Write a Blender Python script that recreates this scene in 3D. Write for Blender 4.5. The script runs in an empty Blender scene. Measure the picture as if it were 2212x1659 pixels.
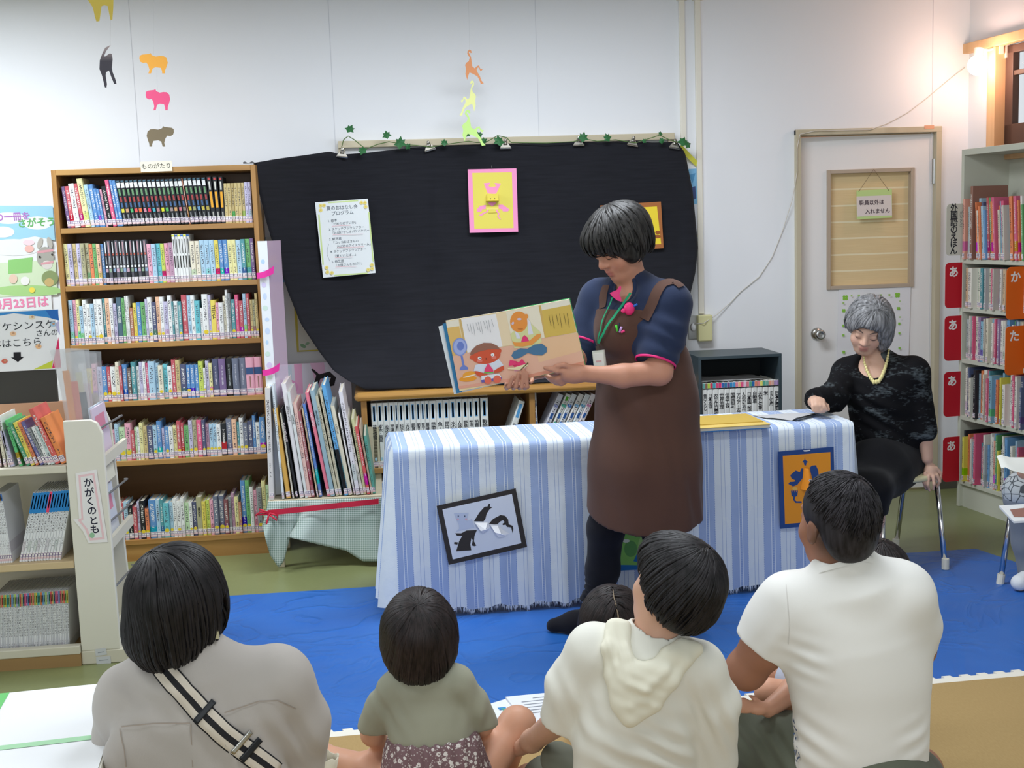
import bpy, math, random
import numpy as np
from mathutils import Matrix, Vector, noise as mnoise
random.seed(7); np.random.seed(7)
SC = bpy.context.scene
COL = SC.collection
PI = math.pi
# ---------------------------------------------------------------- camera
FPX, IW, IH = 2600.0, 2212.0, 1659.0
YAW, ROLL = math.radians(6.2), math.radians(1.9)
PITCH = math.atan((IH / 2 - 493) * math.cos(ROLL) / FPX)
CAMP = Vector((0, 0, 1.5))
_h = Vector((math.sin(YAW), math.cos(YAW), 0)); _r = Vector((math.cos(YAW), -math.sin(YAW), 0)); _z = Vector((0, 0, 1))
FWD = (_h * math.cos(PITCH) - _z * math.sin(PITCH)).normalized()
_u = _r.cross(FWD)
RGT = (_r * math.cos(ROLL) - _u * math.sin(ROLL)).normalized()
UPV = RGT.cross(FWD)
cd = bpy.data.cameras.new('camera'); cam = bpy.data.objects.new('camera', cd); COL.objects.link(cam)
cd.sensor_width = 36; cd.lens = FPX / IW * 36; cd.clip_start = .05; cd.clip_end = 200
cam.matrix_world = Matrix(((RGT.x, UPV.x, -FWD.x, CAMP.x), (RGT.y, UPV.y, -FWD.y, CAMP.y), (RGT.z, UPV.z, -FWD.z, CAMP.z), (0, 0, 0, 1)))
SC.camera = cam
# ---------------------------------------------------------------- world, lamps, exposure
SC.view_settings.view_transform = 'Standard'; SC.view_settings.look = 'None'
SC.view_settings.gamma = 1.0; SC.view_settings.use_curve_mapping = False
SC.view_settings.exposure = 0.24
wd = bpy.data.worlds.new('daylight'); SC.world = wd; wd.use_nodes = True
wd.node_tree.nodes['Background'].inputs[0].default_value = (.90, .95, 1.0, 1)
wd.node_tree.nodes['Background'].inputs[1].default_value = 0.68
def area(name, loc, rot, sx, sy, power, col=(1, 1, 1)):
    l = bpy.data.lights.new(name, 'AREA'); l.shape = 'RECTANGLE'; l.size = sx; l.size_y = sy; l.energy = power; l.color = col
    o = bpy.data.objects.new(name, l); COL.objects.link(o); o.location = loc; o.rotation_euler = rot; return o
# ceiling fluorescent tubes and the bank of windows behind the audience
for i, (x, y, w) in enumerate(((-2.2, 4.9, 54), (.7, 4.5, 44), (-1.9, 2.3, 20), (.9, 2.2, 20))):
    area('ceiling_tube_light', (x, y, 2.66), (0, 0, 0), 1.3, .5, w, (.87, .93, 1))
area('rear_window_light', (-.3, -2.2, 1.75), (math.radians(90), 0, 0), 4.6, 1.6, 50, (.90, .95, 1))
# ---------------------------------------------------------------- helpers
def ray(px, py):
    return (FWD * FPX + RGT * (px - IW / 2) - UPV * (py - IH / 2)).normalized()
def onp(px, py, p0, n):
    d = ray(px, py); n = Vector(n); return CAMP + d * ((Vector(p0) - CAMP).dot(n) / d.dot(n))
def aty(px, py, Y): return onp(px, py, (0, Y, 0), (0, 1, 0))
def atz(px, py, Z): return onp(px, py, (0, 0, Z), (0, 0, 1))
def atd(px, py, D): return onp(px, py, CAMP + _h * D, _h)
def lin(c):
    if isinstance(c, str):
        c = c.lstrip('#'); c = tuple(int(c[i:i + 2], 16) for i in (0, 2, 4))
    return tuple((v / 255 / 12.92) if v / 255 <= .04045 else ((v / 255 + .055) / 1.055) ** 2.4 for v in c)
_mc = {}
def mat(name, col, rough=.6, metal=0.0, spec=.3, bump=0, bscale=80, bdist=.002, var=0, vscale=6, sheen=0, coat=0, alpha=1):
    k = ('m', name)
    if k in _mc: return _mc[k]
    m = bpy.data.materials.new(name); m.use_nodes = True; nt = m.node_tree; b = nt.nodes['Principled BSDF']
    c = lin(col)
    b.inputs['Base Color'].default_value = (*c, 1); b.inputs['Roughness'].default_value = rough
    b.inputs['Metallic'].default_value = metal; b.inputs['Specular IOR Level'].default_value = spec
    if sheen: b.inputs['Sheen Weight'].default_value = sheen
    if coat: b.inputs['Coat Weight'].default_value = coat; b.inputs['Coat Roughness'].default_value = .15
    if alpha < 1: b.inputs['Alpha'].default_value = alpha
    if bump or var:
        tc = nt.nodes.new('ShaderNodeTexCoord')
    if var:
        n = nt.nodes.new('ShaderNodeTexNoise'); n.inputs['Scale'].default_value = vscale; n.inputs['Detail'].default_value = 4
        nt.links.new(tc.outputs['Object'], n.inputs['Vector'])
        mx = nt.nodes.new('ShaderNodeMix'); mx.data_type = 'RGBA'
        mx.inputs['A'].default_value = (*[v * (1 - var) for v in c], 1); mx.inputs['B'].default_value = (*[min(1, v * (1 + var)) for v in c], 1)
        nt.links.new(n.outputs['Fac'], mx.inputs['Factor']); nt.links.new(mx.outputs['Result'], b.inputs['Base Color'])
    if bump:
        n = nt.nodes.new('ShaderNodeTexNoise'); n.inputs['Scale'].default_value = bscale; n.inputs['Detail'].default_value = 3
        nt.links.new(tc.outputs['Object'], n.inputs['Vector'])
        bp = nt.nodes.new('ShaderNodeBump'); bp.inputs['Strength'].default_value = bump; bp.inputs['Distance'].default_value = bdist
        nt.links.new(n.outputs['Fac'], bp.inputs['Height']); nt.links.new(bp.outputs['Normal'], b.inputs['Normal'])
    _mc[k] = m; return m
def fm(c, rough=.65):
    """plain paper / paint colour"""
    return mat('paint_%s_%d' % (str(c).lstrip('#'), rough * 100), c, rough, spec=.25)
class Nodes:
    def __init__(s, name):
        s.m = bpy.data.materials.new(name); s.m.use_nodes = True; s.nt = s.m.node_tree; s.b = s.nt.nodes['Principled BSDF']
        s.tc = s.nt.nodes.new('ShaderNodeTexCoord')
    def n(s, t, **kw):
        x = s.nt.nodes.new('ShaderNode' + t)
        for k, v in kw.items():
            if k.startswith('i_'): x.inputs[int(k[2:]) if k[2:].isdigit() else k[2:]].default_value = v
            else: setattr(x, k, v)
        return x
    def l(s, a, b): s.nt.links.new(a, b)
    def math(s, op, a, b=None, clamp=False):
        x = s.nt.nodes.new('ShaderNodeMath'); x.operation = op; x.use_clamp = clamp
        for i, v in enumerate((a, b)):
            if v is None: continue
            if isinstance(v, (int, float)): x.inputs[i].default_value = v
            else: s.l(v, x.inputs[i])
        return x.outputs[0]
    def mix(s, f, a, b):
        x = s.nt.nodes.new('ShaderNodeMix'); x.data_type = 'RGBA'
        for k, v in (('Factor', f), ('A', a), ('B', b)):
            if isinstance(v, (int, float)): x.inputs[k].default_value = v
            elif isinstance(v, (tuple, str)): x.inputs[k].default_value = (*lin(v), 1)
            else: s.l(v, x.inputs[k])
        return x.outputs['Result']
    def set(s, **kw):
        for k, v in kw.items():
            k = {'col': 'Base Color', 'rough': 'Roughness', 'spec': 'Specular IOR Level', 'nor': 'Normal', 'metal': 'Metallic', 'coat': 'Coat Weight', 'sheen': 'Sheen Weight'}[k]
            if isinstance(v, (int, float)): s.b.inputs[k].default_value = v
            elif isinstance(v, (tuple, str)): s.b.inputs[k].default_value = (*lin(v), 1)
            else: s.l(v, s.b.inputs[k])
        return s
    def bump(s, h, strength=.3, dist=.002):
        x = s.n('Bump'); x.inputs['Strength'].default_value = strength; x.inputs['Distance'].default_value = dist
        s.l(h, x.inputs['Height']); s.l(x.outputs[0], s.b.inputs['Normal'])
# ---- geometry: G collects verts / faces with a material per face
class G:
    def __init__(s): s.v = []; s.f = []; s.mi = []; s.mats = []; s.uv = None
    def mid(s, m):
        if m not in s.mats: s.mats.append(m)
        return s.mats.index(m)
    def add(s, v, f, m=None, M=None):
        o = len(s.v)
        s.v += [tuple(M @ Vector(p)) for p in v] if M is not None else [tuple(p) for p in v]
        s.f += [tuple(i + o for i in q) for q in f]
        s.mi += [s.mid(m) if m is not None else 0] * len(f); return s
    def box(s, a, b, m=None, M=None):
        (x0, y0, z0), (x1, y1, z1) = a, b
        v = [(x0, y0, z0), (x1, y0, z0), (x1, y1, z0), (x0, y1, z0), (x0, y0, z1), (x1, y0, z1), (x1, y1, z1), (x0, y1, z1)]
        return s.add(v, [(0, 3, 2, 1), (4, 5, 6, 7), (0, 1, 5, 4), (1, 2, 6, 5), (2, 3, 7, 6), (3, 0, 4, 7)], m, M)
    def tube(s, pts, r, m=None, n=10, cap=True, M=None):
        pts = [Vector(p) for p in pts]; k = len(pts); rs = r if isinstance(r, (list, tuple)) else [r] * k
        v = []; t0 = (pts[1] - pts[0]).normalized(); a = t0.orthogonal().normalized()
        for i, p in enumerate(pts):
            t = ((pts[min(i + 1, k - 1)] - pts[max(i - 1, 0)])).normalized()
            a = (a - t * a.dot(t)); a = a.normalized() if a.length > 1e-6 else t.orthogonal().normalized(); b = t.cross(a)
            v += [p + (a * math.cos(2 * PI * j / n) + b * math.sin(2 * PI * j / n)) * rs[i] for j in range(n)]
        f = [(i * n + j, i * n + (j + 1) % n, (i + 1) * n + (j + 1) % n, (i + 1) * n + j) for i in range(k - 1) for j in range(n)]
        if cap: f += [tuple(range(n))[::-1], tuple((k - 1) * n + j for j in range(n))]
        return s.add(v, f, m, M)
    def lathe(s, prof, m=None, n=20, M=None):
        v = []; k = len(prof)
        for (r, z) in prof: v += [(r * math.cos(2 * PI * j / n), r * math.sin(2 * PI * j / n), z) for j in range(n)]
        f = [(i * n + j, i * n + (j + 1) % n, (i + 1) * n + (j + 1) % n, (i + 1) * n + j) for i in range(k - 1) for j in range(n)]
        f += [tuple(range(n))[::-1], tuple((k - 1) * n + j for j in range(n))]
        return s.add(v, f, m, M)
    def prism(s, poly, z0, z1, m=None, M=None):
        """polygon in xy, extruded along z"""
        n = len(poly); A = sum(poly[i][0] * poly[(i + 1) % n][1] - poly[(i + 1) % n][0] * poly[i][1] for i in range(n))
        if A < 0: poly = poly[::-1]
        v = [(x, y, z0) for x, y in poly] + [(x, y, z1) for x, y in poly]
        f = [tuple(range(n))[::-1], tuple(range(n, 2 * n))] + [(i, (i + 1) % n, n + (i + 1) % n, n + i) for i in range(n)]
        return s.add(v, f, m, M)
    def ngon(s, pts, m=None, M=None): return s.add(pts, [tuple(range(len(pts)))], m, M)
    def grid(s, P, m=None, M=None):
        """P[i][j] rows of points"""
        R, Cn = len(P), len(P[0]); v = [p for row in P for p in row]
        f = [(i * Cn + j, i * Cn + j + 1, (i + 1) * Cn + j + 1, (i + 1) * Cn + j) for i in range(R - 1) for j in range(Cn - 1)]
        return s.add(v, f, m, M)
    def ball(s, c, r, m=None, n=12, M=None):
        rx, ry, rz = r if isinstance(r, (tuple, list)) else (r, r, r); v = []
        for i in range(n + 1):
            t = PI * i / n
            v += [(c[0] + rx * math.sin(t) * math.cos(2 * PI * j / (2 * n)), c[1] + ry * math.sin(t) * math.sin(2 * PI * j / (2 * n)), c[2] + rz * math.cos(t)) for j in range(2 * n)]
        w = 2 * n
        return s.add(v, [(i * w + j, (i + 1) * w + j, (i + 1) * w + (j + 1) % w, i * w + (j + 1) % w) for i in range(n) for j in range(w)], m, M)
    def mesh(s, name, smooth=False, mats=None):
        me = bpy.data.meshes.new(name); me.from_pydata([tuple(p) for p in s.v], [], s.f)
        for m in (mats or s.mats): me.materials.append(m)
        if len(s.mats) > 1: me.polygons.foreach_set('material_index', s.mi)
        if smooth: me.polygons.foreach_set('use_smooth', [True] * len(me.polygons))
        if s.uv is not None:
            ul = me.uv_layers.new(name='UVMap'); li = np.zeros(len(me.loops), int); me.loops.foreach_get('vertex_index', li)
            ul.data.foreach_set('uv', np.array(s.uv, dtype=np.float32)[li].ravel())
        me.update(); return me
def link(name, data, parent=None, M=None, **props):
    o = bpy.data.objects.new(name, data); COL.objects.link(o)
    if parent is not None: o.parent = parent
    if M is not None: o.matrix_basis = M
    for k, v in props.items(): o[k] = v
    return o
def tag(o, label, cat, group=None):
    o['label'] = label; o['category'] = cat
    if group: o['group'] = group
    return o
def thing(name, label, cat, M=None, group=None):
    if isinstance(M, (tuple, Vector)): M = Matrix.Translation(M)
    return tag(link(name, None, None, M or Matrix()), label, cat, group)
def part(name, g, parent, m=None, smooth=False, bevel=0, M=None, label=None):
    if m is not None: g.mats = [m]; g.mi = [0] * len(g.f)
    o = link(name, g.mesh(name, smooth), parent, M)
    if label: o['label'] = label
    if bevel:
        b = o.modifiers.new('edge', 'BEVEL'); b.width = bevel; b.segments = 2; b.limit_method = 'ANGLE'; b.angle_limit = .6
    return o
def single(name, g, label, cat, M=None, group=None, m=None, smooth=False, bevel=0):
    """a thing that is one mesh; geometry given in world space is recentred on its base unless M is given"""
    if M is None:
        a = np.array(g.v, float); c = Vector(((a[:, 0].min() + a[:, 0].max()) / 2, (a[:, 1].min() + a[:, 1].max()) / 2, a[:, 2].min()))
        g.v = [tuple(Vector(p) - c) for p in g.v]; M = Matrix.Translation(c)
    o = part(name, g, None, m, smooth, bevel, M); return tag(o, label, cat, group)
def struct(name, g, m=None, smooth=False, bevel=0):
    o = part(name, g, None, m, smooth, bevel); o['kind'] = 'structure'; return o
def frame(o, x, y):
    """matrix with origin o, x axis x, y axis y (orthogonalised), z = normal"""
    x = Vector(x).normalized(); y = Vector(y); y = (y - x * y.dot(x)).normalized(); z = x.cross(y); o = Vector(o)
    return Matrix(((x.x, y.x, z.x, o.x), (x.y, y.y, z.y, o.y), (x.z, y.z, z.z, o.z), (0, 0, 0, 1)))
def quadframe(tl, tr, bl):
    """frame of a sheet from three corners: origin bottom-left, returns M, w, h"""
    tl, tr, bl = Vector(tl), Vector(tr), Vector(bl); return frame(bl, tr - tl, tl - bl), (tr - tl).length, (tl - bl).length
_tc = {}
def text_geo(s, size, bold=0, align='CENTER', spacing=1.0, ls=1.0):
    k = (s, bold, align, spacing, ls)
    if k not in _tc:
        c = bpy.data.curves.new('lettering', 'FONT'); c.body = s; c.size = 1; c.align_x = align; c.align_y = 'CENTER'; c.resolution_u = 2
        c.offset = bold; c.space_character = spacing; c.space_line = ls
        o = bpy.data.objects.new('lettering', c); COL.objects.link(o)
        dg = bpy.context.evaluated_depsgraph_get(); me = bpy.data.meshes.new_from_object(o.evaluated_get(dg))
        v = [tuple(p.co) for p in me.vertices]; f = [tuple(p.vertices) for p in me.polygons]
        bpy.data.meshes.remove(me); bpy.data.objects.remove(o); bpy.data.curves.remove(c); _tc[k] = (v, f)
    v, f = _tc[k]; return [(x * size, y * size, z) for x, y, z in v], f
def text(g, s, size, m, x=0, y=0, z=0, rot=0, bold=0, align='CENTER', sx=1, vertical=False, ls=1.0):
    """adds flat lettering to G in its xy plane"""
    if vertical: s = '\n'.join(s)
    v, f = text_geo(s, size, bold, align, 1.0, ls)
    c, n = math.cos(rot), math.sin(rot)
    g.add([((px * sx) * c - py * n + x, (px * sx) * n + py * c + y, z) for px, py, pz in v], f, m); return g
def ell(cx, cy, rx, ry, n=24, rot=0, a0=0, a1=2 * PI):
    c, s = math.cos(rot), math.sin(rot); k = n if abs(a1 - a0) > 6.28 else n + 1; out = []
    for i in range(k):
        t = a0 + (a1 - a0) * i / n; x, y = rx * math.cos(t), ry * math.sin(t); out.append((cx + x * c - y * s, cy + x * s + y * c))
    return out
def rect(x0, y0, x1, y1): return [(x0, y0), (x1, y0), (x1, y1), (x0, y1)]
def rrect(x0, y0, x1, y1, r, n=5):
    o = []
    for cx, cy, a in ((x1 - r, y0 + r, -PI / 2), (x1 - r, y1 - r, 0), (x0 + r, y1 - r, PI / 2), (x0 + r, y0 + r, PI)):
        o += [(cx + r * math.cos(a + PI / 2 * i / n), cy + r * math.sin(a + PI / 2 * i / n)) for i in range(n + 1)]
    return o
def art(layers, z0=.0004, dz=.00025, sx=1, sy=1):
    """flat printed shapes, later ones lie on earlier ones: (colour, polygon)"""
    g = G()
    for i, (c, p) in enumerate(layers): 
        n = len(p); A = sum(p[j][0] * p[(j + 1) % n][1] - p[(j + 1) % n][0] * p[j][1] for j in range(n))
        if A < 0: p = p[::-1]
        g.ngon([(x * sx, y * sy, z0 + dz * i) for x, y in p], fm(c))
    return g
# ---------------------------------------------------------------- materials of the place
def plaster(name, col):
    N = Nodes(name); t = N.n('TexNoise'); t.inputs['Scale'].default_value = 1.3; t.inputs['Detail'].default_value = 3; N.l(N.tc.outputs['Object'], t.inputs['Vector'])
    c = lin(col); N.set(col=N.mix(N.math('MULTIPLY', t.outputs['Fac'], .25), col, tuple(int(v * .93) for v in (int(col[1:3], 16), int(col[3:5], 16), int(col[5:7], 16)))), rough=.75, spec=.2)
    f = N.n('TexNoise'); f.inputs['Scale'].default_value = 160; N.l(N.tc.outputs['Object'], f.inputs['Vector']); N.bump(f.outputs['Fac'], .08, .001); return N.m
def wood(name, a, b, axis=0, scale=9, rough=.42, coat=.15):
    N = Nodes(name); mp = N.n('Mapping'); s = [scale * 1.6] * 3; s[axis] = scale * .09; mp.inputs['Scale'].default_value = s
    N.l(N.tc.outputs['Object'], mp.inputs['Vector']); t = N.n('TexNoise'); t.inputs['Scale'].default_value = 1.0; t.inputs['Detail'].default_value = 6; t.inputs['Distortion'].default_value = .6
    N.l(mp.outputs[0], t.inputs['Vector']); r = N.n('ValToRGB'); r.color_ramp.elements[0].position = .32; r.color_ramp.elements[1].position = .68
    r.color_ramp.elements[0].color = (*lin(a), 1); r.color_ramp.elements[1].color = (*lin(b), 1); N.l(t.outputs['Fac'], r.inputs[0])
    N.set(col=r.outputs[0], rough=rough, spec=.35, coat=coat); N.bump(t.outputs['Fac'], .05, .001); return N.m
M_WALL = plaster('white_wall_panel', '#f0f2f6'); M_CEIL = plaster('ceiling_board', '#d5d0c8')
WOOD = wood('honey_oak_veneer', '#9a6d38', '#b98f55', 0); WOODV = wood('honey_oak_upright', '#9a6d38', '#b88b50', 2)
WOODB = wood('dark_oak_back', '#67492c', '#755434', 0, coat=0); WTOP = wood('worktop_oak', '#b07c3c', '#c79a55', 0, 6, .25, .5)
PALE = wood('pale_trim_wood', '#c6bba0', '#d8cdb2', 0, 5, .6, 0); PALEV = wood('pale_jamb_wood', '#bcb299', '#cfc5ab', 2, 5, .6, 0)
PINE = wood('window_pine', '#d8a878', '#e8bd8f', 2, 6, .5, 0); TAN = wood('tan_back_board', '#c8987a', '#d3a787', 0, 5, .6, 0)
CREAM = mat('cream_enamel', '#e6e3d6', .45, var=.03); CREAMD = mat('cream_board', '#d9d4c2', .5, var=.04)
GREYG = mat('grey_green_enamel', '#c9cabb', .5, var=.03); CHARC = mat('charcoal_board', '#43423f', .8, var=.05)
CHROME = mat('chrome_tube', '#d8d8da', .12, 1.0); STEEL = mat('brushed_steel', '#b9bab8', .3, 1.0); BLACKP = mat('black_paint', '#2a3236', .45)
RUBBER = mat('white_rubber', '#e4e0d0', .7)
def lino():
    N = Nodes('olive_linoleum'); t = N.n('TexNoise'); t.inputs['Scale'].default_value = 2.2; t.inputs['Detail'].default_value = 6; N.l(N.tc.outputs['Object'], t.inputs['Vector'])
    t2 = N.n('TexNoise'); t2.inputs['Scale'].default_value = 60; N.l(N.tc.outputs['Object'], t2.inputs['Vector'])
    c = N.mix(t.outputs['Fac'], '#6a734b', '#899060'); c = N.mix(N.math('MULTIPLY', t2.outputs['Fac'], .25), c, '#9c9a6c'); N.set(col=c, rough=.32, spec=.4); N.bump(t2.outputs['Fac'], .04, .001); return N.m
# ---------------------------------------------------------------- room
WY = 6.2
def cw(xc, d): return Vector((xc * math.cos(YAW) + d * math.sin(YAW), d * math.cos(YAW) - xc * math.sin(YAW), 0))
E_ = (cw(.247, -1)).normalized(); N_ = Vector((-E_.y, E_.x, 0))   # along the right wall to the viewer; out of the room
CORN = aty(2091, 300, WY); CORN.z = 0
CH = 2.735
fl = G(); fl.box((-4.4, -4, -.1), (6, 8.2, 0)); struct('floor', fl, lino())
ce = G(); ce.box((-4.4, -4, CH), (6, 6.3, CH + .1)); struct('ceiling', ce, M_CEIL)
DL, DR = aty(1716, 400, WY).x, aty(2029, 400, WY).x; DT = aty(1870, 277, WY).z
bw = G(); bw.box((-4.3, WY, 0), (DL + .015, WY + .12, CH)); bw.box((DR - .015, WY, 0), (CORN.x + .02, WY + .12, CH)); bw.box((DL + .015, WY, DT - .015), (DR - .015, WY + .12, CH))
struct('wall_back', bw, M_WALL)
lw = G(); lw.box((-4.42, -4, 0), (-4.3, WY + .12, CH)); struct('wall_left', lw, M_WALL)
MR = frame(CORN, E_, (0, 0, 1))           # right wall: x toward viewer, y up, z out of... (x cross y)
if MR.col[2].to_3d().dot(N_) < 0: SGN = -1
else: SGN = 1
def RW(g, x0, x1, z0, z1, d0, d1, m=None):
    """box on the right wall: x toward viewer, z height, d distance out from the wall face into the room"""
    a, b = sorted((-d0 * SGN, -d1 * SGN)); return g.box((x0, z0, a), (x1, z1, b), m, MR)
HB = onp(2093, 108, CORN, N_).z
WX0, WX1, WZ0, WZ1 = .20, 2.2, 1.80, HB
rw = G(); RW(rw, -.15, WX0, 0, CH, 0, -.12); RW(rw, WX1, 10, 0, CH, 0, -.12); RW(rw, WX0, WX1, 0, WZ0, 0, -.12); RW(rw, WX0, WX1, WZ1, CH, 0, -.12); struct('wall_right', rw, M_WALL)
g = G(); RW(g, -.02, 3, HB - .02, HB + .03, .035, -.01); struct('trim_1', g, PINE, bevel=.003)
g = G(); RW(g, WX0 - .005, WX0 + .06, WZ0 - .1, HB - .02, .03, -.1); RW(g, WX0, WX1, WZ0 - .04, WZ0, .05, -.1); struct('trim_2', g, PINE, bevel=.003)
SASH = mat('brown_sash', '#5b463d', .45)
win = G()
for a in (0, .9):
    x0 = WX0 + .06 + a; x1 = x0 + .95
    RW(win, x0, x0 + .06, WZ0, HB - .02, -.03, -.07); RW(win, x1 - .05, x1, WZ0, HB - .02, -.03, -.07); RW(win, x0, x1, WZ0, WZ0 + .14, -.03, -.07); RW(win, x0, x1, HB - .06, HB - .02, -.03, -.07)
    RW(win, x0 + .06, x1, 2.18, 2.205, -.035, -.06)
wo = struct('window_1', win, SASH, bevel=.003)
gl = mat('window_glass', '#ffffff', .02, spec=.5); gl.node_tree.nodes['Principled BSDF'].inputs['Transmission Weight'].default_value = 1
gl.node_tree.nodes['Principled BSDF'].inputs['IOR'].default_value = 1.02
pg = G(); RW(pg, WX0 + .1, WX1, WZ0 + .1, HB - .05, -.045, -.05); part('pane', pg, wo, gl)
# garden seen through the window
bush = G(); rr = random.Random(3)
for i in range(260):
    p = CORN + E_ * rr.uniform(-.6, 3.5) + N_ * rr.uniform(1.2, 2.4) + Vector((0, 0, rr.uniform(1.3, 2.7)))
    d = Vector((rr.uniform(-1, 1), rr.uniform(-1, 1), rr.uniform(-.6, .6))).normalized() * .12; e = d.orthogonal().normalized() * .05
    bush.ngon([p - d, p + e, p + d, p - e])
o = single('garden_shrub', bush, 'leafy green shrub outside the brown window', 'shrub', m=mat('leaf_outdoor', '#8ea85c', .6))
# wall panel seams
g = G()
for (xa, ya, xb) in ((290, 180, 0), (716, 150, 0), (2016, 25, 0), (1160, 150, 0)):
    x = aty(xa, ya, WY).x; g.box((x - .0015, WY - .0015, 0), (x + .0015, WY + .001, CH))
struct('trim_3', g, mat('panel_seam', '#d9dbe1', .8))
g = G(); g.box((-4.3, WY - .012, 0), (DL, WY, .08)); g.box((DR, WY - .012, 0), (CORN.x, WY, .08)); struct('baseboard_back', g, mat('baseboard_vinyl', '#5d5a50', .5))
g = G(); g.box((-4.3, WY - .03, CH - .02), (CORN.x, WY, CH)); struct('trim_4', g, mat('cornice', '#aaa39a', .7))
# door: frame, ajar leaf, window in it
g = G(); f = .03
g.box((DL, WY - .025, 0), (DL + f, WY + .12, DT)); g.box((DR - f, WY - .025, 0), (DR, WY + .12, DT)); g.box((DL, WY - .0255, DT - f), (DR, WY + .12, DT))
struct('trim_5', g, PALEV, bevel=.003)
LW_ = DR - DL - 2 * f; ang = math.radians(3)
MD = Matrix.Translation((DR - f, WY + .012, 0)) @ Matrix.Rotation(-ang, 4, 'Z')
dl = G(); d0, d1 = 0.0, .035
def dpx(px, py): p = aty(px, py, WY + .02); return p.x - (DR - f), p.z
(ax, az), (bx, bz) = dpx(1794, 373), dpx(1966, 614)
L = -LW_ + .01
dl.box((L, d0, .012), (ax, d1, DT - f - .006)); dl.box((bx, d0, .012), (0, d1, DT - f - .006)); dl.box((ax, d0, .012), (bx, d1, bz)); dl.box((ax, d0, az), (bx, d1, DT - f - .006))
do = link('door_1', dl.mesh('door_1', mats=[mat('door_paint', '#f0eeed', .5)]), None, MD); do['kind'] = 'structure'
g = G(); t = .014
for (a, b) in (((ax - t, d0 - .012, bz - t), (ax + .006, d1 + .004, az + t)), ((bx - .006, d0 - .012, bz - t), (bx + t, d1 + .004, az + t)), ((ax + .006, d0 - .0115, bz - t), (bx - .006, d1 + .004, bz + .006)), ((ax + .006, d0 - .0115, az - .006), (bx - .006, d1 + .004, az + t))): g.box(a, b)
part('window_trim', g, do, mat('door_window_trim', '#b7a795', .5), bevel=.002)
N = Nodes('woven_blind'); sp = N.n('SeparateXYZ'); N.l(N.tc.outputs['Object'], sp.inputs[0]); zz = N.math('FRACT', N.math('MULTIPLY', sp.outputs[2], 11.5))
st = N.math('GREATER_THAN', zz, .9); ns = N.n('TexNoise'); ns.inputs['Scale'].default_value = 3
mp = N.n('Mapping'); mp.inputs['Scale'].default_value = (2, 2, 160); N.l(N.tc.outputs['Object'], mp.inputs[0]); N.l(mp.outputs[0], ns.inputs['Vector'])
N.set(col=N.mix(st, N.mix(ns.outputs['Fac'], '#d9bd8d', '#ead3a4'), '#efe2bf'), rough=.7); N.bump(ns.outputs['Fac'], .3, .002)
g = G(); g.box((ax, .024, bz), (bx, .03, az)); part('blind', g, do, N.m)
kx, kz = dpx(1768, 722); g = G(); Mk = Matrix.Translation((kx, 0, kz)) @ Matrix.Rotation(PI / 2, 4, 'X')
g.lathe([(.034, 0), (.034, .006), (.026, .014), (.013, .02), (.013, .04), (.024, .046), (.028, .058), (.026, .07), (.017, .074), (.012, .070), (.004, .071)], None, 24, Mk)
part('door_knob', g, do, STEEL, smooth=True)
hx, hz = dpx(2022, 370); g = G(); g.box((-.012, -.012, hz - .065), (.012, .002, hz + .065)); g.tube([(0, -.014, hz - .065), (0, -.014, hz + .065)], .008, n=10); part('hinge', g, do, STEEL)
# room behind the door slit
g = G(); Yh = WY + 1.2; x0, x1 = DL - .5, DR + .6
for (za, zb, c) in ((1.42, 2.6, '#f0915c'), (1.25, 1.42, '#efe7dc'), (1.12, 1.25, '#7fb4cf'), (.75, 1.12, '#f0d92a'), (.6, .75, '#c8652d'), (0, .6, '#f0d7b2')): g.box((x0, Yh, za), (x1, Yh + .05, zb), fm(c))
struct('wall_hall', g)
# ---------------------------------------------------------------- bookcase on the left
BY = 5.69; BX0, BX1 = aty(109, 367, BY).x, aty(551, 356, BY).x; BH = aty(330, 361, BY).z; BD = .30
BZ = [aty(548, y, BY).z for y in (480.5, 604, 730, 854, 982, 1152)]
bc = thing('bookcase', 'tall honey-coloured wooden bookcase with six full shelves of novels', 'bookcase', ((BX0 + BX1) / 2, BY, 0))
W2 = (BX1 - BX0) / 2
for sx in (-1, 1):
    g = G(); a, b = sorted((sx * W2, sx * (W2 - .022))); g.box((a, 0, 0), (b, BD, BH)); part('side_panel', g, bc, WOODV, bevel=.002)
g = G(); g.box((-W2 + .022, -.001, BH - .026), (W2 - .022, BD, BH)); part('top_panel', g, bc, WOOD, bevel=.002)
for z in BZ:
    g = G(); g.box((-W2 + .022, .002, z - .024), (W2 - .022, BD - .01, z)); part('shelf_board', g, bc, WOOD, bevel=.002)
g = G(); g.box((-W2 + .022, BD - .012, 0), (W2 - .022, BD, BH - .026)); part('back_panel', g, bc, WOODB)
g = G(); g.box((-W2 + .022, .01, 0), (W2 - .022, .03, BZ[5] - .024)); part('plinth', g, bc, WOOD)
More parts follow.
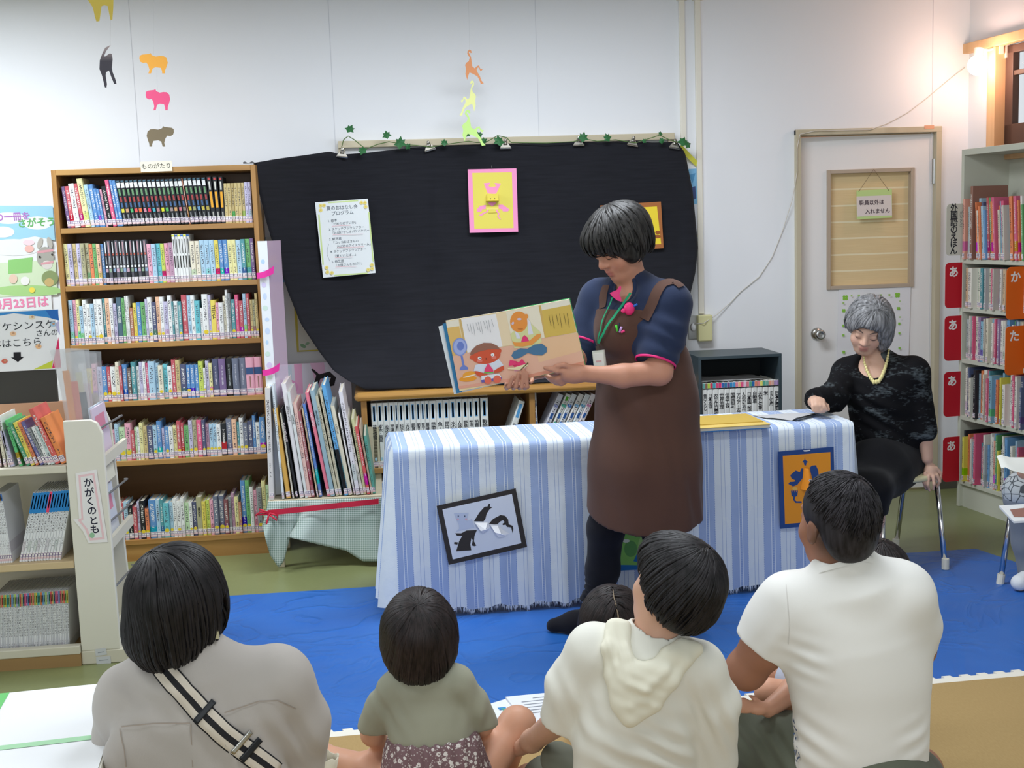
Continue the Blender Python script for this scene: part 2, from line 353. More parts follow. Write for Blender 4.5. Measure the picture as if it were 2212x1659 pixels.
# ---------------------------------------------------------------- low shelf with rounded worktop
LY = 5.75; LX0, LX1 = aty(765, 858, LY).x, aty(1512, 826, LY).x; LZ = aty(1000, 838, LY).z; LD = .38
ls = thing('low_shelf', 'low oak shelf with a rounded worktop under the black curtain', 'shelf', ((LX0 + LX1) / 2, LY, 0)); w2 = (LX1 - LX0) / 2; cx = (LX0 + LX1) / 2
g = G(); g.box((-w2, -.02, LZ - .042), (w2, LD, LZ)); part('worktop', g, ls, WTOP, bevel=.018)
ux = aty(1145, 900, LY).x - cx
for x in (-w2 + .03, ux, w2 - .05):
    g = G(); g.box((x, .01, 0), (x + .028, LD, LZ - .042)); part('upright', g, ls, WOODV, bevel=.002)
LSZ = aty(820, 1013, LY).z
for z in (LSZ, .06):
    for a, b in ((-w2 + .058, ux), (ux + .028, w2 - .05)):
        g = G(); g.box((a, .012, z - .024), (b, LD - .01, z)); part('shelf_board', g, ls, WOOD, bevel=.002)
g = G(); g.box((-w2 + .03, LD - .012, 0), (w2 - .022, LD, LZ - .042)); part('back_panel', g, ls, WOODB)
# ---------------------------------------------------------------- black box shelf
KY = 5.5; KX0, KX1 = aty(1509, 800, KY).x, aty(1689, 800, KY).x; KZ = aty(1600, 767.5, KY).z
kb = thing('box_shelf', 'black three-tier box shelf holding the white encyclopaedia volumes', 'shelf', ((KX0 + KX1) / 2, KY, 0)); w2 = (KX1 - KX0) / 2; KD = .30
KF = mat('black_box_laminate', '#3a464c', .4, var=.06)
for x in (-w2, w2 - .014):
    g = G(); g.box((x, 0, 0), (x + .014, KD, KZ - .014)); part('side_panel', g, kb, KF, bevel=.001)
g = G(); g.box((-w2, 0, KZ - .014), (w2, KD, KZ)); part('top_panel', g, kb, KF, bevel=.001)
KS = KZ - .28 - .135
for z in (KS, KS - .29, .03):
    g = G(); g.box((-w2 + .014, .004, z - .012), (w2 - .014, KD - .006, z)); part('shelf_board', g, kb, KF)
g = G(); g.box((-w2 + .014, KD - .006, 0), (w2 - .014, KD, KZ - .014)); part('back_panel', g, kb, mat('black_hardboard', '#23282a', .8))
# ---------------------------------------------------------------- right bookcase (stands along the right wall)
F_ = atz(2066, 1092, 0); RL, RD_ = .95, .27
RM = frame(F_, E_, N_)   # x along the case to the viewer, y into the case
if RM.col[2].z < 0: RM = Matrix(((E_.x, N_.x, 0, F_.x), (E_.y, N_.y, 0, F_.y), (0, 0, 1, 0), (0, 0, 0, 1)))
def rz(px, py): return onp(px, py, F_, N_).z
RH = rz(2080, 323); RZ = [rz(2078, y) for y in (560, 664, 775, 898, 1038)]
rc = thing('picture_bookcase', 'grey-green library bookcase along the window wall full of picture books', 'bookcase', RM)
for a in (0, RL - .022):
    g = G(); g.box((a, 0, 0), (a + .022, RD_, RH)); part('side_panel', g, rc, GREYG, bevel=.002)
g = G(); g.box((.022, 0, RH - .03), (RL - .022, RD_, RH)); part('top_panel', g, rc, GREYG, bevel=.002)
for z in RZ:
    g = G(); g.box((.022, .003, z - .022), (RL - .022, RD_ - .01, z)); part('shelf_board', g, rc, GREYG, bevel=.002)
g = G(); g.box((.022, RD_ - .012, 0), (RL - .022, RD_, RH - .03)); part('back_panel', g, rc, GREYG)
g = G(); g.box((.022, .02, 0), (RL - .022, .04, RZ[4] - .022)); part('plinth', g, rc, GREYG)
# ---------------------------------------------------------------- white low shelf and magazine rack on the left
SY = 4.3; SX1 = aty(158, 1200, SY).x; SX0 = SX1 - 1.05; SD = .36
def sz(py, px=130): return aty(px, py, SY).z
SZ = [sz(1006, 140), sz(1212, 160), sz(1452, 180)]
wsf = thing('low_white_shelf', 'low white shelf of science books standing left of the magazine rack', 'shelf', (SX1, SY, 0)); w = SX1 - SX0
for i, z in enumerate(SZ):
    g = G(); g.box((-w, .0, z - .026), (0, SD, z)); part('shelf_board', g, wsf, CREAMD if i != 1 else wood('pale_birch', '#cdb48a', '#d8c29b', 0, 5, .55, 0), bevel=.003)
for x in (-w - .02,):
    g = G(); g.box((x, 0, 0), (x + .02, SD, .88)); part('side_panel', g, wsf, CREAM, bevel=.003)
g = G(); g.box((-w, SD - .015, .05), (0, SD, SZ[0])); part('back_panel', g, wsf, CREAMD)
g = G(); g.box((-w, SD - .03, SZ[0]), (.02, SD, sz(893))); part('back_rail', g, wsf, TAN, bevel=.003)
g = G(); g.box((-w - .02, -.012, 0), (0, SD, .045)); part('plinth', g, wsf, wood('plinth_tan', '#9b7a4f', '#a9885a', 0, 5, .6, 0))
g = G(); g.box((-w - .02, -.015, .045), (0, .02, .075)); part('base_rail', g, wsf, CREAMD, bevel=.003)
rk = thing('magazine_rack', 'white end-of-shelf magazine rack with slanted trays and grey wires', 'rack', (SX1, SY, 0))
def rkx(px, py, Y): return aty(px, py, Y).x - SX1
topz = aty(180, 908, SY).z
xl, xr0, xr1 = 0.0, rkx(218, 930, SY), rkx(262, 1425, SY)
pol = [(xl + .002, .05), (xr1, .05), (xr0 + .004, topz - .05), (xr0 - .012, topz - .012), (xr0 - .035, topz), (xl + .002, topz)]
XZ = Matrix(((1, 0, 0, 0), (0, 0, -1, 0), (0, 1, 0, 0), (0, 0, 0, 1)))      # polygon xy -> xz plane, extruded toward -y
g = G(); g.prism(pol, -.022, 0, None, XZ); part('end_panel', g, rk, CREAM, bevel=.003)
FY = .40
xq = [rkx(232, 900, SY + FY), rkx(290, 1372, SY + FY)]; tz2 = aty(225, 880, SY + FY).z
pol = [(xl, .05), (xq[1], .05), (xq[0] + .01, tz2 - .06), (xq[0] - .006, tz2 - .015), (xq[0] - .04, tz2), (xl, tz2)]
g = G(); g.prism(pol, -FY - .02, -FY, None, XZ); part('end_panel', g, rk, CREAM, bevel=.003)
g = G(); g.box((xl + .004, .022, .05), (xl + .02, FY, .84)); part('back_panel', g, rk, CREAM)
for k, z in enumerate((.70, .40, .09)):
    xo = xr0 + (xr1 - xr0) * (1 - z / .9) * 1.0
    g = G(); g.ngon([(xl + .02, .023, z - .05), (xo - .012, .023, z + .02), (xo - .012, FY - .001, z + .02), (xl + .02, FY - .001, z - .05)]); g.box((xo - .016, .023, z + .012), (xo, FY - .001, z + .05)); part('tray', g, rk, CREAMD)
WIRE = mat('grey_wire', '#8d8f92', .4, .6)
for z in (.845, .60, .50, .26):
    xo = xr0 + (xr1 - xr0) * (1 - z / .9) - .02
    g = G(); g.tube([(xo - .02, .02, z - .02), (xo + .004, .05, z), (xo + .012, .2, z), (xo + .02, FY - .05, z), (xo, FY, z - .01)], .004); part('wire', g, rk, WIRE, smooth=True)
g = G(); g.box((xl, -.002, .0), (xr1 + .03, FY + .02, .05)); part('base', g, rk, CREAMD, bevel=.004)
# ---------------------------------------------------------------- floor coverings
def vfield(x, y): return mnoise.noise((x * 1.3, y * 3.2, .3)) * .006 + mnoise.noise((x * 4, y * 9, 4.3)) * .003 + mnoise.noise((x * 15, y * 22, 1.3)) * .0006
BLc, BRc, FRc, FLc = atz(430, 1294, 0), atz(2108, 1188, 0), atz(2560, 1330, 0), atz(500, 1640, 0)
FRc = BRc + (atz(2212, 1223, 0) - BRc).normalized() * 1.9
g = G(); P = []
for i in range(61):
    row = []
    for j in range(111):
        s, t = j / 110, i / 60; p = (BLc * (1 - s) + BRc * s) * (1 - t) + (FLc * (1 - s) + FRc * s) * t
        e = min(1, 8 * min(t, 1 - t, s, 1 - s)); row.append((p.x, p.y, .006 + max(-.004, vfield(p.x, p.y)) * e))
    P.append(row)
g.grid(P[::-1])
N = Nodes('blue_tarpaulin'); t = N.n('TexNoise'); t.inputs['Scale'].default_value = 3; t.inputs['Detail'].default_value = 6; N.l(N.tc.outputs['Object'], t.inputs['Vector'])
wv = N.n('TexWave'); wv.inputs['Scale'].default_value = 220; N.l(N.tc.outputs['Object'], wv.inputs['Vector'])
N.set(col=N.mix(t.outputs['Fac'], '#1f5db2', '#3373c6'), rough=.34, spec=.45); cr = N.n('TexNoise'); cr.inputs['Scale'].default_value = 2.4; cr.inputs['Detail'].default_value = 3; cr.inputs['Distortion'].default_value = 1.2; N.l(N.tc.outputs['Object'], cr.inputs['Vector'])
N.bump(N.math('ADD', N.math('POWER', N.math('SUBTRACT', 1, N.math('ABSOLUTE', N.math('MULTIPLY', N.math('SUBTRACT', cr.outputs['Fac'], .5), 5)), True), 5), N.math('MULTIPLY', wv.outputs['Fac'], .03)), .5, .010)
single('tarpaulin', g, 'crinkled bright blue tarpaulin spread over the floor before the striped table', 'tarpaulin', m=N.m, smooth=True)
# foam floor mats with a toothed white border
A_, B_ = atz(690, 1583, .016), atz(2212, 1449, .016); ex = (B_ - A_).normalized(); ex.z = 0; ey = Vector((-ex.y, ex.x, 0))
MM = Matrix(((ex.x, ey.x, 0, A_.x), (ex.y, ey.y, 0, A_.y), (0, 0, 1, .0065), (0, 0, 0, 1)))
fmt = thing('foam_mat', 'beige weave-patterned foam floor mat with a white toothed edging', 'mat', MM)
N = Nodes('straw_weave_foam'); mp = N.n('Mapping'); mp.inputs['Scale'].default_value = (190, 60, 1); N.l(N.tc.outputs['Object'], mp.inputs[0]); t = N.n('TexNoise'); t.inputs['Scale'].default_value = 1; t.inputs['Detail'].default_value = 2; N.l(mp.outputs[0], t.inputs['Vector'])
t2 = N.n('TexNoise'); t2.inputs['Scale'].default_value = 2; N.l(N.tc.outputs['Object'], t2.inputs['Vector'])
N.set(col=N.mix(t2.outputs['Fac'], N.mix(t.outputs['Fac'], '#9d8255', '#b69d6c'), '#ad9162'), rough=.75, spec=.15); N.bump(t.outputs['Fac'], .3, .001)
g = G(); g.box((-.62, -2.6, 0), (2.4, -.045, .012)); part('woven_surface', g, fmt, N.m)
pol = [(-.62, -.045)]; x = 2.4; top = []; pol.append((2.4, -.045)); pol.append((2.4, -.008))
while x > -.55:
    pol += [(x - .018, -.008), (x - .022, .008), (x - .052, .008), (x - .048, -.008)]; x -= .06
pol.append((-.62, -.008))
g = G(); g.prism(pol, 0, .0122); part('edging', g, fmt, mat('white_foam', '#e8e4d8', .7))
# ---------------------------------------------------------------- striped table
TZ = .68; TA, TB = atz(852, 968, TZ), atz(1840, 911, TZ); ex = (TB - TA); TLn = ex.length; ex = ex.normalized(); ey = Vector((-ex.y, ex.x, 0)); TDp = .40
MT = Matrix(((ex.x, ey.x, 0, TA.x), (ex.y, ey.y, 0, TA.y), (0, 0, 1, 0), (0, 0, 0, 1)))
tb = thing('folding_table', 'long folding table hidden beneath the blue striped cloth', 'table', MT)
g = G(); g.box((.01, .01, TZ - .035), (TLn - .01, TDp - .01, TZ - .006)); part('tabletop', g, tb, mat('table_laminate', '#b59a74', .5), bevel=.004)
for x in (.15, TLn - .15):
    g = G(); g.tube([(x, .06, TZ - .035), (x, .06, .03), (x, .33, .03), (x, .33, TZ - .035)], .012); part('leg', g, tb, STEEL, smooth=True)
N = Nodes('blue_white_stripe_cotton'); uvn = N.n('UVMap'); sp = N.n('SeparateXYZ'); N.l(uvn.outputs[0], sp.inputs[0])
u, v = sp.outputs[0], sp.outputs[1]; fr = N.math('FRACT', N.math('ADD', N.math('MULTIPLY', u, 1 / .1345), .12))
def band(a, b): return N.math('MULTIPLY', N.math('GREATER_THAN', fr, a), N.math('LESS_THAN', fr, b))
def either(*x):
    r = x[0]
    for y in x[1:]: r = N.math('MAXIMUM', r, y)
    return r
blue = band(0, .5); dots = N.math('GREATER_THAN', N.math('FRACT', N.math('MULTIPLY', v, 140)), .5)
wl = either(band(.225, .24), band(.315, .33)); bl = either(band(.70, .712), band(.81, .822)); dt = N.math('MULTIPLY', either(band(.485, .505), band(.992, 1), band(0, .008), band(.26, .275), band(.285, .297)), dots)
ns = N.n('TexNoise'); ns.inputs['Scale'].default_value = 7; ns.inputs['Detail'].default_value = 4; N.l(N.tc.outputs['Object'], ns.inputs['Vector'])
hb = N.math('MULTIPLY', N.math('GREATER_THAN', ns.outputs['Fac'], .5), .18)
c = N.mix(blue, N.mix(hb, '#e2eaf0', '#cedaec'), N.mix(hb, '#a3b7dc', '#b0c1e2')); c = N.mix(wl, c, '#eaf1f8'); c = N.mix(bl, c, '#9aadd4'); c = N.mix(dt, c, '#7f97cc')
N.set(col=c, rough=.8, spec=.1); n2 = N.n('TexNoise'); n2.inputs['Scale'].default_value = 34; n2.inputs['Detail'].default_value = 3; N.l(N.tc.outputs['Object'], n2.inputs['Vector']); N.bump(n2.outputs['Fac'], .25, .006)
g = G(); uv = []; NU, x0c, x1c = 150, -.006, TLn + .006; rows = []
def hang(x, t, side):  # fold offsets of the hanging part
    return (.006 * math.sin(x * 23 + 1.3 * math.sin(x * 5)) + .004 * math.sin(x * 61)) * t
vp = [(-1, 0)] 
prof = [(TDp + .012, TZ - .22), (TDp + .008, TZ - .08), (TDp + .004, TZ - .004), (TDp - .02, TZ)] + [(TDp * k / 6, TZ + .001) for k in range(5, 0, -1)] + [(.014, TZ), (0, TZ - .006)]
nh = 22
for k in range(nh + 1): prof.append((-.008 - .015 * (k / nh), TZ - .02 - (TZ - .055) * k / nh))
acc = 0; P = []
for i, (y, z) in enumerate(prof):
    if i: acc += math.hypot(y - prof[i - 1][0], z - prof[i - 1][1])
    row = []
    for j in range(NU + 1):
        x = x0c + (x1c - x0c) * j / NU; t = max(0, (TZ - z) / TZ) if y < .01 else 0
        dy = -abs(hang(x, t, 0)) * 1.6 if t > 0 else .0012 * mnoise.noise((x * 9, y * 9, 0)); zz = z + (.0018 * mnoise.noise((x * 8, y * 12, 2)) if y > .01 and z > TZ - .001 else 0)
        if i == len(prof) - 1: zz += .006 * math.sin(x * 37) + .004 * math.sin(x * 83 + 1)
        row.append((x, y + dy, zz)); uv.append((x, acc))
    P.append(row)
g.grid(P)
# hanging ends (left and right), flared a little and folded
for side in (0, 1):
    P = []; xb = x0c if side == 0 else x1c; sg = -1 if side == 0 else 1
    for k in range(nh + 1):
        row = []; t = k / nh
        for j in range(17):
            y = (TDp + .004) * j / 16; out = .012 + .05 * t + .03 * t * math.sin(j * 1.15 + 1) * (1 if side == 0 else .4); out *= (0 if j == 0 else 1)
            zz = TZ - .001 - (TZ - .05) * t; ff = -.008 - .015 * t - abs(hang(xb, t, 0)) * 1.6 if j == 0 and t > 0 else 0
            row.append((xb + sg * (out if t > 0 else 0), y + ff, zz)); uv.append((y + .05, t * .6))
        P.append(row if side == 1 else row[::-1])
    base = len(g.v); g.grid(P)
    if side == 0: uv[-17 * (nh + 1):] = [q for r in range(nh + 1) for q in uv[-17 * (nh + 1):][r * 17:(r + 1) * 17][::-1]]
# frayed fringe along the hem
g.uv = uv
clo = single('tablecloth', g, 'blue and white striped cotton cloth draped to the floor over the long table', 'tablecloth', MT, m=N.m, smooth=True)
fr = G(); rr = random.Random(5); lastrow = prof[-1]
for k in range(900):
    x = rr.uniform(x0c, x1c); z = lastrow[1] + .006 * math.sin(x * 37) + .004 * math.sin(x * 83 + 1); y = lastrow[0] - abs(hang(x, .92, 0)) * 1.6; d = rr.uniform(-.004, .004); w = .0007
    fr.ngon([(x - w, y, z + .001), (x + w, y, z + .001), (x + d + w, y - .002, z - rr.uniform(.010, .026)), (x + d - w, y - .002, z - .008)])
part('fringe', fr, clo, mat('pale_fringe', '#ccd9ee', .9))
# ---------------------------------------------------------------- white-papered low table in the near left corner
PZ = .45; a, b, c_ = atz(20, 1497, PZ), atz(250, 1474, PZ), atz(0, 1659, PZ)
ex = (b - a).normalized(); ey = Vector((-ex.y, ex.x, 0)); MP = Matrix(((ex.x, ey.x, 0, a.x), (ex.y, ey.y, 0, a.y), (0, 0, 1, 0), (0, 0, 0, 1)))
lt = thing('low_table', 'low table topped with white paper and green tape beside the woman in beige', 'table', MP)
def ptl(px, py): q = MP.inverted() @ atz(px, py, PZ); return q.x, q.y
g = G(); g.box((-.9, -.6, PZ - .03), (.27, 0, PZ - .003)); part('tabletop', g, lt, CREAM, bevel=.004)
for x in (-.84, .21):
    for y in (-.55, -.06):
        g = G(); g.box((x, y, 0), (x + .035, y + .035, PZ - .03)); part('leg', g, lt, CREAM)
pp = single('paper_cover', G().box((-.02, -.58, PZ - .002), (.265, .004, PZ - .0005)).box((-.88, -.58, PZ - .002), (-.03, .004, PZ - .0008)), 'white paper sheet with pale green tape stripes on the low table', 'paper', MP, m=mat('white_paper', '#eef0f2', .7, var=.03))
x1_, y1_ = ptl(0, 1616); x2_, y2_ = ptl(215, 1591)
g = G(); GT = fm('#a9d9ae'); dy_ = .012
g.ngon([(-.03, -.14, PZ + .0004), (.0, -.14, PZ + .0004), (.0, .003, PZ + .0004), (-.03, .003, PZ + .0004)], fm('#6cc470')); sl = (y2_ - y1_) / (x2_ - x1_)
g.ngon([(-.3, y1_ + sl * (-.3 - x1_) - dy_, PZ + .0006), (.265, y1_ + sl * (.265 - x1_) - dy_, PZ + .0006), (.265, y1_ + sl * (.265 - x1_) + dy_, PZ + .0006), (-.3, y1_ + sl * (-.3 - x1_) + dy_, PZ + .0006)], GT)
part('green_tape', g, pp)
# ================================================================= books
PAL = dict(w=('#eef0ee', 'white'), cr=('#ece4cc', 'cream'), lb=('#a9cfe6', 'pale blue'), b=('#3f86c6', 'blue'), tb=('#2f8f98', 'teal'), dt=('#27566a', 'dark teal'),
    nv=('#2b3566', 'navy'), pu=('#6a4a86', 'purple'), lv=('#c3bedd', 'lavender'), pk=('#eda6bd', 'pink'), hp=('#e2447c', 'hot pink'), r=('#c2384a', 'red'), o=('#e5793c', 'orange'),
    ob=('#b8704a', 'orange-brown'), y=('#ecd84a', 'yellow'), ly=('#ece6a0', 'pale yellow'), lm=('#c6d94a', 'lime'), g=('#5fae5a', 'green'), lg=('#bfe0b0', 'pale green'), k=('#23262a', 'black'),
    gy=('#8d9294', 'grey'), tn=('#cdb878', 'tan'), pe=('#f0bd97', 'peach'), tq=('#58c0cc', 'turquoise'), bn=('#5b4038', 'brown'), mv=('#b98aa6', 'mauve'), ol=('#a9a67c', 'olive'), mr=('#7c2a34', 'dark red'), sl=('#5c6680', 'slate'))
ONES = 'first second third fourth fifth sixth seventh eighth ninth tenth eleventh twelfth thirteenth fourteenth fifteenth sixteenth seventeenth eighteenth nineteenth'.split()
TENS = {2: ('twentieth', 'twenty'), 3: ('thirtieth', 'thirty'), 4: ('fortieth', 'forty'), 5: ('fiftieth', 'fifty')}
def ordi(n):
    if n < 20: return ONES[n - 1]
    return TENS[n // 10][0] if n % 10 == 0 else TENS[n // 10][1] + '-' + ONES[n % 10 - 1]
N = Nodes('book_cover'); oi = N.n('ObjectInfo'); sp = N.n('SeparateXYZ'); N.l(N.tc.outputs['Generated'], sp.inputs[0]); so = N.n('SeparateXYZ'); N.l(N.tc.outputs['Object'], so.inputs[0])
gx, gz, rnd = sp.outputs[0], sp.outputs[2], oi.outputs['Random']
cell = N.n('CombineXYZ'); N.l(N.math('FLOOR', N.math('MULTIPLY', gx, 11)), cell.inputs[0]); N.l(N.math('FLOOR', N.math('MULTIPLY', so.outputs[2], 420)), cell.inputs[1]); N.l(N.math('MULTIPLY', rnd, 91), cell.inputs[2])
wn = N.n('TexWhiteNoise'); N.l(cell.outputs[0], wn.inputs['Vector'])
def rng(v, a, b): return N.math('MULTIPLY', N.math('GREATER_THAN', v, a), N.math('LESS_THAN', v, b))
gap = N.math('LESS_THAN', N.math('FRACT', N.math('MULTIPLY', so.outputs[2], 105)), .76)
t1 = N.math('MULTIPLY', rng(gx, .27, .73), rng(gz, N.math('ADD', .36, N.math('MULTIPLY', rnd, .12)), N.math('SUBTRACT', .93, N.math('MULTIPLY', rnd, .1))) if False else rng(gz, .42, .9))
t2 = N.math('MULTIPLY', rng(gx, .38, .64), rng(gz, .2, .33))
msk = N.math('MULTIPLY', N.math('MULTIPLY', N.math('MAXIMUM', t1, t2), gap), N.math('GREATER_THAN', wn.outputs['Value'], .52)); msk = N.math('MULTIPLY', msk, N.math('LESS_THAN', so.outputs[1], .0045))
msk = N.math('MULTIPLY', msk, N.math('GREATER_THAN', oi.outputs['Alpha'], .5))
bwn = N.n('RGBToBW'); N.l(oi.outputs['Color'], bwn.inputs[0]); tc_ = N.mix(N.math('LESS_THAN', bwn.outputs[0], .3), '#3a3440', '#e9e6e0')
# a tinted lower band and small picture blotch on some spines
hs = N.n('HueSaturation'); hs.inputs['Saturation'].default_value = 1.25; hs.inputs['Value'].default_value = .8; N.l(N.math('ADD', .25, N.math('MULTIPLY', N.math('FRACT', N.math('MULTIPLY', rnd, 7.3)), .5)), hs.inputs['Hue']); N.l(oi.outputs['Color'], hs.inputs['Color'])
bandm = N.math('MULTIPLY', N.math('GREATER_THAN', N.math('FRACT', N.math('MULTIPLY', rnd, 13.7)), .62), rng(gz, .14, N.math('ADD', .3, N.math('MULTIPLY', N.math('FRACT', N.math('MULTIPLY', rnd, 31)), .2)).links[0].from_socket if False else .3))
bandm = N.math('MULTIPLY', bandm, N.math('GREATER_THAN', oi.outputs['Alpha'], .5))
N.set(col=N.mix(msk, N.mix(bandm, oi.outputs['Color'], hs.outputs[0]), tc_), rough=.4, spec=.35); M_COVER = N.m
M_PAGE = mat('page_paper', '#ded8c8', .85); M_LAB = fm('#f2eeea'); M_LABP = fm('#8c78a0'); M_LPK = fm('#dfc3c8')
_bk = {}
def book_meshes(w, h, d, hard=True):
    k = (round(w, 4), round(h, 3), round(d, 3))
    if k in _bk: return _bk[k]
    w, h, d = k; t = min(.0022, w * .2); c = min(.0025, w * .25)
    g = G(); g.prism([(0, d), (0, c), (w * .18, 0), (w * .82, 0), (w, c), (w, d), (w - t, d), (w - t, t + .001), (t, t + .001), (t, d)], 0, h, M_COVER)
    p = G(); p.box((t * .9, .003, .003), (w - t * .9, d - .004, h - .004), M_PAGE)
    a, b = w * .05, w * .95; l = G(); q = -.0005
    def bar(z0, z1, m, e=0, x0=a, x1=b): l.box((x0, q - e, z0), (x1, .0015, z1), m)
    bar(.007, .031, M_LAB); bar(.026, .028, M_LABP, .0002); bar(.0165, .0185, M_LABP, .0002); bar(.007, .0145, M_LPK, .0001)
    n = max(1, int(w / .006))
    for i in range(n):
        x = a + (b - a) * (i + .5) / n; bar(.0185, .026, M_LABP, .0002, x + (b - a) / n * .22, x + (b - a) / n * .5)
    _bk[k] = (g.mesh('book'), p.mesh('page_block'), l.mesh('call_label')); return _bk[k]
def book(M, w, h, d, colour, label, name='book', cat='book', group=None, glyph=True, decor=None, title=None, lab=True, labm=None):
    a, b, c = book_meshes(w, h, d)
    o = link(name, a, None, M); cc = lin(PAL[colour][0] if colour in PAL else colour); cc = tuple(v * .88 + .07 for v in cc) if max(cc) > .05 else cc; o.color = (*cc, 1 if glyph else 0); tag(o, label, cat, group)
    link('page_block', b, o)
    if lab: link('call_label', c, o)
    if decor or title:
        g = G()
        for z0, z1, x0, x1, col in decor or (): g.box((w * x0, -.0004, h * z0), (w * x1, .001, h * z1), fm(col))
        if title:
            s, col, zc, size, bold = title; XZt = Matrix(((1, 0, 0, w / 2), (0, 0, 1, -.0007), (0, 1, 0, h * zc), (0, 0, 0, 1)))
            tg = G(); text(tg, s, size, fm(col), vertical=True, bold=bold, ls=.78); g.add([(x, y, z) for x, y, z in tg.v], [f[::-1] for f in tg.f], fm(col), XZt)
        part('spine_print', g, o)
    return o
def leanM(x, y, z, a): return Matrix.Translation((x, y, z)) @ Matrix.Rotation(a, 4, 'Y')
# ---- six shelves of the tall bookcase: colour:width:height in the photo's measure (0.527 mm)
def expand(s):
    out = []
    for tkn in s.split():
        p = tkn.split(':'); n = 1
        if '*' in p[0]: n, p[0] = p[0].split('*'); n = int(n)
        for i in range(n):
            cs = p[0].split('|'); out.append((cs[i % len(cs)], float(p[1]), float(p[2])))
    return out
SERB = ['#d8d24a', '#c99a78', '#55b070', '#e05a5a', '#e5733f', '#c98aa0', '#d8405c', '#4ca8b8', '#b08080', '#d8d838', '#5aae5a', '#9a8a8a', '#c89a6a', '#d07a8a', '#8a7a72', '#c8b840', '#9aa070', '#6a9ac0', '#c0b050', '#b0a050']
ROWS = [
 "pu:35:355 r:40:355 w:50:375 r:45:375 ly:52:415 lb:40:365 b:45:365 b:30:330 b:25:325 pk:25:320 k:45:345 hp:35:400 b:30:400 b:32:395 15*kS:42:395 ob:10:400 5*kS:42:398 3*kT:42:402 6*tn:33:345 2*lv:32:350",
 "ly:38:365 lv:38:365 tn:38:365 lv:38:365 2*ol:38:365 o:33:355 g:33:358 pe:33:355 b:33:352 12*kU:32:380 pk:42:340 lb:40:340 tq:40:342 lm:34:340 pk:40:342 mv:40:345 6*wT:26:415 2*cr:42:352 3*lb:45:357 y:38:352 2*b:42:355 2*ly:38:352 lb:45:350 tb:40:355 g:45:355 pu:36:358",
 "lb:36:390 pk:30:390 ly:30:395 lb:30:335 w:36:390 w:38:355 lb:32:355 w:28:390 w:50:390 tb:28:395 pe:40:395 w:32:395 lv:32:350 dtO:48:400 g:28:395 w:20:410 w:20:410 ob:34:305 y:34:345 b:42:350 g:42:350 lv:22:375 w:40:390 nv:40:350 pe:36:390 w:36:390 lv:38:350 w:36:400 tb:16:345 w:44:350 tb:34:345 r:52:400 lb:36:395 w:36:395 tq:46:345 w:24:280 w:56:400 lv:26:390 yG:48:345 pk:26:320 w:42:320 cr:26:380 w:22:430 gy:26:400 tb:40:345 hp:34:385 r:44:330 lb:30:390 r:30:390 tn:28:335 ol:26:335 tn:28:390",
 "sl:40:330 w:40:345 w:20:290 y:40:300 pk:35:340 lv:40:310 b:38:310 r:28:305 w:45:305 cr:28:345 r:22:310 b:38:320 bn:34:290 tb:36:340 w:26:300 lv:25:335 w:25:335 hp:22:325 lb:52:340 lb:26:320 cr:36:300 tq:36:310 w:34:290 r:32:345 tn:34:340 nv:48:300 3*b:33:292 lm:36:320 w:18:260 lv:28:320 ly:26:300 nvA:54:335 puB:54:335 kC:54:335 slD:52:335 slE:56:335 2*pkF:64:338",
 "cr:45:290 w:40:285 b:38:300 lv:30:280 g:40:290 w:30:310 pk:36:280 lb:28:330 lg:44:300 pk:42:330 r:26:265 lg:16:290 w:20:290 ly:26:330 tn:30:300 nv:40:300 lb:30:300 b:32:335 lv:24:270 b:30:285 w:30:280 ly:30:290 r:26:330 r:22:310 g:36:285 lv:28:330 ol:34:330 hp:36:330 nv:24:330 mv:28:290 lb:28:290 lb:26:290 w:32:285 kY:40:290 sl:42:330 pe:34:320 tb:20:295 w:28:330 sl:34:285 nv:36:300 b:22:345 w:30:285 b:42:330",
 "g:30:330 cr:30:320 w:34:330 b:40:330 y:26:300 w:30:310 r:28:330 o:16:330 cr:22:325 r:24:330 lb:30:335 k:34:310 r:30:290 lv:22:330 k:38:340 o:26:270 b:54:340 lb:28:340 tb:26:340 tq:40:310 lb:30:310 w:26:340 w:30:320 w:26:345 lg:34:300 w:24:300 nv:32:300 olK:40:345 y:28:305 lm:30:315 pk:28:310 sl:36:345 sl:42:345 mr:32:310 gy:22:330 mv:24:360 ly:30:330 ob:20:280 b:36:470 g:30:470 w:26:410 pk:26:380 gy:38:400 ly:30:460 lg:26:420"]
ROWN = ['top', 'second', 'third', 'fourth', 'fifth', 'bottom']
TIT = dict(O=('オオカミの旅', '#e8f0ea', .62, .0165, .012), G=('ゴースト', '#2a2a2a', .68, .02, .02), A=('ハリー・ポッターと賢者の石', '#e8e4ee', .56, .0085, .01), B=('ハリー・ポッターと秘密の部屋', '#e8e4ee', .56, .0085, .01),
    C=('ハリー・ポッターとアズカバンの囚人', '#dfe8e8', .56, .0078, .01), D=('ハリー・ポッターと炎のゴブレット', '#e8e8f2', .56, .008, .01), E=('ハリー・ポッターと炎のゴブレット', '#e8e8f2', .56, .008, .01), Y=('ヤーガの走る家', '#f2eee8', .6, .012, .012), K=('黄泊の王', '#2f2a22', .6, .014, .014))
bcM = Matrix.Translation((0, BY, 0)); rr = random.Random(11)
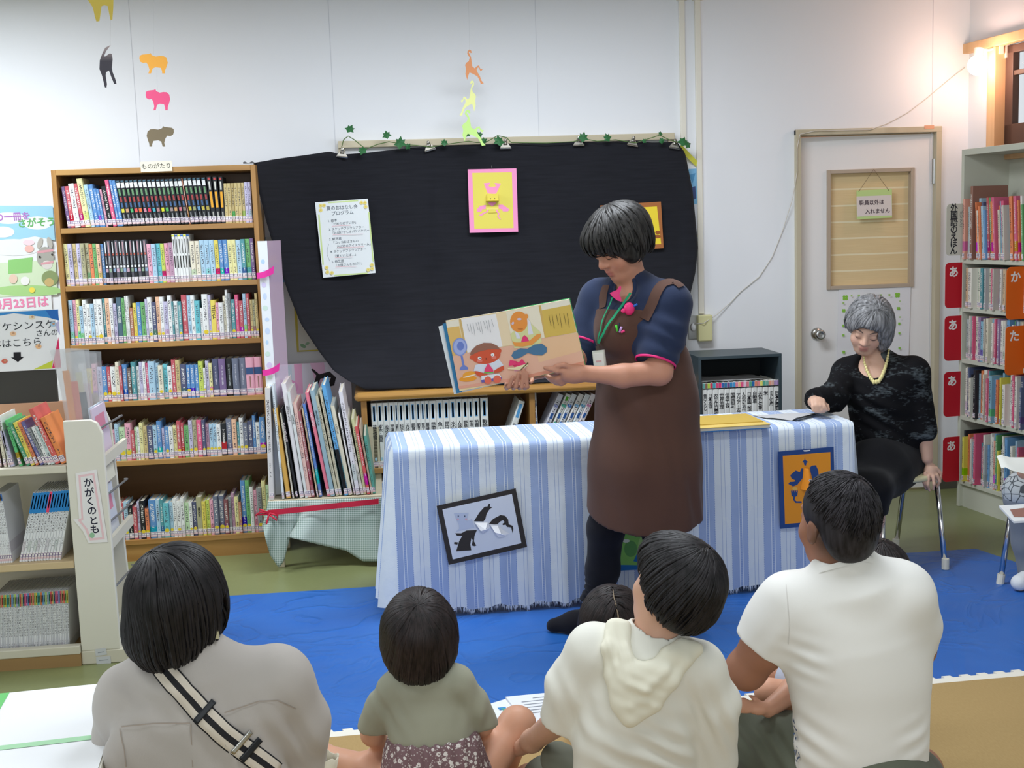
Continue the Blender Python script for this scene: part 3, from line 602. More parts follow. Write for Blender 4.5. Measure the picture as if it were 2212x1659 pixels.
for ri, spec in enumerate(ROWS):
    L = expand(spec); x0, x1 = BX0 + .026, BX1 - .026; tot = sum(a[1] for a in L); nlean = {0: 38}.get(ri, 0)
    k = (x1 - x0 - (.012 if ri == 0 else .002)) / tot; x = x0 + (.03 * 0 + (.024 if ri == 0 else 0)); k = (x1 - x - .001) / tot
    si = 0
    for i, (c, w, h) in enumerate(L):
        st = c[-1] if c[-1].isupper() else ''; c = c.rstrip('ABCDEFGKOSTUY'); h = h * .000527 * (1 + .0 * ri); w = w * k; h = min(h, .252)
        if ri == 5: h *= 1.02
        wr = round(w - .0006, 4); lean = 0
        if ri == 0: lean = -math.radians(6.5) * max(0, min(1, (37.5 - i) / 4)) if i > 2 else -math.radians(5)
        elif ri == 1: lean = -math.radians(1.0)
        dec, tt, gl = None, None, True
        cn = PAL[c][1]
        if st == 'S':
            q = SERB[si % 20]; si += 1; gl = False
            dec = [(.83, .94, .12, .88, '#e6e8e8'), (.955, .985, .2, .8, '#4a6a7a'), (.66, .80, .3, .7, '#6f9a70'), (.52, .63, .3, .7, '#a84a4a'), (.40, .50, .32, .68, '#4a6a94'), (.29, .37, .18, .82, q), (.15, .25, .35, .6, '#8a8e90')]
        elif st == 'T' and c == 'k': gl = False; dec = [(.93, .98, .25, .75, '#c05050'), (.72, .9, .32, .68, '#d8d8d0'), (.34, .68, .22, .78, '#e8a83a'), (.14, .25, .35, .65, '#b0b0a8')]
        elif st == 'T': dec = [(.955, .99, 0, 1, ['#d8d84a', '#4a7ac0'][i % 2]), (.60, .90, .35, .65, '#5a5a58'), (.30, .55, .3, .7, '#33332f')]; gl = False
        elif st == 'U': gl = False; c = ['k', '#3a3a48'][i % 2]; dec = [(.70, .97, .3, .62, ['#d6dade', '#c8a0a8'][i % 2]), (.66, .71, .3, .7, '#c86a5a'), (.46, .64, .34, .6, '#a9adb2'), (.38, .43, .2, .75, '#e8eaea'), (.28, .36, .15, .85, ['#8aa4c0', '#c0a0b0', '#90a890'][i % 3])]
        elif st == 'F': gl = False; dec = [(.55, .73, .02, .98, '#3e5a86'), (.2, .5, .42, .58, '#a07a74')]
        elif st == 'K': tt = TIT['K']; gl = False
        elif st in TIT: tt = TIT[st]; gl = False; dec = [(.10, .15, .35, .65, '#e0c83a')] if st in 'ABCDE' else ([(0.13, .42, .05, .95, '#b0242c')] if st == 'Y' else [])
        d = rr.choice((.135, .14, .148)); y = BY + .012 + rr.uniform(0, .012)
        zb = BZ[ri] + (abs(math.sin(lean)) * wr if lean < 0 else 0) * .0 + .0004
        o = book(leanM(x, y, zb + (wr * math.sin(-lean) if lean < 0 else 0), lean), wr, round(h, 3), d, c, '%s %s, %s from the left on the %s shelf of the wooden bookcase' % (cn, 'novel', ordi(i + 1), ROWN[ri]), group='novels on the %s shelf of the wooden bookcase' % ROWN[ri], glyph=gl, decor=dec, title=tt)
        if rr.random() < .35 and ri in (2, 3, 4, 5) and not st:
            s = G(); s.ngon([(px_, -.0012, pz_) for px_, pz_ in [(wr / 2 + wr * .42 * math.cos(a * PI / 8), .036 + wr * .36 * math.sin(a * PI / 8)) for a in range(16)]][::1], fm('#e3c93c')); part('round_sticker', s, o)
        x += w
# ---- helper placing a book by where its spine stands on a vertical plane
def spine(tx, ty, bx, by, wpx, Y, d, colour, label, zfix=None, **kw):
    a, b = aty(tx, ty, Y), aty(bx, by, Y)
    if zfix is not None: b = Vector((b.x, b.y, zfix))
    up = (a - b); h = up.length; up.normalize(); X = Vector((0, 1, 0)).cross(up); w = wpx * Y / FPX
    lo = max(0, abs(up.x) * w / 2)
    o = b - X * (w / 2) + Vector((0, 0, lo))
    M = Matrix(((X.x, 0, up.x, o.x), (X.y, 1, up.y, o.y), (X.z, 0, up.z, o.z), (0, 0, 0, 1)))
    return book(M, round(w, 4), round(h - lo, 3), d, colour, label, **kw)
# ---- reference volumes in the low shelf
REF = ['花・作物', '樹木・果実', '地球と岩石・化石', '海藻・海草', '総索引', '科学の歩み', '天体・宇宙', '飼育観察', '飼育と観察', '動物と植物', '顕微鏡', '昆虫Ⅰ', '魚・貝の図鑑', '昆虫・くも', '水の生物', '人体', '野草', '栽培', '恐竜', '動物']
bx = [240, 290, 340, 390, 440, 472, 520, 572, 622, 662, 700, 738, 797, 855, 910, 966, 1018, 1068, 1112, 1165, 1172, 1240]
tops = [283, 280, 278, 275, 272, 272, 268, 266, 264, 262, 260, 260, 254, 252, 248, 246, 244, 242, 238, 236, 230]
RY = LY + .03
for i, s in enumerate(REF):
    l, r = (bx[i], bx[i + 1]) if i < 19 else (1175, 1240)
    xl_, xr_ = 740 + l / 3.95, 740 + r / 3.95; yt = 800 + tops[i] / 3.95
    X0, X1 = aty(xl_, yt, RY).x, aty(xr_, yt, RY).x; zt = aty(xl_, yt, RY).z; w, h = X1 - X0 - .001, zt - LSZ
    sz_ = min(.026, w * .78)
    o = book(Matrix.Translation((X0, RY, LSZ)), round(w, 4), round(h, 3), .2, '#eceeec', 'white reference volume, %s from the left in the low oak shelf' % ordi(i + 1), 'reference_book', group='white science reference volumes', glyph=False,
        decor=[(.72, .955, .3, .7, '#5a9fd6'), (.73, .945, .36, .64, '#8fc3e6'), (.74, .93, .44, .56, '#4b8cc6'), (.11, .16, .3, .7, '#a8cfe4')], title=(s, '#2c2e36', .66 - .5 * len(s) * sz_ * .82 / h, sz_, .012))
spine(740 + 1535 / 3.95, 800 + 262 / 3.95, 740 + 1395 / 3.95 - 6, 1008, 13, RY, .2, '#eceeec', 'white reference volume leaning by itself against the oak upright', zfix=LSZ, name='reference_book', glyph=False, decor=[(.72, .95, .25, .75, '#5a9fd6')], title=('鳥', '#2c2e36', .58, .022, .012))
for i, (l, c, dd) in enumerate(((1635, '#e6e9ee', '#5a7ab8'), (1870, '#dfe0ec', '#9aa0d0'), (1935, '#eef0ea', '#4fb49a'), (1985, '#e8ecf2', '#4a7ac8'), (2045, '#f0ece8', '#7ab0d8'), (2100, '#e8eef2', '#5a9ac0'), (2150, '#efe6ea', '#c87aa8'))):
    px_ = 740 + l / 3.95; py_ = 800 + (190 if i == 0 else 205) / 3.95
    spine(px_, py_, px_ - (-8 if i == 0 else 62), 1008, 9 if i == 0 else 11.2, RY + .01, .17, c, ('narrow white comic volume upright beside the oak upright' if i == 0 else '%s comic volume, %s in the leaning row of the low shelf' % (['', 'lavender-white', 'white and green', 'white and blue', 'pale blue and white', 'teal-marked white', 'pink-marked white'][i], ordi(i))), zfix=LSZ, name='comic_book', group='leaning comics in the low shelf', glyph=True, lab=False,
        decor=[(.80, .84, .1, .45, dd), (.80, .84, .55, .9, dd), (.62, .70, .25, .75, '#2f5a9a'), (.52, .56, .1, .45, dd), (.52, .56, .55, .9, dd), (.30, .42, .3, .7, '#3a3a40')] + ([(.90, .96, .25, .75, '#5ab030')] if i == 2 else []))
for i in range(4):
    X0 = LX0 + .062 + i * .021
    book(Matrix.Translation((X0, RY, .06)), .02, .24, .17, ['#e9e7ea', '#d8dcec', '#f0e8e4', '#e4e8f0'][i], 'white comic volume, %s from the left on the lowest board of the oak shelf' % ordi(i + 1), 'comic_book', group='comics on the lowest oak board', decor=[(.55, .75, .1, .9, '#6a5aa0'), (.8, .97, .1, .9, '#9ab8e0')])
# ---- encyclopaedia volumes in the black box shelf
ENC = ['昔のくらし', '日本地理', '衣食住の歴史', '世界地理', '伝統工芸', '国際組織', 'アジア・太平洋', '人のからだ', '日本国憲法', '自動車', '天気と気象', '米', '食と健康', '日本の歴史']
TOPC = [('#6fb0a8', '#8a6a5a'), ('#b8d04a', '#d83a5a'), ('#4aa8c0', '#e0507a'), ('#e0407a', '#3a6ab0'), ('#3a7aa8', '#7a4a8a'), ('#3a8ac0', '#4a9ad0'), ('#e88aa0', '#f0c090'), ('#e85a8a', '#e8c8d8'), ('#e07a8a', '#5aa888'), ('#2a6aa8', '#e08a70'), ('#e88a90', '#e8e070'), ('#5aa890', '#7ab0a0'), ('#e8a08a', '#e0b0a0'), ('#b090c0', '#a080b8')]
ks = [300, 355, 415, 480, 545, 605, 668, 730, 790, 852, 915, 975, 1040, 1100, 1165]; EY = KY + .012
for i, s in enumerate(ENC):
    X0, X1 = (aty(1460 + k_ / 5.185, 846, EY).x for k_ in (ks[i], ks[i + 1])); w = X1 - X0 - .0008; h = .288; sz_ = min(.0235, w * .85, .16 / len(s) * 1.15)
    book(Matrix.Translation((X0, EY, KS)), round(w, 4), h, .2, '#ecece8', 'white encyclopaedia volume, %s from the left in the black box shelf' % ordi(i + 1), 'reference_book', group='encyclopaedia volumes in the black box shelf', glyph=False,
        decor=[(.915, .995, .02, .48, TOPC[i][0]), (.915, .995, .52, .98, TOPC[i][1]), (.895, .912, 0, 1, '#2a2a2e'), (.90, .907, .1, .3, '#e8e8e8'), (.90, .907, .5, .7, '#e8e8e8')], title=(s, '#25252c', .82 - .5 * len(s) * sz_ * .84 / h, sz_, .014))
g = G(); zt = KS + .289; xx = KX0 + .02; g.grid([[(xx + .31 * j / 10, KY + .03 + .2 * i / 6, zt + .001 + .004 * abs(math.sin(j * .9 + i * .5))) for j in range(11)] for i in range(7)]); single('loose_sheet', g, 'grey printed sheet lying across the tops of the encyclopaedia volumes', 'paper', m=mat('grey_print_paper', '#b9b7b6', .8, var=.1, vscale=30))
# ---- big picture books on the cloth-covered stand
TY = 5.42
BIG = [(115, 425, 140, 1120, 38, '#dcd8d6', None), (150, 405, 220, 1145, 26, '#dfe9ef', None), (165, 560, 255, 1125, 40, '#e0a92c', 'おばけでんしゃ'), (203, 590, 287, 1140, 26, '#d9d5c2', None), (206, 565, 312, 1130, 34, '#25262a', 'まどから★おくりもの'), (222, 395, 345, 1155, 34, '#ece8ea', 'おばけのてんぷら'), (255, 450, 375, 1150, 32, '#dfe4e2', 'だるまさん'), (295, 530, 395, 1140, 28, '#ecc0b4', None), (325, 580, 420, 1140, 25, '#a8505a', None), (347, 560, 450, 1145, 28, '#c9b38c', None), (357, 530, 470, 1145, 34, '#3b78c8', None), (377, 455, 525, 1145, 36, '#ef6f88', 'ともだちや'), (410, 440, 550, 1140, 32, '#8fb0bd', 'ねずみのでんしゃ'), (440, 480, 580, 1135, 34, '#c8c2a4', None), (466, 440, 602, 1140, 30, '#d8cdae', None), (486, 405, 640, 1140, 36, '#4aa7e2', None), (545, 545, 667, 1135, 32, '#e4dcc2', 'とべバッタ'), (588, 590, 695, 1130, 30, '#ece9e6', 'おしくらバス'), (600, 450, 717, 1130, 28, '#e6e2ea', None), (640, 620, 745, 1125, 26, '#e2ddd6', None), (680, 630, 765, 1120, 24, '#d3d39a', None), (705, 680, 787, 1105, 24, '#d8343a', None), (730, 690, 808, 1100, 18, '#c3a98c', None), (763, 740, 822, 1075, 20, '#3ea08e', None)]
BWORD = ['grey floral', 'pale blue-white', 'yellow', 'beige', 'black starred', 'white tall pink-lettered', 'greyish white', 'pink-orange', 'brick red', 'tan', 'royal blue', 'salmon pink', 'blue-grey', 'olive beige', 'cream', 'sky blue and black', 'cream grasshopper', 'white oval-badged', 'lilac-white tall', 'off-white', 'yellow-green', 'bright red', 'light brown', 'teal green']
STZ = aty(700, 1073, TY).z
def fitw(L, k=.93):
    out = []
    for i, a in enumerate(L):
        s = [min(abs(L[j][0] - a[0]), abs(L[j][2] - a[2])) for j in (i + 1,) if j < len(L)]; out.append(min([a[4]] + [max(10, v * k) for v in s]))
    return out
BW_ = fitw(BIG)
for i, (tx, ty, bx_, by_, w_, c, s) in enumerate(BIG):
    b_ = spine(540 + tx / 3.072, 700 + ty / 3.072, 540 + bx_ / 3.072, 700 + by_ / 3.072, BW_[i] / 3.072, TY + .004 * (i % 3), .34, c, '%s big picture book, %s from the left on the cloth-covered stand' % (BWORD[i], ordi(i + 1)), zfix=STZ, name='picture_book', group='big picture books on the cloth-covered stand', glyph=s is None,
        title=(s, '#f6e6e8' if c in ('#ef6f88', '#25262a') else '#33383c', .74, .0115 if i != 11 else .017, .012) if s else None, decor=[(.02, .42, .02, .98, '#1c1c20')] if i == 15 else None)
# ---- low white shelf: top row, mid magazines, bottom magazines
WT = [(-45, 1000, 10, 1362, 30, 'bn'), (-28, 960, 45, 1362, 40, 'cr'), (-5, 930, 75, 1360, 38, 'w'), (10, 1050, 102, 1356, 30, 'lv'), (45, 965, 165, 1340, 50, '#46c46a'), (70, 985, 225, 1332, 36, '#2c9a6c'), (112, 985, 258, 1326, 34, 'y'), (145, 985, 292, 1324, 36, 'o'), (172, 980, 330, 1320, 36, '#56549a'), (215, 1030, 360, 1314, 30, 'gy'), (252, 1020, 385, 1312, 30, 'w'), (285, 1015, 412, 1310, 30, '#c5d8d6'), (236, 880, 452, 1308, 40, '#d8483e'), (330, 945, 500, 1300, 46, '#ec8324')]
WN = ['brown', 'cream', 'white', 'lavender', 'bright green', 'dark green', 'yellow', 'orange lettered', 'indigo', 'grey', 'white lettered', 'pale teal', 'tall red', 'wide orange']
WW_ = fitw(WT)
for i, (tx, ty, bx_, by_, w_, c) in enumerate(WT):
    w_ = WW_[i]
    spine(tx / 3.606, 640 + ty / 3.606, bx_ / 3.606, 640 + by_ / 3.606, w_ / 3.606, SY + .03, .17, c, '%s book leaning in the top row of the low white shelf' % WN[i], zfix=SZ[0], group='books in the top row of the low white shelf')
def magazine(tx, ty, bx_, by_, w_, Y, c, label, zf, grp, fr=.3, white='#eceef2'):
    return spine(tx, ty, bx_, by_, w_, Y, .2, white, label, zfix=zf, name='magazine', cat='magazine', group=grp, glyph=True, decor=[(1 - fr, .998, 0, 1, c), (1 - fr * .8, .96, .3, .7, '#a9d0ea')])
for i in range(14):
    t = i / 13; magazine((238 + 252 * t) / 3.19, 1000 + (207 - 22 * t) / 3.19, (142 + 268 * t) / 3.19, 1000 + (700 - 20 * t) / 3.19, 5.6, SY + .03, '#2f86cc' if i != 6 else '#ea4a72', ('white magazine with a pink top on the middle board of the white shelf' if i == 6 else 'blue-topped white magazine, %s from the left on the middle white board' % ordi(i + 1)), SZ[1], 'magazines on the middle board of the white shelf')
for i in range(7):
    magazine((-52 + i * 9.5) / 3.19, 1000 + 215 / 3.19, (5 + i * 13) / 3.19, 1000 + 705 / 3.19, 3.6, SY + .03, ['#4a7ac0', '#3a3a44', '#8a6a50'][i % 3], 'thin magazine leaning the other way, %s from the left on the middle white board' % ordi(i + 1), SZ[1], 'back-leaning magazines on the middle white board', .1)
MC = ['#c8506a', '#6a9ac8', '#c85a6a', '#a0a8c8', '#8fb070', '#c8b06a', '#7ab08a', '#c87ab0', '#8aa8a0', '#b09a6a', '#5a9a90', '#c8b84a', '#4a7a8a', '#d0784a', '#5a8ab8', '#b0c86a', '#e07060', '#d0585a', '#4aa0a0']
for i in range(46):
    t = i / 45; magazine((-40 + 502 * t) / 3.19, 1000 + (915 - 38 * t) / 3.19, (-35 + 512 * t) / 3.19, 1000 + (1402 - 40 * t) / 3.19, 3.2, SY + .04, MC[(i * 7) % 19], 'slim white magazine topped %s, %s from the left on the bottom white board' % ('in colour', ordi(i + 1)), SZ[2] + .02, 'slim magazines on the bottom board of the white shelf', .17, ['#e4e6ea', '#eceef0', '#dcdfe4'][i % 3])
g = G(); g.box((SX0 + .02, SY + .02, SZ[2]), (SX1 - .03, SY + .3, SZ[2] + .02)); single('board_riser', g, 'brown wooden board raising the slim magazines on the bottom shelf', 'board', m=wood('riser_wood', '#8d6740', '#a57b4e', 0, 6, .6, 0))
# ---- picture books along the window wall
RC = ['#e8e4da', '#9fc4d8', '#d8507a', '#2f8a96', '#ece6d4', '#e8a08a', '#5a9ad0', '#e6e4dc', '#dcd8c8', '#e8e040', '#4a9a4a', '#d83a70', '#efe9dc', '#c8c4b8', '#3a4a7a', '#e8782c', '#b0b8b8', '#c03a3a', '#8a6a9a', '#e0d8c0', '#f0ece0', '#7ab0c8', '#d0b088', '#2a2a30']
RWD = ['off-white', 'pale blue', 'rose', 'teal', 'cream', 'salmon', 'sky blue', 'chalk white', 'stone', 'bright yellow', 'green', 'magenta', 'ivory', 'light grey', 'indigo', 'orange', 'grey', 'red', 'violet', 'buff', 'milk white', 'dusty blue', 'tan', 'black']
rr = random.Random(21)
for s in range(5):
    x = .03; i = 0; H = (RH if s == 0 else RZ[s - 1]) - RZ[s] - .03
    while x < .74:
        ci = rr.randrange(24); w = rr.choice((.009, .011, .013, .016, .02)); h = round(min(H - .012, rr.choice((.2, .215, .23, .245, .26, .275))), 3) if s else round(rr.choice((.24, .26, .28, .3)), 3)
        if s == 0 and i == 4: ci, w, h = 22, .02, .36
        i += 1; out = rr.choice((-.012, 0, .004, .01, .015, -.02)); lean = math.radians(4) if s == 0 and i > 6 else 0
        M = RM @ leanM(x, .01 + out, RZ[s], -lean if lean else 0)
        if lean: M = RM @ leanM(x, .01 + out, RZ[s] + w * math.sin(lean), -lean)
        book(M, w, h, .2, '#8a5238' if (s == 0 and i == 5) else RC[ci], '%s picture book, %s from the door on the %s board of the grey-green bookcase' % ('tall brown' if (s == 0 and i == 5) else RWD[ci], ordi(i), ['top', 'second', 'third', 'fourth', 'lowest'][s]), 'picture_book', group='picture books on the %s board of the grey-green bookcase' % ['top', 'second', 'third', 'fourth', 'lowest'][s])
        x += w + .0008
# divider signs
def tab(px, py, s, x, zc, hh, ww, col, label, tcol='#f2eeee', vertical=False, cham=0):
    """plate standing across the shelf at x, sticking out into the room"""
    M = RM @ Matrix(((0, 0, 1, x), (-1, 0, 0, 0), (0, 1, 0, zc), (0, 0, 0, 1)))   # local x -> out of shelf, y up, z toward viewer
    M = RM @ Matrix(((0, 0, 1, x), (1, 0, 0, 0), (0, 1, 0, zc), (0, 0, 0, 1)))
    return M
def divider(x, z0, z1, out, col, s, label, text2=None, size=.036, plate='#dfe0d4'):
    g = G(); h = z1 - z0; M = RM @ Matrix(((0, 0, 1, x), (1, 0, 0, -out), (0, 1, 0, z0), (0, 0, 0, 1)))
    # local x runs into the shelf (so it reads left to right from the room), y up, z toward the viewer
    g.prism(rrect(0, 0, out + .1, h, .022), -.0015, .0015, fm(col, .45))
    if text2:
        tg = text(G(), s, size, fm('#33343a'), .042, h / 2, .002, vertical=True, bold=.02, ls=.8); g.add(tg.v, tg.f, fm('#33343a'))
        tg = text(G(), text2, size * .42, fm('#55565a'), .082, h * .7, .002, vertical=True, ls=.85); g.add(tg.v, tg.f, fm('#55565a'))
    else:
        tg = text(G(), s, .056, fm('#f4efee'), .046, h - .05, .002, bold=.03); g.add(tg.v, tg.f, fm('#f4efee'))
    return single('divider_sign', g, label, 'sign', M)
OUT = .095
divider(.018, rz(2070, 551), rz(2070, 440), OUT * .98, '#cfd0c2', '外国語のえほん', 'grey shelf sign reading foreign-language picture books beside the door', 'がいこくご', .044)
for k, (a, b) in enumerate(((663, 566), (776, 680), (896, 800), (1036, 940))):
    divider(.018, rz(2064, a), rz(2064, b), OUT + .0 * k, '#c3202f', 'あ', 'red rounded divider sign on the %s board of the grey-green bookcase' % ['second', 'third', 'fourth', 'lowest'][k])
for k, (a, b, s) in enumerate(((688, 575, 'か'), (807, 702, 'た'))):
    divider(.50, rz(2200, a), rz(2200, b), OUT, '#ea6a1c', s, 'orange rounded divider sign on the %s board of the grey-green bookcase' % ['second', 'third'][k])
g = G(); g.box((.62, .04, RH), (.9, .22, RH + .09)); o = single('storage_box', g, 'orange plastic box on top of the grey-green bookcase', 'box', RM, m=mat('orange_plastic', '#e07a3a', .45), bevel=.012)
# ================================================================= curtain, papers, wall things
def px2(M, p0, n):
    """returns f(px,py) -> local xy of frame M on plane"""
    Mi = M.inverted()
    def f(px, py): q = Mi @ onp(px, py, p0, n); return q.x, q.y
    return f
def sheet(name, label, cat, corners, p0, n, col, layers=None, zoom=None, thick=.0012, extra=None, group=None, off=0, parts='print'):
    """flat paper or card on a plane: corners TL,TR,BL in photo pixels; layers (colour, polygon) given in a zoom (ox, oy, scale)"""
    n = Vector(n).normalized(); p0 = Vector(p0) + n * off
    tl, tr, bl = (onp(*c, p0, n) for c in corners[:3]); M, w, h = quadframe(tl, tr, bl)
    if len(corners) > 3: br = M.inverted() @ onp(*corners[3], p0, n)
    pol = rect(0, 0, w, h)
    g = G(); g.prism(pol, -thick / 2, thick / 2)
    o = single(name, g, label, cat, M, group, m=fm(col))
    f = px2(M, p0, n); ox, oy, s = zoom or (0, 0, 1)
    if layers:
        L = [(c, [f(ox + x / s, oy + y / s) for x, y in p]) for c, p in layers]
        part(parts, art(L, thick / 2 + .0003), o)
    if extra: extra(o, f, w, h)
    return o, f, w, h, M
def wr_(o, items, z=.0012, name='lettering'):
    """lettering on a sheet: (text, size, colour, x, y, rot, bold, align, vertical)"""
    g = G()
    for it in items:
        s, sz, c, x, y = it[:5]; kw = it[5] if len(it) > 5 else {}
        text(g, s, sz, fm(c), x, y, z, **kw)
    return part(name, g, o)
# ---------------------------------------------------------------- black curtain
def sm(v): v = max(0, min(1, v)); return v * v * (3 - 2 * v)
def Yc(px, py):
    t = max(0, min(1, (py - 320) / 515)); l = max(0, min(1, (760 - px) / 215))
    return 6.115 - .385 * l ** 1.4 * (1 - t) ** .7 - .335 * t ** 3.2
def interp(L, t):
    """polyline of pixel points by chord length"""
    d = [0]
    for a, b in zip(L, L[1:]): d.append(d[-1] + math.hypot(b[0] - a[0], b[1] - a[1]))
    s = t * d[-1]
    for i in range(len(L) - 1):
        if s <= d[i + 1] + 1e-9: k = (s - d[i]) / max(1e-9, d[i + 1] - d[i]); return (L[i][0] + k * (L[i + 1][0] - L[i][0]), L[i][1] + k * (L[i + 1][1] - L[i][1]))
    return L[-1]
CTOP = [(548, 352), (600, 343), (660, 335), (712, 327), (738, 334), (800, 329), (860, 322), (925, 316), (1000, 313), (1092, 311), (1170, 309), (1250, 306), (1310, 307), (1367, 304), (1410, 308), (1462, 306)]
CLEFT = [(548, 352), (556, 400), (576, 480), (596, 550), (622, 630), (650, 700), (690, 760), (720, 800), (752, 822), (790, 842)]
CRIGHT = [(1462, 306), (1480, 330), (1494, 400), (1496, 410), (1502, 470), (1508, 535), (1502, 590), (1490, 640), (1483, 690), (1482, 750), (1482, 824)]
CBOT = [(790, 842), (900, 842), (1100, 836), (1300, 829), (1482, 824)]
P = []; nu, nv = 120, 60
for j in range(nv + 1):
    t = j / nv; row = []
    for i in range(nu + 1):
        s = i / nu; T, B, Lf, R = interp(CTOP, s), interp(CBOT, s), interp(CLEFT, t), interp(CRIGHT, t); c = [CTOP[0], CTOP[-1], CBOT[0], CBOT[-1]]
        x, y = ((1 - t) * T[k] + t * B[k] + (1 - s) * Lf[k] + s * R[k] - ((1 - s) * (1 - t) * c[0][k] + s * (1 - t) * c[1][k] + (1 - s) * t * c[2][k] + s * t * c[3][k]) for k in (0, 1))
        e = min(1, 6 * s, 6 * (1 - s)) * min(1, 5 * t + .3)
        fold = .010 * math.sin((x - .35 * y) * .034 + 2.1 * math.sin(y * .006)) * (.3 + t) + .006 * mnoise.noise((x * .012, y * .006, 1)) + (.028 * math.exp(-((x - 1492 + (y - 300) * .0) / 17) ** 2) - .02 * math.exp(-((x - 1470) / 9) ** 2)) * min(1, t * 4) - .012 * math.exp(-((x - 940) / 7) ** 2) * min(1, t * 5)
        yy = Yc(x, y) - fold * e; p = aty(x, y, min(yy, 6.15))
        if p.y > LY - .03 and t > .8: p.z = max(p.z, LZ + .003 + .004 * abs(math.sin(x * .05)))
        row.append(tuple(p))
    P.append(row)
g = G(); g.grid(P[::-1])
N = Nodes('black_cotton'); mp = N.n('Mapping'); mp.inputs['Scale'].default_value = (6, 6, 90); N.l(N.tc.outputs['Object'], mp.inputs[0]); t = N.n('TexNoise'); t.inputs['Scale'].default_value = 1; t.inputs['Detail'].default_value = 3; N.l(mp.outputs[0], t.inputs['Vector'])
N.set(col=N.mix(t.outputs['Fac'], '#16171c', '#25262d'), rough=.85, spec=.15, sheen=.15); N.bump(t.outputs['Fac'], .15, .002)
cur = single('curtain', g, 'black cotton curtain clipped to the wall rail as a backdrop', 'curtain', m=N.m, smooth=True)
sd = cur.modifiers.new('thickness', 'SOLIDIFY'); sd.thickness = .0015
g = G(); P = []
for k in range(13):
    s = k / 12; a, b = aty(524 + 30 * s, 347 + 2 * s, BY + .03), aty(526 + 26 * s, 358 - 4 * s, BY + .002); P.append([tuple(Vector((a.x, BY + .12, BH + .012))), tuple(Vector((a.x, BY + .04, BH + .013 + .004 * math.sin(k)))), tuple(Vector((b.x, BY - .004, BH + .004)))])
g.grid(P); o = part('turned_corner', g, cur, N.m, smooth=True); o.matrix_basis = cur.matrix_basis.inverted()
# ---------------------------------------------------------------- notice board rail with clips and ivy
a, b = aty(730, 305, 6.16), aty(1457, 287, 6.16); a2 = aty(730, 318, 6.16)
nb = thing('whiteboard', 'pale wood-framed whiteboard on the wall mostly hidden by the black curtain', 'board', ((a.x + b.x) / 2, WY, a2.z - .98)); w2 = (b.x - a.x) / 2; ht = a.z - (a2.z - .98)
g = G(); g.box((-w2, -.045, ht - .034), (w2, 0, ht)); part('top_rail', g, nb, PALE, bevel=.003)
g = G(); g.box((-w2, -.03, ht - 1.05), (-w2 + .03, 0, ht - .034)); g.box((w2 - .03, -.03, ht - 1.05), (w2, 0, ht - .034)); part('side_rail', g, nb, PALEV)
g = G(); g.box((-w2 + .03, -.012, ht - 1.05), (w2 - .03, -.002, ht - .034)); part('board_panel', g, nb, mat('whiteboard_white', '#e6e8ea', .3))
CLW = mat('clip_steel', '#a8a49c', .25, 1.0)
for i, (px, py, ro) in enumerate(((739, 334, .12), (928, 319, -.25), (1092, 315, 0), (1250, 309, 0), (1367, 309, .2), (1457, 315, .15))):
    p = aty(px, py, Yc(px, py) - .016); M = Matrix.Translation(p) @ Matrix.Rotation(ro, 4, 'Y')
    r = thing('bulldog_clip', 'silver bulldog clip gripping the curtain top, %s from the bookcase' % ordi(i + 1), 'clip', M, 'bulldog clips on the curtain rail')
    g = G(); g.prism([(-.028, -.012), (.028, -.012), (.026, -.006), (.012, .014), (-.012, .014), (-.026, -.006)], -.004, -.002, None, Matrix(((1, 0, 0, 0), (0, 0, -1, 0), (0, 1, 0, 0), (0, 0, 0, 1)))); g.tube([(-.028, 0, -.012), (.028, 0, -.012)], .0045, n=8); part('jaw', g, r, CLW)
    g = G(); g.tube([(-.010, .004, .012), (.010, .004, .012)], .009, n=12); g.ball((0, -.004, .026), (.008, .003, .009), None, 6); part('spring', g, r, CLW, smooth=True)
iv = thing('ivy_garland', 'artificial green ivy garland trailing along the pale curtain rail', 'ivy', aty(1100, 296, 6.09))
I0 = iv.matrix_basis.inverted(); gs = G(); rr = random.Random(4)
IVY = [(738, 318), (742, 302), (752, 294), (764, 301), (790, 322), (815, 312), (840, 306), (872, 312), (900, 314), (930, 318), (970, 311), (1012, 305), (1030, 308), (1052, 306), (1075, 293), (1094, 297), (1104, 308), (1180, 309), (1238, 306), (1262, 300), (1290, 305), (1330, 302), (1372, 309), (1425, 292), (1446, 302), (1478, 312)]
pts = [I0 @ aty(x, y, 6.10 - .015 * abs(math.sin(i))) for i, (x, y) in enumerate(IVY)]
sp_ = []
for i in range(len(pts) - 1):
    for k in range(4): sp_.append(pts[i].lerp(pts[i + 1], k / 4))
gs.tube(sp_ + [pts[-1]], .0022, n=6); part('stem', gs, iv, mat('ivy_stem', '#5f7a46', .6), smooth=True)
LEAF = [(0, -1), (.45, -.55), (1, -.35), (.62, .05), (.72, .55), (.3, .45), (0, 1), (-.3, .45), (-.72, .55), (-.62, .05), (-1, -.35), (-.45, -.55)]
LM = mat('ivy_leaf', '#2f6a3c', .45, var=.25, vscale=25)
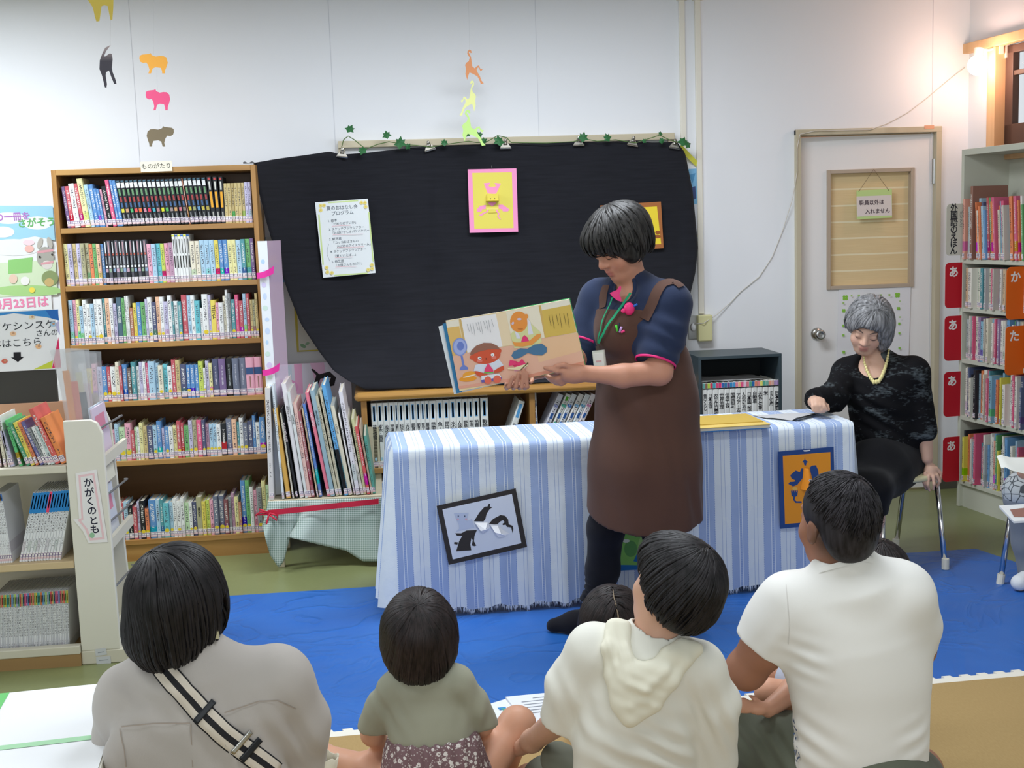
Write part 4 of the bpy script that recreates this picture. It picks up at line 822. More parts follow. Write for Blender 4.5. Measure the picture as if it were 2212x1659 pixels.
for (px, py, s, ro) in ((756, 278, .026, .5), (835, 291, .024, -.2), (864, 308, .034, .1), (882, 316, .018, .6), (783, 325, .024, -.8), (960, 308, .02, 0), (1010, 290, .016, .3), (1035, 291, .018, -.5), (1045, 305, .022, .9), (1078, 304, .032, -.1), (1260, 296, .028, .2), (1312, 297, .024, -.5), (1427, 288, .014, .1), (1430, 304, .018, 1.2), (1392, 304, .014, .5), (1476, 306, .03, .4), (1486, 312, .022, -.7)):
    p = I0 @ aty(px, py, 6.07); M = Matrix.Translation(p) @ Matrix.Rotation(ro, 4, 'Y') @ Matrix.Rotation(rr.uniform(-.5, .5), 4, 'Z') @ Matrix.Rotation(PI / 2 + rr.uniform(-.5, .3), 4, 'X')
    g = G(); v = [(0, 0, .12 * s)] + [(x * s, y * s, -.12 * s * (abs(x) > .5)) for x, y in LEAF]; g.add(v, [(0, i + 1, (i + 1) % 12 + 1) for i in range(12)]); part('leaf', g, iv, LM, M=M)
yt = G(); a, b = aty(1468, 316, 6.12), aty(1507, 356, 6.19); d = Vector((.010, 0, .008)); yt.ngon([a - d, b - d, b + d, a + d]); single('yellow_tape', yt, 'strip of bright yellow tape slanting beside the curtain top corner', 'tape', m=fm('#e4e45a'))
# ---------------------------------------------------------------- sheets on the curtain
def onC(px, py, off=.02): p = aty(px, py, Yc(px, py) - off); return p
GREEN, FLW = '#cfe29a', '#ecdc8a'
c4 = [(683, 437), (797, 429), (698, 600)]; p0 = onC(745, 515, .046)
lay = [(GREEN, rect(0, 0, 0, 0))]
Z = (520, 240, 4.148)
def q(*p): return list(p)
lay = [(GREEN, q((782, 815), (1052, 797), (1052, 808), (782, 827))), (GREEN, q((693, 928), (706, 927), (745, 1378), (732, 1379))), (GREEN, q((1141, 905), (1153, 904), (1193, 1350), (1181, 1351))), (GREEN, q((838, 1467), (1135, 1446), (1136, 1458), (838, 1479)))]
for cx, cy in ((715, 848), (745, 845), (716, 888), (1112, 822), (1080, 822), (1118, 858), (775, 1443), (815, 1450), (768, 1402), (1175, 1412), (1140, 1422), (1173, 1378)): lay += [(FLW, ell(cx, cy, 17, 17, 12)), ('#e2c95a', ell(cx, cy, 7, 7, 10))]
for y, x0, x1 in ((1030, 815, 985), (1108, 822, 1095), (1222, 860, 1098), (1313, 840, 1000), (1397, 845, 1035)): lay.append(('#e8a0a8', q((x0, y), (x1, y - 8), (x1, y - 5), (x0, y + 3))))
def prog(o, f, w, h):
    T = []
    def tx(s, x, y, s_, al='LEFT', c='#4a5460'): a, b = f(Z[0] + x / Z[2], Z[1] + y / Z[2]); T.append((s, s_, c, a, b, dict(align=al, bold=.006)))
    tx('夏のおはなし会', 908, 866, .0225, 'CENTER'); tx('プログラム', 912, 914, .0225, 'CENTER')
    tx('1. 絵本', 780, 987, .0155); tx('「だめだめすいか」', 800, 1016, .0155); tx('2. スケッチブックシアター', 787, 1064, .0150); tx('「おばけやしきバケバケバー」', 808, 1096, .0150); tx('3. 紙芝居', 792, 1152, .0155); tx('「コッコおばさんの', 815, 1183, .0150); tx('おばけのアイスクリーム」', 860, 1216, .0150); tx('4. スケッチブックシアター', 803, 1264, .0150); tx('「夏といえば…」', 828, 1303, .0155); tx('5. 紙芝居', 815, 1353, .0155); tx('「お医さんとおばけ」', 838, 1386, .0150)
    wr_(o, T)
    g = G(); pts = [f(Z[0] + x / Z[2], Z[1] + y / Z[2]) for x, y in ((790, 1190), (776, 1230), (775, 1290), (798, 1345))]; g.tube([(x, y, .0012) for x, y in pts], .0007, n=4); part('arrow', g, o, fm('#7a828a'))
sheet('programme_sheet', 'white programme sheet with a green-flowered border pinned to the black curtain', 'poster', c4, p0, (.24, -1, .06), '#e9eff2', lay, Z, extra=prog)
# pink and yellow pop-up beetle card
Z = (1000, 350, 10.37); YL, PK = '#e6d862', '#f59ac8'
lay = [(YL, q((208, 245), (1095, 228), (1135, 1480), (255, 1497))), (PK, q((465, 475), (600, 462), (612, 485), (570, 520), (592, 560), (720, 553), (742, 520), (705, 485), (715, 468), (850, 482), (742, 715), (555, 705))), (PK, q((305, 1115), (320, 1050), (380, 985), (515, 962), (510, 1050), (430, 1060), (410, 1115))), (PK, q((795, 955), (890, 955), (985, 1020), (1045, 1068), (1000, 1108), (890, 1105), (880, 1058), (800, 1045))), (PK, q((530, 1040), (585, 1040), (560, 1120), (490, 1150), (420, 1205), (350, 1200), (430, 1145), (525, 1110))), (PK, q((745, 1040), (772, 1040), (785, 1120), (822, 1150), (795, 1215), (858, 1285), (825, 1288), (765, 1215), (785, 1160), (745, 1110))), ('#efe07a', q((520, 1040), (800, 1030), (790, 1065), (530, 1070))), (PK, q((560, 905), (745, 905), (720, 950), (655, 995), (585, 950))), ('#c9b84a', q((570, 1130), (760, 1120), (755, 1140), (575, 1150)))]
def beetle(o, f, w, h):
    g = G(); x0, y0 = f(1000 + 515 / 10.37, 350 + 890 / 10.37); x1, y1 = f(1000 + 790 / 10.37, 350 + 720 / 10.37); zq = .034
    g.box((x0 + .004, y0 + .004, .001), (x1 - .004, y1, zq), fm('#ead85a')); g.box((x0, y0, .001), (x1, y0 + .004, zq + .006), fm('#d8c444'))
    for xx in (.33, .66): g.ngon([(x0 + (x1 - x0) * xx + a, (y0 + y1) / 2 - .006 + b, zq + .0006) for a, b in ell(0, 0, .0022, .0028, 10)], fm('#3a3428'))
    part('popup_head', g, o); g = G(); g.tube([(w / 2, h - .004, .002), (w / 2 - .002, h + .016, .004)], .0012, n=6); part('pin', g, o, STEEL)
sheet('popup_card', 'pink-framed yellow card with a pop-up paper beetle on the black curtain', 'card', [(1010.2, 366), (1115.5, 364), (1014.5, 503)], onC(1063, 433, .028), (0, -1, .05), PK, lay, Z, thick=.002, extra=beetle)
lay = [('#eed43c', q((1306, 453), (1419, 446), (1428, 527), (1312, 534))), ('#9a5a2c', ell(1420, 511, 8, 4, 12)), ('#9a5a2c', ell(1421, 502, 6, 4, 12)), ('#9a5a2c', ell(1370, 505, 20, 9, 16)), ('#b5502c', ell(1362, 482, 14, 16, 16))]
sheet('popup_card', 'brown-framed yellow card half hidden behind the reading woman\'s head', 'card', [(1296, 444), (1427, 435.5), (1303, 545)], onC(1366, 490, .028), (0, -1, .05), '#a8683a', lay, thick=.002)
# ---------------------------------------------------------------- cards on the front of the striped cloth
TN = -(MT.col[1].to_3d()); TP = MT @ Vector((0, -.040, 0)); TN2 = TN.copy(); TN2.z = .0
Z = (900, 1020, 4.366); BK = '#3a3634'
lay = [('#dfe6f2', q((243, 350), (898, 205), (987, 668), (340, 822))), (BK, q((540, 462), (590, 380), (640, 325), (668, 322), (680, 297), (693, 298), (690, 325), (716, 330), (690, 345), (660, 390), (648, 440), (630, 464))), (BK, q((680, 485), (720, 440), (790, 403), (835, 410), (862, 445), (868, 490), (905, 505), (912, 535), (903, 575), (898, 550), (890, 520), (850, 515), (840, 495), (812, 498), (808, 487), (830, 470), (815, 452), (790, 462), (760, 490), (735, 493))), (BK, q((372, 745), (400, 650), (430, 600), (380, 597), (362, 575), (420, 575), (470, 548), (568, 543), (545, 600), (540, 650), (562, 690), (545, 697), (520, 690), (528, 640), (515, 620), (505, 680), (515, 735))), (BK, q((355, 657), (388, 660), (385, 682), (352, 677))), ('#c4cfe6', q((365, 562), (400, 530), (400, 500), (350, 385), (490, 380), (470, 460), (520, 440), (545, 520), (420, 545))), ('#eceff4', q((540, 470), (675, 470), (690, 520), (620, 570), (580, 540))), ('#b8bfd2', q((540, 470), (570, 500), (600, 550), (620, 570), (560, 520))), ('#eceff4', q((680, 490), (760, 492), (810, 540), (880, 580), (840, 590), (770, 610), (740, 560))), ('#b8bfd2', q((680, 490), (720, 510), (745, 570), (770, 610), (730, 560), (700, 530)))]
for cx, cy, c, r in ((392, 412, '#5a6a80', 7), (452, 412, '#5a6a80', 7), (388, 442, '#e8b8c8', 10), (465, 440, '#e8b8c8', 10)): lay.append((c, ell(cx, cy, r, r, 10)))
def curls(o, f, w, h):
    g = G()
    for pts in (((545, 470), (600, 545), (625, 568), (690, 520), (670, 470)), ((690, 492), (735, 560), (770, 610), (850, 590), (760, 495))):
        P = [f(900 + x / 4.366, 1020 + y / 4.366) for x, y in pts]
        a, b, c, d, e = P; R0 = [(*a, .002), (*b, .016), (*c, .010)]; R1 = [(*e, .002), ((b[0] + d[0]) / 2, (b[1] + d[1]) / 2, .018), (*d, .010)]; g.grid([R0, R1])
    part('paper_curl', g, o, fm('#eef0f4'))
sheet('papercut_card', 'black-framed white papercut card hung tilted on the striped tablecloth', 'card', [(943, 1093), (1113.7, 1055), (969.4, 1220)], TP, TN2, BK, lay, Z, thick=.003, extra=curls)
Z = (1640, 950, 7.214); OR, BL = '#f09a2c', '#2b4a86'
lay = [(OR, q((365, 250), (1107, 190), (1125, 1250), (400, 1312))), (BL, q((710, 265), (716, 310), (760, 345), (735, 355), (728, 400), (700, 395), (690, 350), (665, 345), (700, 310))), (BL, q((660, 440), (685, 450), (672, 600), (590, 700), (525, 725), (450, 685), (475, 655), (545, 650), (560, 630), (500, 600), (480, 550), (565, 475), (630, 500))), (BL, q((785, 430), (820, 400), (880, 395), (915, 470), (930, 620), (830, 640), (800, 520))), (BL, q((490, 790), (600, 790), (590, 870), (555, 890), (550, 930), (575, 955), (655, 955), (660, 982), (560, 980), (525, 930), (530, 890), (500, 870))), ('#e8b85a', ell(550, 760, 40, 26, 14)), (OR, q((515, 785), (520, 785), (520, 815), (515, 815))), (OR, q((545, 785), (550, 785), (550, 815), (545, 815))), (OR, q((572, 785), (577, 785), (577, 815), (572, 815))), ('#dfe4ea', q((680, 160), (790, 152), (790, 168), (740, 180), (690, 180)))]
def cone(o, f, w, h):
    g = G(); a, b, c, d = (f(1640 + x / 7.214, 950 + y / 7.214) for x, y in ((700, 440), (780, 440), (640, 770), (860, 770))); P = []
    for k in range(9):
        t = k / 8; zz = .004 + .03 * math.sin(PI * t); P.append([(a[0] + (b[0] - a[0]) * t, a[1], zz * .5), (c[0] + (d[0] - c[0]) * t, c[1], zz)])
    g.grid(P); part('popup_head', g, o, fm('#f0962c'), smooth=True)
    x, y = f(1640 + 740 / 7.214, 950 + 605 / 7.214); g = G(); g.ngon([(px, py, .036) for px, py in ell(x, y, .006, .005, 12)], fm('#f0ece6')); g.ngon([(px, py, .0365) for px, py in ell(x, y, .003, .0035, 10)], fm('#2a2430')); part('popup_eye', g, o)
sheet('popup_card', 'blue-framed orange pop-up card hanging on the cloth near the man in white', 'card', [(1682.7, 975.6), (1802.9, 964.8), (1685.7, 1142)], TP, TN2, BL, lay, Z, thick=.003, extra=cone)
lay = [('#8fcf6a', q((1338, 1110), (1450, 1103), (1452, 1222), (1338, 1220))), ('#6aa860', ell(1362, 1185, 14, 18, 14)), ('#b8e08a', ell(1388, 1180, 10, 22, 14)), ('#2a78c0', q((1368, 1212), (1378, 1190), (1390, 1186), (1402, 1205), (1398, 1218))), ('#e8f0e0', ell(1352, 1168, 8, 4, 10))]
sheet('popup_card', 'green card with a blue rim on the tablecloth behind the reader\'s legs', 'card', [(1334, 1102), (1456, 1096), (1333, 1233)], TP, TN2, '#2a7ac2', lay, thick=.003)
# ---------------------------------------------------------------- things on the table
def tbl(px, py, z=0): return MT.inverted() @ atz(px, py, TZ + z)
a, b, c = tbl(1440, 909, .004), tbl(1637, 901, .004), tbl(1643, 926, .004); 
pb = thing('picture_book', 'yellow-backed picture book lying flat on the striped table by the reader', 'book', MT)
x0, x1, y1, y0 = a.x, (b.x + c.x) / 2, b.y, c.y
g = G(); g.box((x0, y0, TZ + .003), (x1, y1, TZ + .006), fm('#2f7ac0')); g.box((x0, y0, TZ + .017), (x1, y1, TZ + .0195), fm('#d9bd6a')); part('cover', g, pb)
g = G(); g.box((x0 + .004, y0 + .003, TZ + .006), (x1 - .004, y1 - .003, TZ + .017)); part('page_block', g, pb, M_PAGE)
g = G(); g.box((x0 + .03, y0 + .06, TZ + .0195), (x1 - .01, y1 - .003, TZ + .023)); part('dust_flap', g, pb, fm('#c8a94f'))
g = G(); P = []
for i in range(9):
    row = []
    for j in range(15):
        s, t = j / 14, i / 8; l = Vector(tbl(1632, 897)).lerp(tbl(1658, 907), t) if False else tbl(1626 + 30 * t, 899 + 8 * t).lerp(tbl(1745 + 35 * (1 - t) - 25 * t, 886 + 10 * (1 - t) + 25 * t), s)
        zz = .004 + .006 * math.sin(s * 2.5 + t) ** 2 + .035 * max(0, s - .86) ** 1 * 2.4
        row.append((l.x, l.y, TZ + zz))
    P.append(row)
pap = single('newspaper_sheet', g.grid(P), 'grey folded printed paper on the table under the seated woman\'s hand', 'paper', MT, m=mat('newsprint', '#c3c4c6', .8, var=.06, vscale=40), smooth=True)
g = G()
for k in range(3): P2 = [[(x + .004 * k, y - .002 * k, z - .0016 * (k + 1)) for x, y, z in r] for r in P]; g.grid(P2)
part('under_sheets', g, pap, fm('#aeb0b2'), smooth=True)
# ---------------------------------------------------------------- signs on the bookcases
sheet('shelf_sign', 'small cream card with black lettering clipped to the top of the wooden bookcase', 'sign', [(303, 349.5), (371, 347), (304.5, 372)], (0, BY - .004, 0), (0, -1, 0), '#efe9d4', extra=lambda o, f, w, h: wr_(o, [('ものがたり', .027, '#3a3a3c', w / 2, h / 2, dict(bold=.004))]))
Z = (0, 1000, 3.19); lay = [('#f3cfd4', q((540, 85), (650, 68), (722, 525), (620, 535), (585, 455), (535, 392), (562, 380))), ('#f0eeee', q((556, 98), (638, 84), (705, 512), (632, 518), (600, 448), (560, 400), (575, 390))), ('#9cc8a4', ell(635, 498, 18, 20, 12))]
def kag(o, f, w, h):
    T = []
    for s, x, y in (('か', 610, 138), ('が', 617, 207), ('く', 623, 268), ('の', 635, 332), ('と', 646, 400), ('も', 655, 460)): a, b = f(x / 3.19, 1000 + y / 3.19); T.append((s, .034, '#23243a', a, b, dict(bold=.02, rot=-.06)))
    wr_(o, T, .0016)
n0 = Vector((0, -1, 0)); p0 = Vector((0, SY - .0035, 0)); f0 = lambda x, y: onp(x / 3.19, 1000 + y / 3.19, p0, n0)
M, w, h = quadframe(f0(520, 70), f0(665, 45), f0(600, 550)); f = px2(M, p0, n0)
g = G(); g.prism([f(x / 3.19, 1000 + y / 3.19) for x, y in ((520, 72), (665, 45), (742, 545), (610, 552), (572, 470), (515, 402), (504, 386), (545, 384))], -.0006, .0006)
o = single('shelf_sign', g, 'white sign with a pink border and large black letters on the rack end', 'sign', M, m=fm('#f4f1f0')); part('print', art([(c, [f(x / 3.19, 1000 + y / 3.19) for x, y in p]) for c, p in lay], .0009), o); kag(o, f, w, h)
for k, cs in enumerate((((655, 1285), (732, 1276), (660, 1330)), ((662, 1338), (762, 1330), (668, 1412)))):
    sheet('sticker', ['small white sticker, upper one, at the foot of the white rack end', 'white printed form sticker at the very foot of the white rack end'][k], 'sticker', [(x / 3.19, 1000 + y / 3.19) for x, y in cs], (0, SY - .0032, 0), n0, '#d3d6da', [('#9aa0a8', q((cs[0][0] + 20, cs[0][1] + 20), (cs[1][0] - 15, cs[1][1] + 22), (cs[1][0] - 15, cs[1][1] + 27), (cs[0][0] + 20, cs[0][1] + 26)))], (0, 1000, 3.19), thick=.0008)
# dark board and sign on the low white shelf
CBY = 4.635
g = G(); a, b = aty(-150, 690, CBY), aty(127, 893, CBY); g.box((a.x, CBY, b.z - .02), (b.x, CBY + .018, a.z)); single('chalkboard', g, 'dark grey board standing behind the books on the low white shelf', 'board', m=CHARC, bevel=.002)
Z = (0, 420, 3.32)
lay = [('#3f8fd4', q((-60, 848), (0, 848), (418, 824), (420, 900), (330, 880), (100, 852), (-60, 880))), ('#2f6fc0', q((330, 832), (416, 826), (424, 905), (370, 890))), ('#c4c2e6', q((395, 925), (424, 905), (432, 1010), (410, 975))), ('#e2336a', q((420, 1020), (440, 1242), (375, 1245))), ('#cdd84a', q((240, 1255), (380, 1190), (372, 1247))), ('#1f2024', q((98, 1132), (150, 1130), (151, 1164), (174, 1164), (130, 1202), (80, 1168), (99, 1168)))]
for x, y, c in ((230, 880, '#e8dcc0'), (382, 930, '#a8c8e0'), (95, 998, '#f0c8a0'), (278, 1090, '#f0c090'), (35, 1195, '#d86a5a')): lay += [(c, ell(x, y, 22, 17, 14)), ('#c89a7a', ell(x + 4, y - 3, 9, 8, 10))]
def tak(o, f, w, h):
    T = []
    for s, x, y, sz_ in (('タケシンスケ', 168, 945, .037), ('さんの', 338, 995, .029), ('本はこちら', 122, 1068, .037)): a, b = f(x / 3.32, 420 + y / 3.32); T.append((s, sz_ * (1.0), '#33363c', a, b, dict(rot=.02, bold=.004)))
    g = G(); a, b = f(168 / 3.32, 420 + 945 / 3.32); text(g, 'タケシンスケ', .0345, fm('#33363c'), a, b, .0022, .02, .004, sx=1.13); a, b = f(338 / 3.32, 420 + 995 / 3.32); text(g, 'さんの', .0275, fm('#33363c'), a, b, .0022, .02, .004); a, b = f(122 / 3.32, 420 + 1068 / 3.32); text(g, '本はこちら', .034, fm('#33363c'), a, b, .0022, .02, .004, sx=1.08); part('lettering', g, o)
sheet('direction_sign', 'white sign with colourful corners and a black down arrow above the white shelf', 'sign', [(-70, 675.5), (126.5, 667.5), (-66, 806)], (0, CBY - .004, 0), n0, '#f0f2f4', lay, Z, thick=.002, extra=tak)
# wall poster at the far left
lay = [('#9fd0e6', q((-200, 80), (378, 82), (395, 330), (250, 300), (100, 330), (-200, 380))), ('#e9ecef', ell(60, 170, 125, 42, 20)), ('#e9ecef', ell(270, 205, 105, 48, 20)), ('#e9ecef', ell(20, 270, 85, 40, 18)), ('#e4e8e8', ell(100, 380, 200, 60, 24)), ('#cfe0c0', q((-200, 500), (400, 470), (412, 720), (-200, 745))), ('#a8d08a', ell(200, 690, 250, 40, 24)), ('#8fc87a', q((60, 470), (235, 450), (230, 560), (60, 570))), ('#a9a8a0', ell(325, 450, 62, 75, 20)), ('#d8d4ce', ell(340, 505, 38, 32, 16)), ('#d8a0a8', q((268, 405), (385, 392), (385, 408), (270, 424))), ('#d8a0a8', q((295, 490), (385, 476), (385, 492), (297, 506))), ('#b8b4ac', ell(288, 350, 18, 42, 14, .3)), ('#b8b4ac', ell(358, 345, 18, 42, 14, -.3)), ('#e8b8b0', ell(212, 390, 34, 26, 14)), ('#f0d4dc', ell(208, 345, 42, 20, 14)), ('#8a9a6a', ell(360, 600, 60, 55, 18)), ('#c8b078', ell(355, 630, 34, 30, 14)), ('#e2c7b4', ell(97, 605, 30, 34, 14)), ('#e8e8e6', ell(182, 620, 32, 32, 14)), ('#ecd85a', ell(232, 685, 22, 20, 12)), ('#3a3434', ell(288, 448, 8, 8, 8)), ('#3a3434', ell(376, 430, 7, 8, 8))]
def pos(o, f, w, h):
    g = G()
    for s, x, y, sz_, c in (('ーの一冊を', 60, 165, .042, '#b07ac0'), ('さがそう!', 272, 205, .046, '#6ab06a'), ('4月23日は', 160, 783, .056, '#e88ab0')): a, b = f(x / 3.32, 420 + y / 3.32); text(g, s, sz_, fm(c), a, b, .0026, .03, .03)
    part('lettering', g, o)
sheet('wall_poster', 'pastel wall poster of a donkey and small animals beside the bookcase', 'poster', [(-110, 449), (113.5, 444), (-106, 700)], (0, WY - .008, 0), n0, '#e6e9ea', lay, Z, thick=.002, extra=pos)
# posters left of and behind the curtain
sheet('wall_poster', 'blue and yellow poster half covered by the curtain\'s slanting edge', 'poster', [(574, 512), (670, 508), (578, 611)], (0, WY - .004, 0), n0, '#7fb6e2', [('#e2e6e4', q((574, 512), (670, 508), (672, 549), (576, 553))), ('#e6d45a', q((576, 553), (672, 549), (673, 568), (577, 571))), ('#4a6a8a', q((583, 540), (592, 538), (592, 548), (583, 549))), ('#6a7a7a', q((598, 536), (606, 541), (604, 549), (598, 548)))], thick=.002, extra=lambda o, f, w, h: wr_(o, [('たくさん', .045, '#f2f6fa', *f(612, 586), dict(bold=.03, rot=.03))], .003))
sheet('framed_certificate', 'yellow-framed certificate with a green leaf left of the curtain', 'certificate', [(637, 645), (735, 640), (642, 760)], (0, WY - .012, 0), n0, '#d6c65a', [('#dcdcd2', q((641, 650), (731, 645), (736, 752), (646, 757))), ('#8ab08a', ell(655, 747, 7, 4, 10, .5)), ('#9ab89a', ell(664, 742, 5, 3, 10, -.4))], thick=.012)
pbd = onp(650, 800, (0, 6.02, 0), n0)
lay = [('#d9d6e6', q((584, 790), (757, 780), (765, 960), (595, 960))), ('#e4a8cc', q((635, 786), (652, 785), (655, 850), (640, 850))), ('#c8d4e4', q((590, 792), (630, 788), (632, 840), (592, 840))), ('#e0b8d8', q((670, 784), (700, 783), (712, 860), (690, 860))), ('#b8a0c8', ell(605, 838, 14, 20, 14)), ('#e09ac8', ell(628, 832, 18, 12, 16, .4)), ('#2a2428', q((672, 798), (676, 796), (690, 808), (712, 802), (726, 815), (722, 832), (700, 838), (692, 826), (712, 824), (715, 814), (690, 818))), ('#2a2428', q((684, 808), (694, 814), (686, 834), (698, 842), (694, 847), (676, 836)))]
sheet('painted_board', 'pink watercolour board with black brush strokes behind the big picture books', 'board', [(582, 789), (757, 779), (592, 960)], (0, 6.04, 0), n0, '#cfc6d8', lay, thick=.012)
sheet('wall_poster', 'small blue poster peeping out right of the black curtain', 'poster', [(1478, 366), (1508.5, 364), (1482, 442)], (0, WY - .006, 0), n0, '#86bfe6', [('#4a5a8a', q((1493, 405), (1502, 402), (1504, 428), (1497, 432))), ('#5a9ac8', q((1488, 378), (1502, 374), (1496, 396)))], thick=.0015)
sheet('wall_notice', 'white notice with a blue foot under the small blue poster', 'notice', [(1484, 442), (1511, 440), (1492, 521)], (0, WY - .005, 0), n0, '#e6e8ee', [('#7ab0e0', q((1492, 514), (1516, 513), (1516, 518), (1492, 519))), ('#e6e080', q((1492, 508), (1516, 507), (1516, 511), (1492, 512)))], thick=.0015)
# ---------------------------------------------------------------- ducts, socket, cable, lamp
for k, (xa, xb) in enumerate((((1466, 1478), (1471, 1482)), ((1500, 1512), (1502, 1514)))):
    a, b = aty(xa[0], 80, WY).x, aty(xa[1], 80, WY).x; zb = aty(1500, 330 if k == 0 else 678, WY).z
    g = G(); g.box((a, WY - .018, zb), (b, WY, CH - .06)); o = single('cable_duct', g, ['cream cable duct running down the wall to the curtain rail', 'cream cable duct running down the wall to the socket box'][k], 'duct', m=mat('cream_plastic', '#ebe7da', .45), bevel=.003)
    g = G(); g.box((a - .012, WY - .035, CH - .115), (b + .014, WY, CH - .03)); o = part('top_box', g, o, mat('cream_plastic', '#ebe7da'), bevel=.004); o.matrix_basis = o.parent.matrix_basis.inverted()
a, b = aty(1486, 682, WY), aty(1506, 732, WY); c, d = aty(1504, 680, WY), aty(1535, 735, WY)
sk = thing('wall_socket', 'steel wall socket with a cream plastic cover box near the curtain', 'socket', (c.x, WY, d.z))
g = G(); g.box((a.x - c.x, -.008, b.z - d.z), (b.x - c.x, 0, a.z - d.z)); part('steel_plate', g, sk, STEEL, bevel=.002)
g = G(); g.box((0, -.045, 0), (d.x - c.x, 0, c.z - d.z)); part('cover_box', g, sk, mat('cream_box', '#d9d5a2', .5), bevel=.006)
g = G(); g.ball(((a.x + b.x) / 2 - c.x, -.02, (a.z - d.z) * .55), (.014, .012, .022), None, 8); part('plug', g, sk, fm('#e8eaec'), smooth=True)
pts = [aty(x, y, WY - d_) for x, y, d_ in ((1500, 700, .03), (1520, 698, .06), (1548, 680, .02), (1580, 652, .006), (1600, 630, .006), (1640, 598, .006), (1668, 555, .006), (1690, 500, .006), (1712, 430, .03), (1722, 372, .032), (1722, 320, .032), (1728, 290, .032), (1760, 283, .034), (1880, 280, .034), (1915, 268, .006), (1960, 244, .006), (2000, 214, .006), (2050, 172, .006), (2085, 145, .02))]
g = G(); g.tube(pts, .0022, n=6); single('lamp_cable', g, 'thin clear cable looping from the wall socket over the door to the bulb', 'cable', m=mat('clear_cable', '#d4cfc6', .4), smooth=True)
BP = atd(2112, 141, 6.26)
lp = thing('clip_lamp', 'lit round bulb in a white clip lamp under the window beam', 'lamp', BP)
N = Nodes('lit_bulb'); N.b.inputs['Emission Color'].default_value = (1, .80, .62, 1); N.b.inputs['Emission Strength'].default_value = 12
g = G(); g.ball((0, 0, 0), .05, None, 14); part('bulb', g, lp, N.m, smooth=True)
g = G(); g.tube([(0, .0, .045), (.005, 0, .085)], [.02, .024], n=14); part('socket', g, lp, mat('lamp_socket', '#e8d2c2', .5))
g = G(); g.tube([(.005, 0, .08), (.06, -.0, .075), (.11, -.01, .085)], .006, n=8); g.box((.10, -.03, .05), (.122, .01, .12)); g.box((.135, -.03, .03), (.16, .01, .105)); g.box((.10, -.03, .105), (.16, .01, .118)); part('clip', g, lp, fm('#f0ddd0'))
bl = bpy.data.lights.new('bulb_light', 'POINT'); bl.energy = 3.6; bl.color = (1, .62, .50); bl.shadow_soft_size = .055; bo = bpy.data.objects.new('bulb_light', bl); COL.objects.link(bo); bo.location = BP + Vector((-.03, -.12, -.02))
# ---------------------------------------------------------------- door papers
dp, dn = MD @ Vector((0, -.003, 0)), -(MD.col[1].to_3d())
def dsn(o, f, w, h):
    wr_(o, [('職員以外は', .027, '#55464e', *f(1680 + 840 / 4.1475, 240 + 822 / 4.1475), dict(bold=.02)), ('入れません', .027, '#55464e', *f(1680 + 893 / 4.1475, 240 + 898 / 4.1475), dict(bold=.02))], .0016)
    g = G(); g.tube([(*f(1680 + x / 4.1475, 240 + y / 4.1475), z) for x, y, z in ((725, 722, .001), (858, 522, .004), (995, 712, .001))], .0011, n=5); part('string', g, o, fm('#6a5040'))
Z = (1680, 240, 4.1475)
sheet('door_sign', 'small staff-only sign with green edges hanging on the door window', 'sign', [(1680 + 698 / 4.1475, 240 + 712 / 4.1475), (1680 + 1015 / 4.1475, 240 + 697 / 4.1475), (1680 + 708 / 4.1475, 240 + 970 / 4.1475)], dp, dn, '#c4dd92', [('#e2d8d4', q((705, 765), (1019, 752), (1024, 935), (709, 945)))], Z, extra=dsn, off=.012)
lay = []; Z = (1680, 600, 4.1475)
def clover(x, y, s, c='#8fc84a'): return [(c, ell(x + s * .5 * math.cos(a), y + s * .5 * math.sin(a), s * .45, s * .45, 8)) for a in (.8, 2.3, 3.9, 5.5)]
for x, y, s in ((605, 180, 30), (1072, 155, 28), (590, 295, 20), (1080, 275, 18), (588, 430, 16), (1085, 410, 14), (585, 515, 14), (1085, 497, 13), (587, 665, 17), (1085, 630, 14)): lay += clover(x, y, s)
for x, y, s in ((583, 225, 12), (655, 160, 10), (720, 160, 14), (795, 160, 14), (845, 155, 11), (915, 155, 13), (990, 152, 12), (587, 375, 10), (1083, 208, 8), (1083, 350, 9)): lay += clover(x, y, s, '#a8cc78')
sheet('clover_poster', 'white poster bordered with green clovers on the door behind the seated woman', 'poster', [(1680 + 505 / 4.1475, 600 + 95 / 4.1475), (1680 + 1150 / 4.1475, 600 + 85 / 4.1475), (1680 + 525 / 4.1475, 860)], dp, dn, '#e9e8ec', lay, Z, off=.003)
a, b = aty(1997, 271, WY - .028), aty(2018, 278, WY - .028); g = G(); g.box((a.x, WY - .0275, b.z), (b.x, WY - .026, a.z)); single('orange_tape', g, 'torn piece of orange tape on the top of the door frame', 'tape', m=fm('#e0a888'))
# ---------------------------------------------------------------- hanging paper animals
def cut(name, label, pts, Y, col, grp=None, thread=None, bow=.01):
    P = [aty(x, y, Y) for x, y in pts]; c = sum(P, Vector()) / len(P); g = G()
    A = [(p.x - c.x, p.z - c.z) for p in P]; g.prism(A, -.0006, .0006)
    M = Matrix(((1, 0, 0, c.x), (0, 0, -1, c.y), (0, 1, 0, c.z), (0, 0, 0, 1)))
    o = single(name, g, label, 'paper cutout', M, grp, m=col)
    if thread:
        t = G(); t.tube([tuple(M.inverted() @ aty(x, y, Y)) for x, y in thread], .0004, n=4); part('thread', t, o, fm('#c8c8cc'))
    return o
CAP = [(1110, 470), (1112, 445), (1130, 435), (1160, 432), (1185, 430), (1200, 423), (1207, 438), (1240, 450), (1275, 445), (1305, 447), (1328, 465), (1336, 500), (1325, 535), (1315, 560), (1313, 585), (1292, 585), (1290, 565), (1280, 540), (1240, 535), (1215, 545), (1203, 585), (1182, 585), (1190, 555), (1180, 520), (1165, 498), (1140, 502), (1118, 492)]
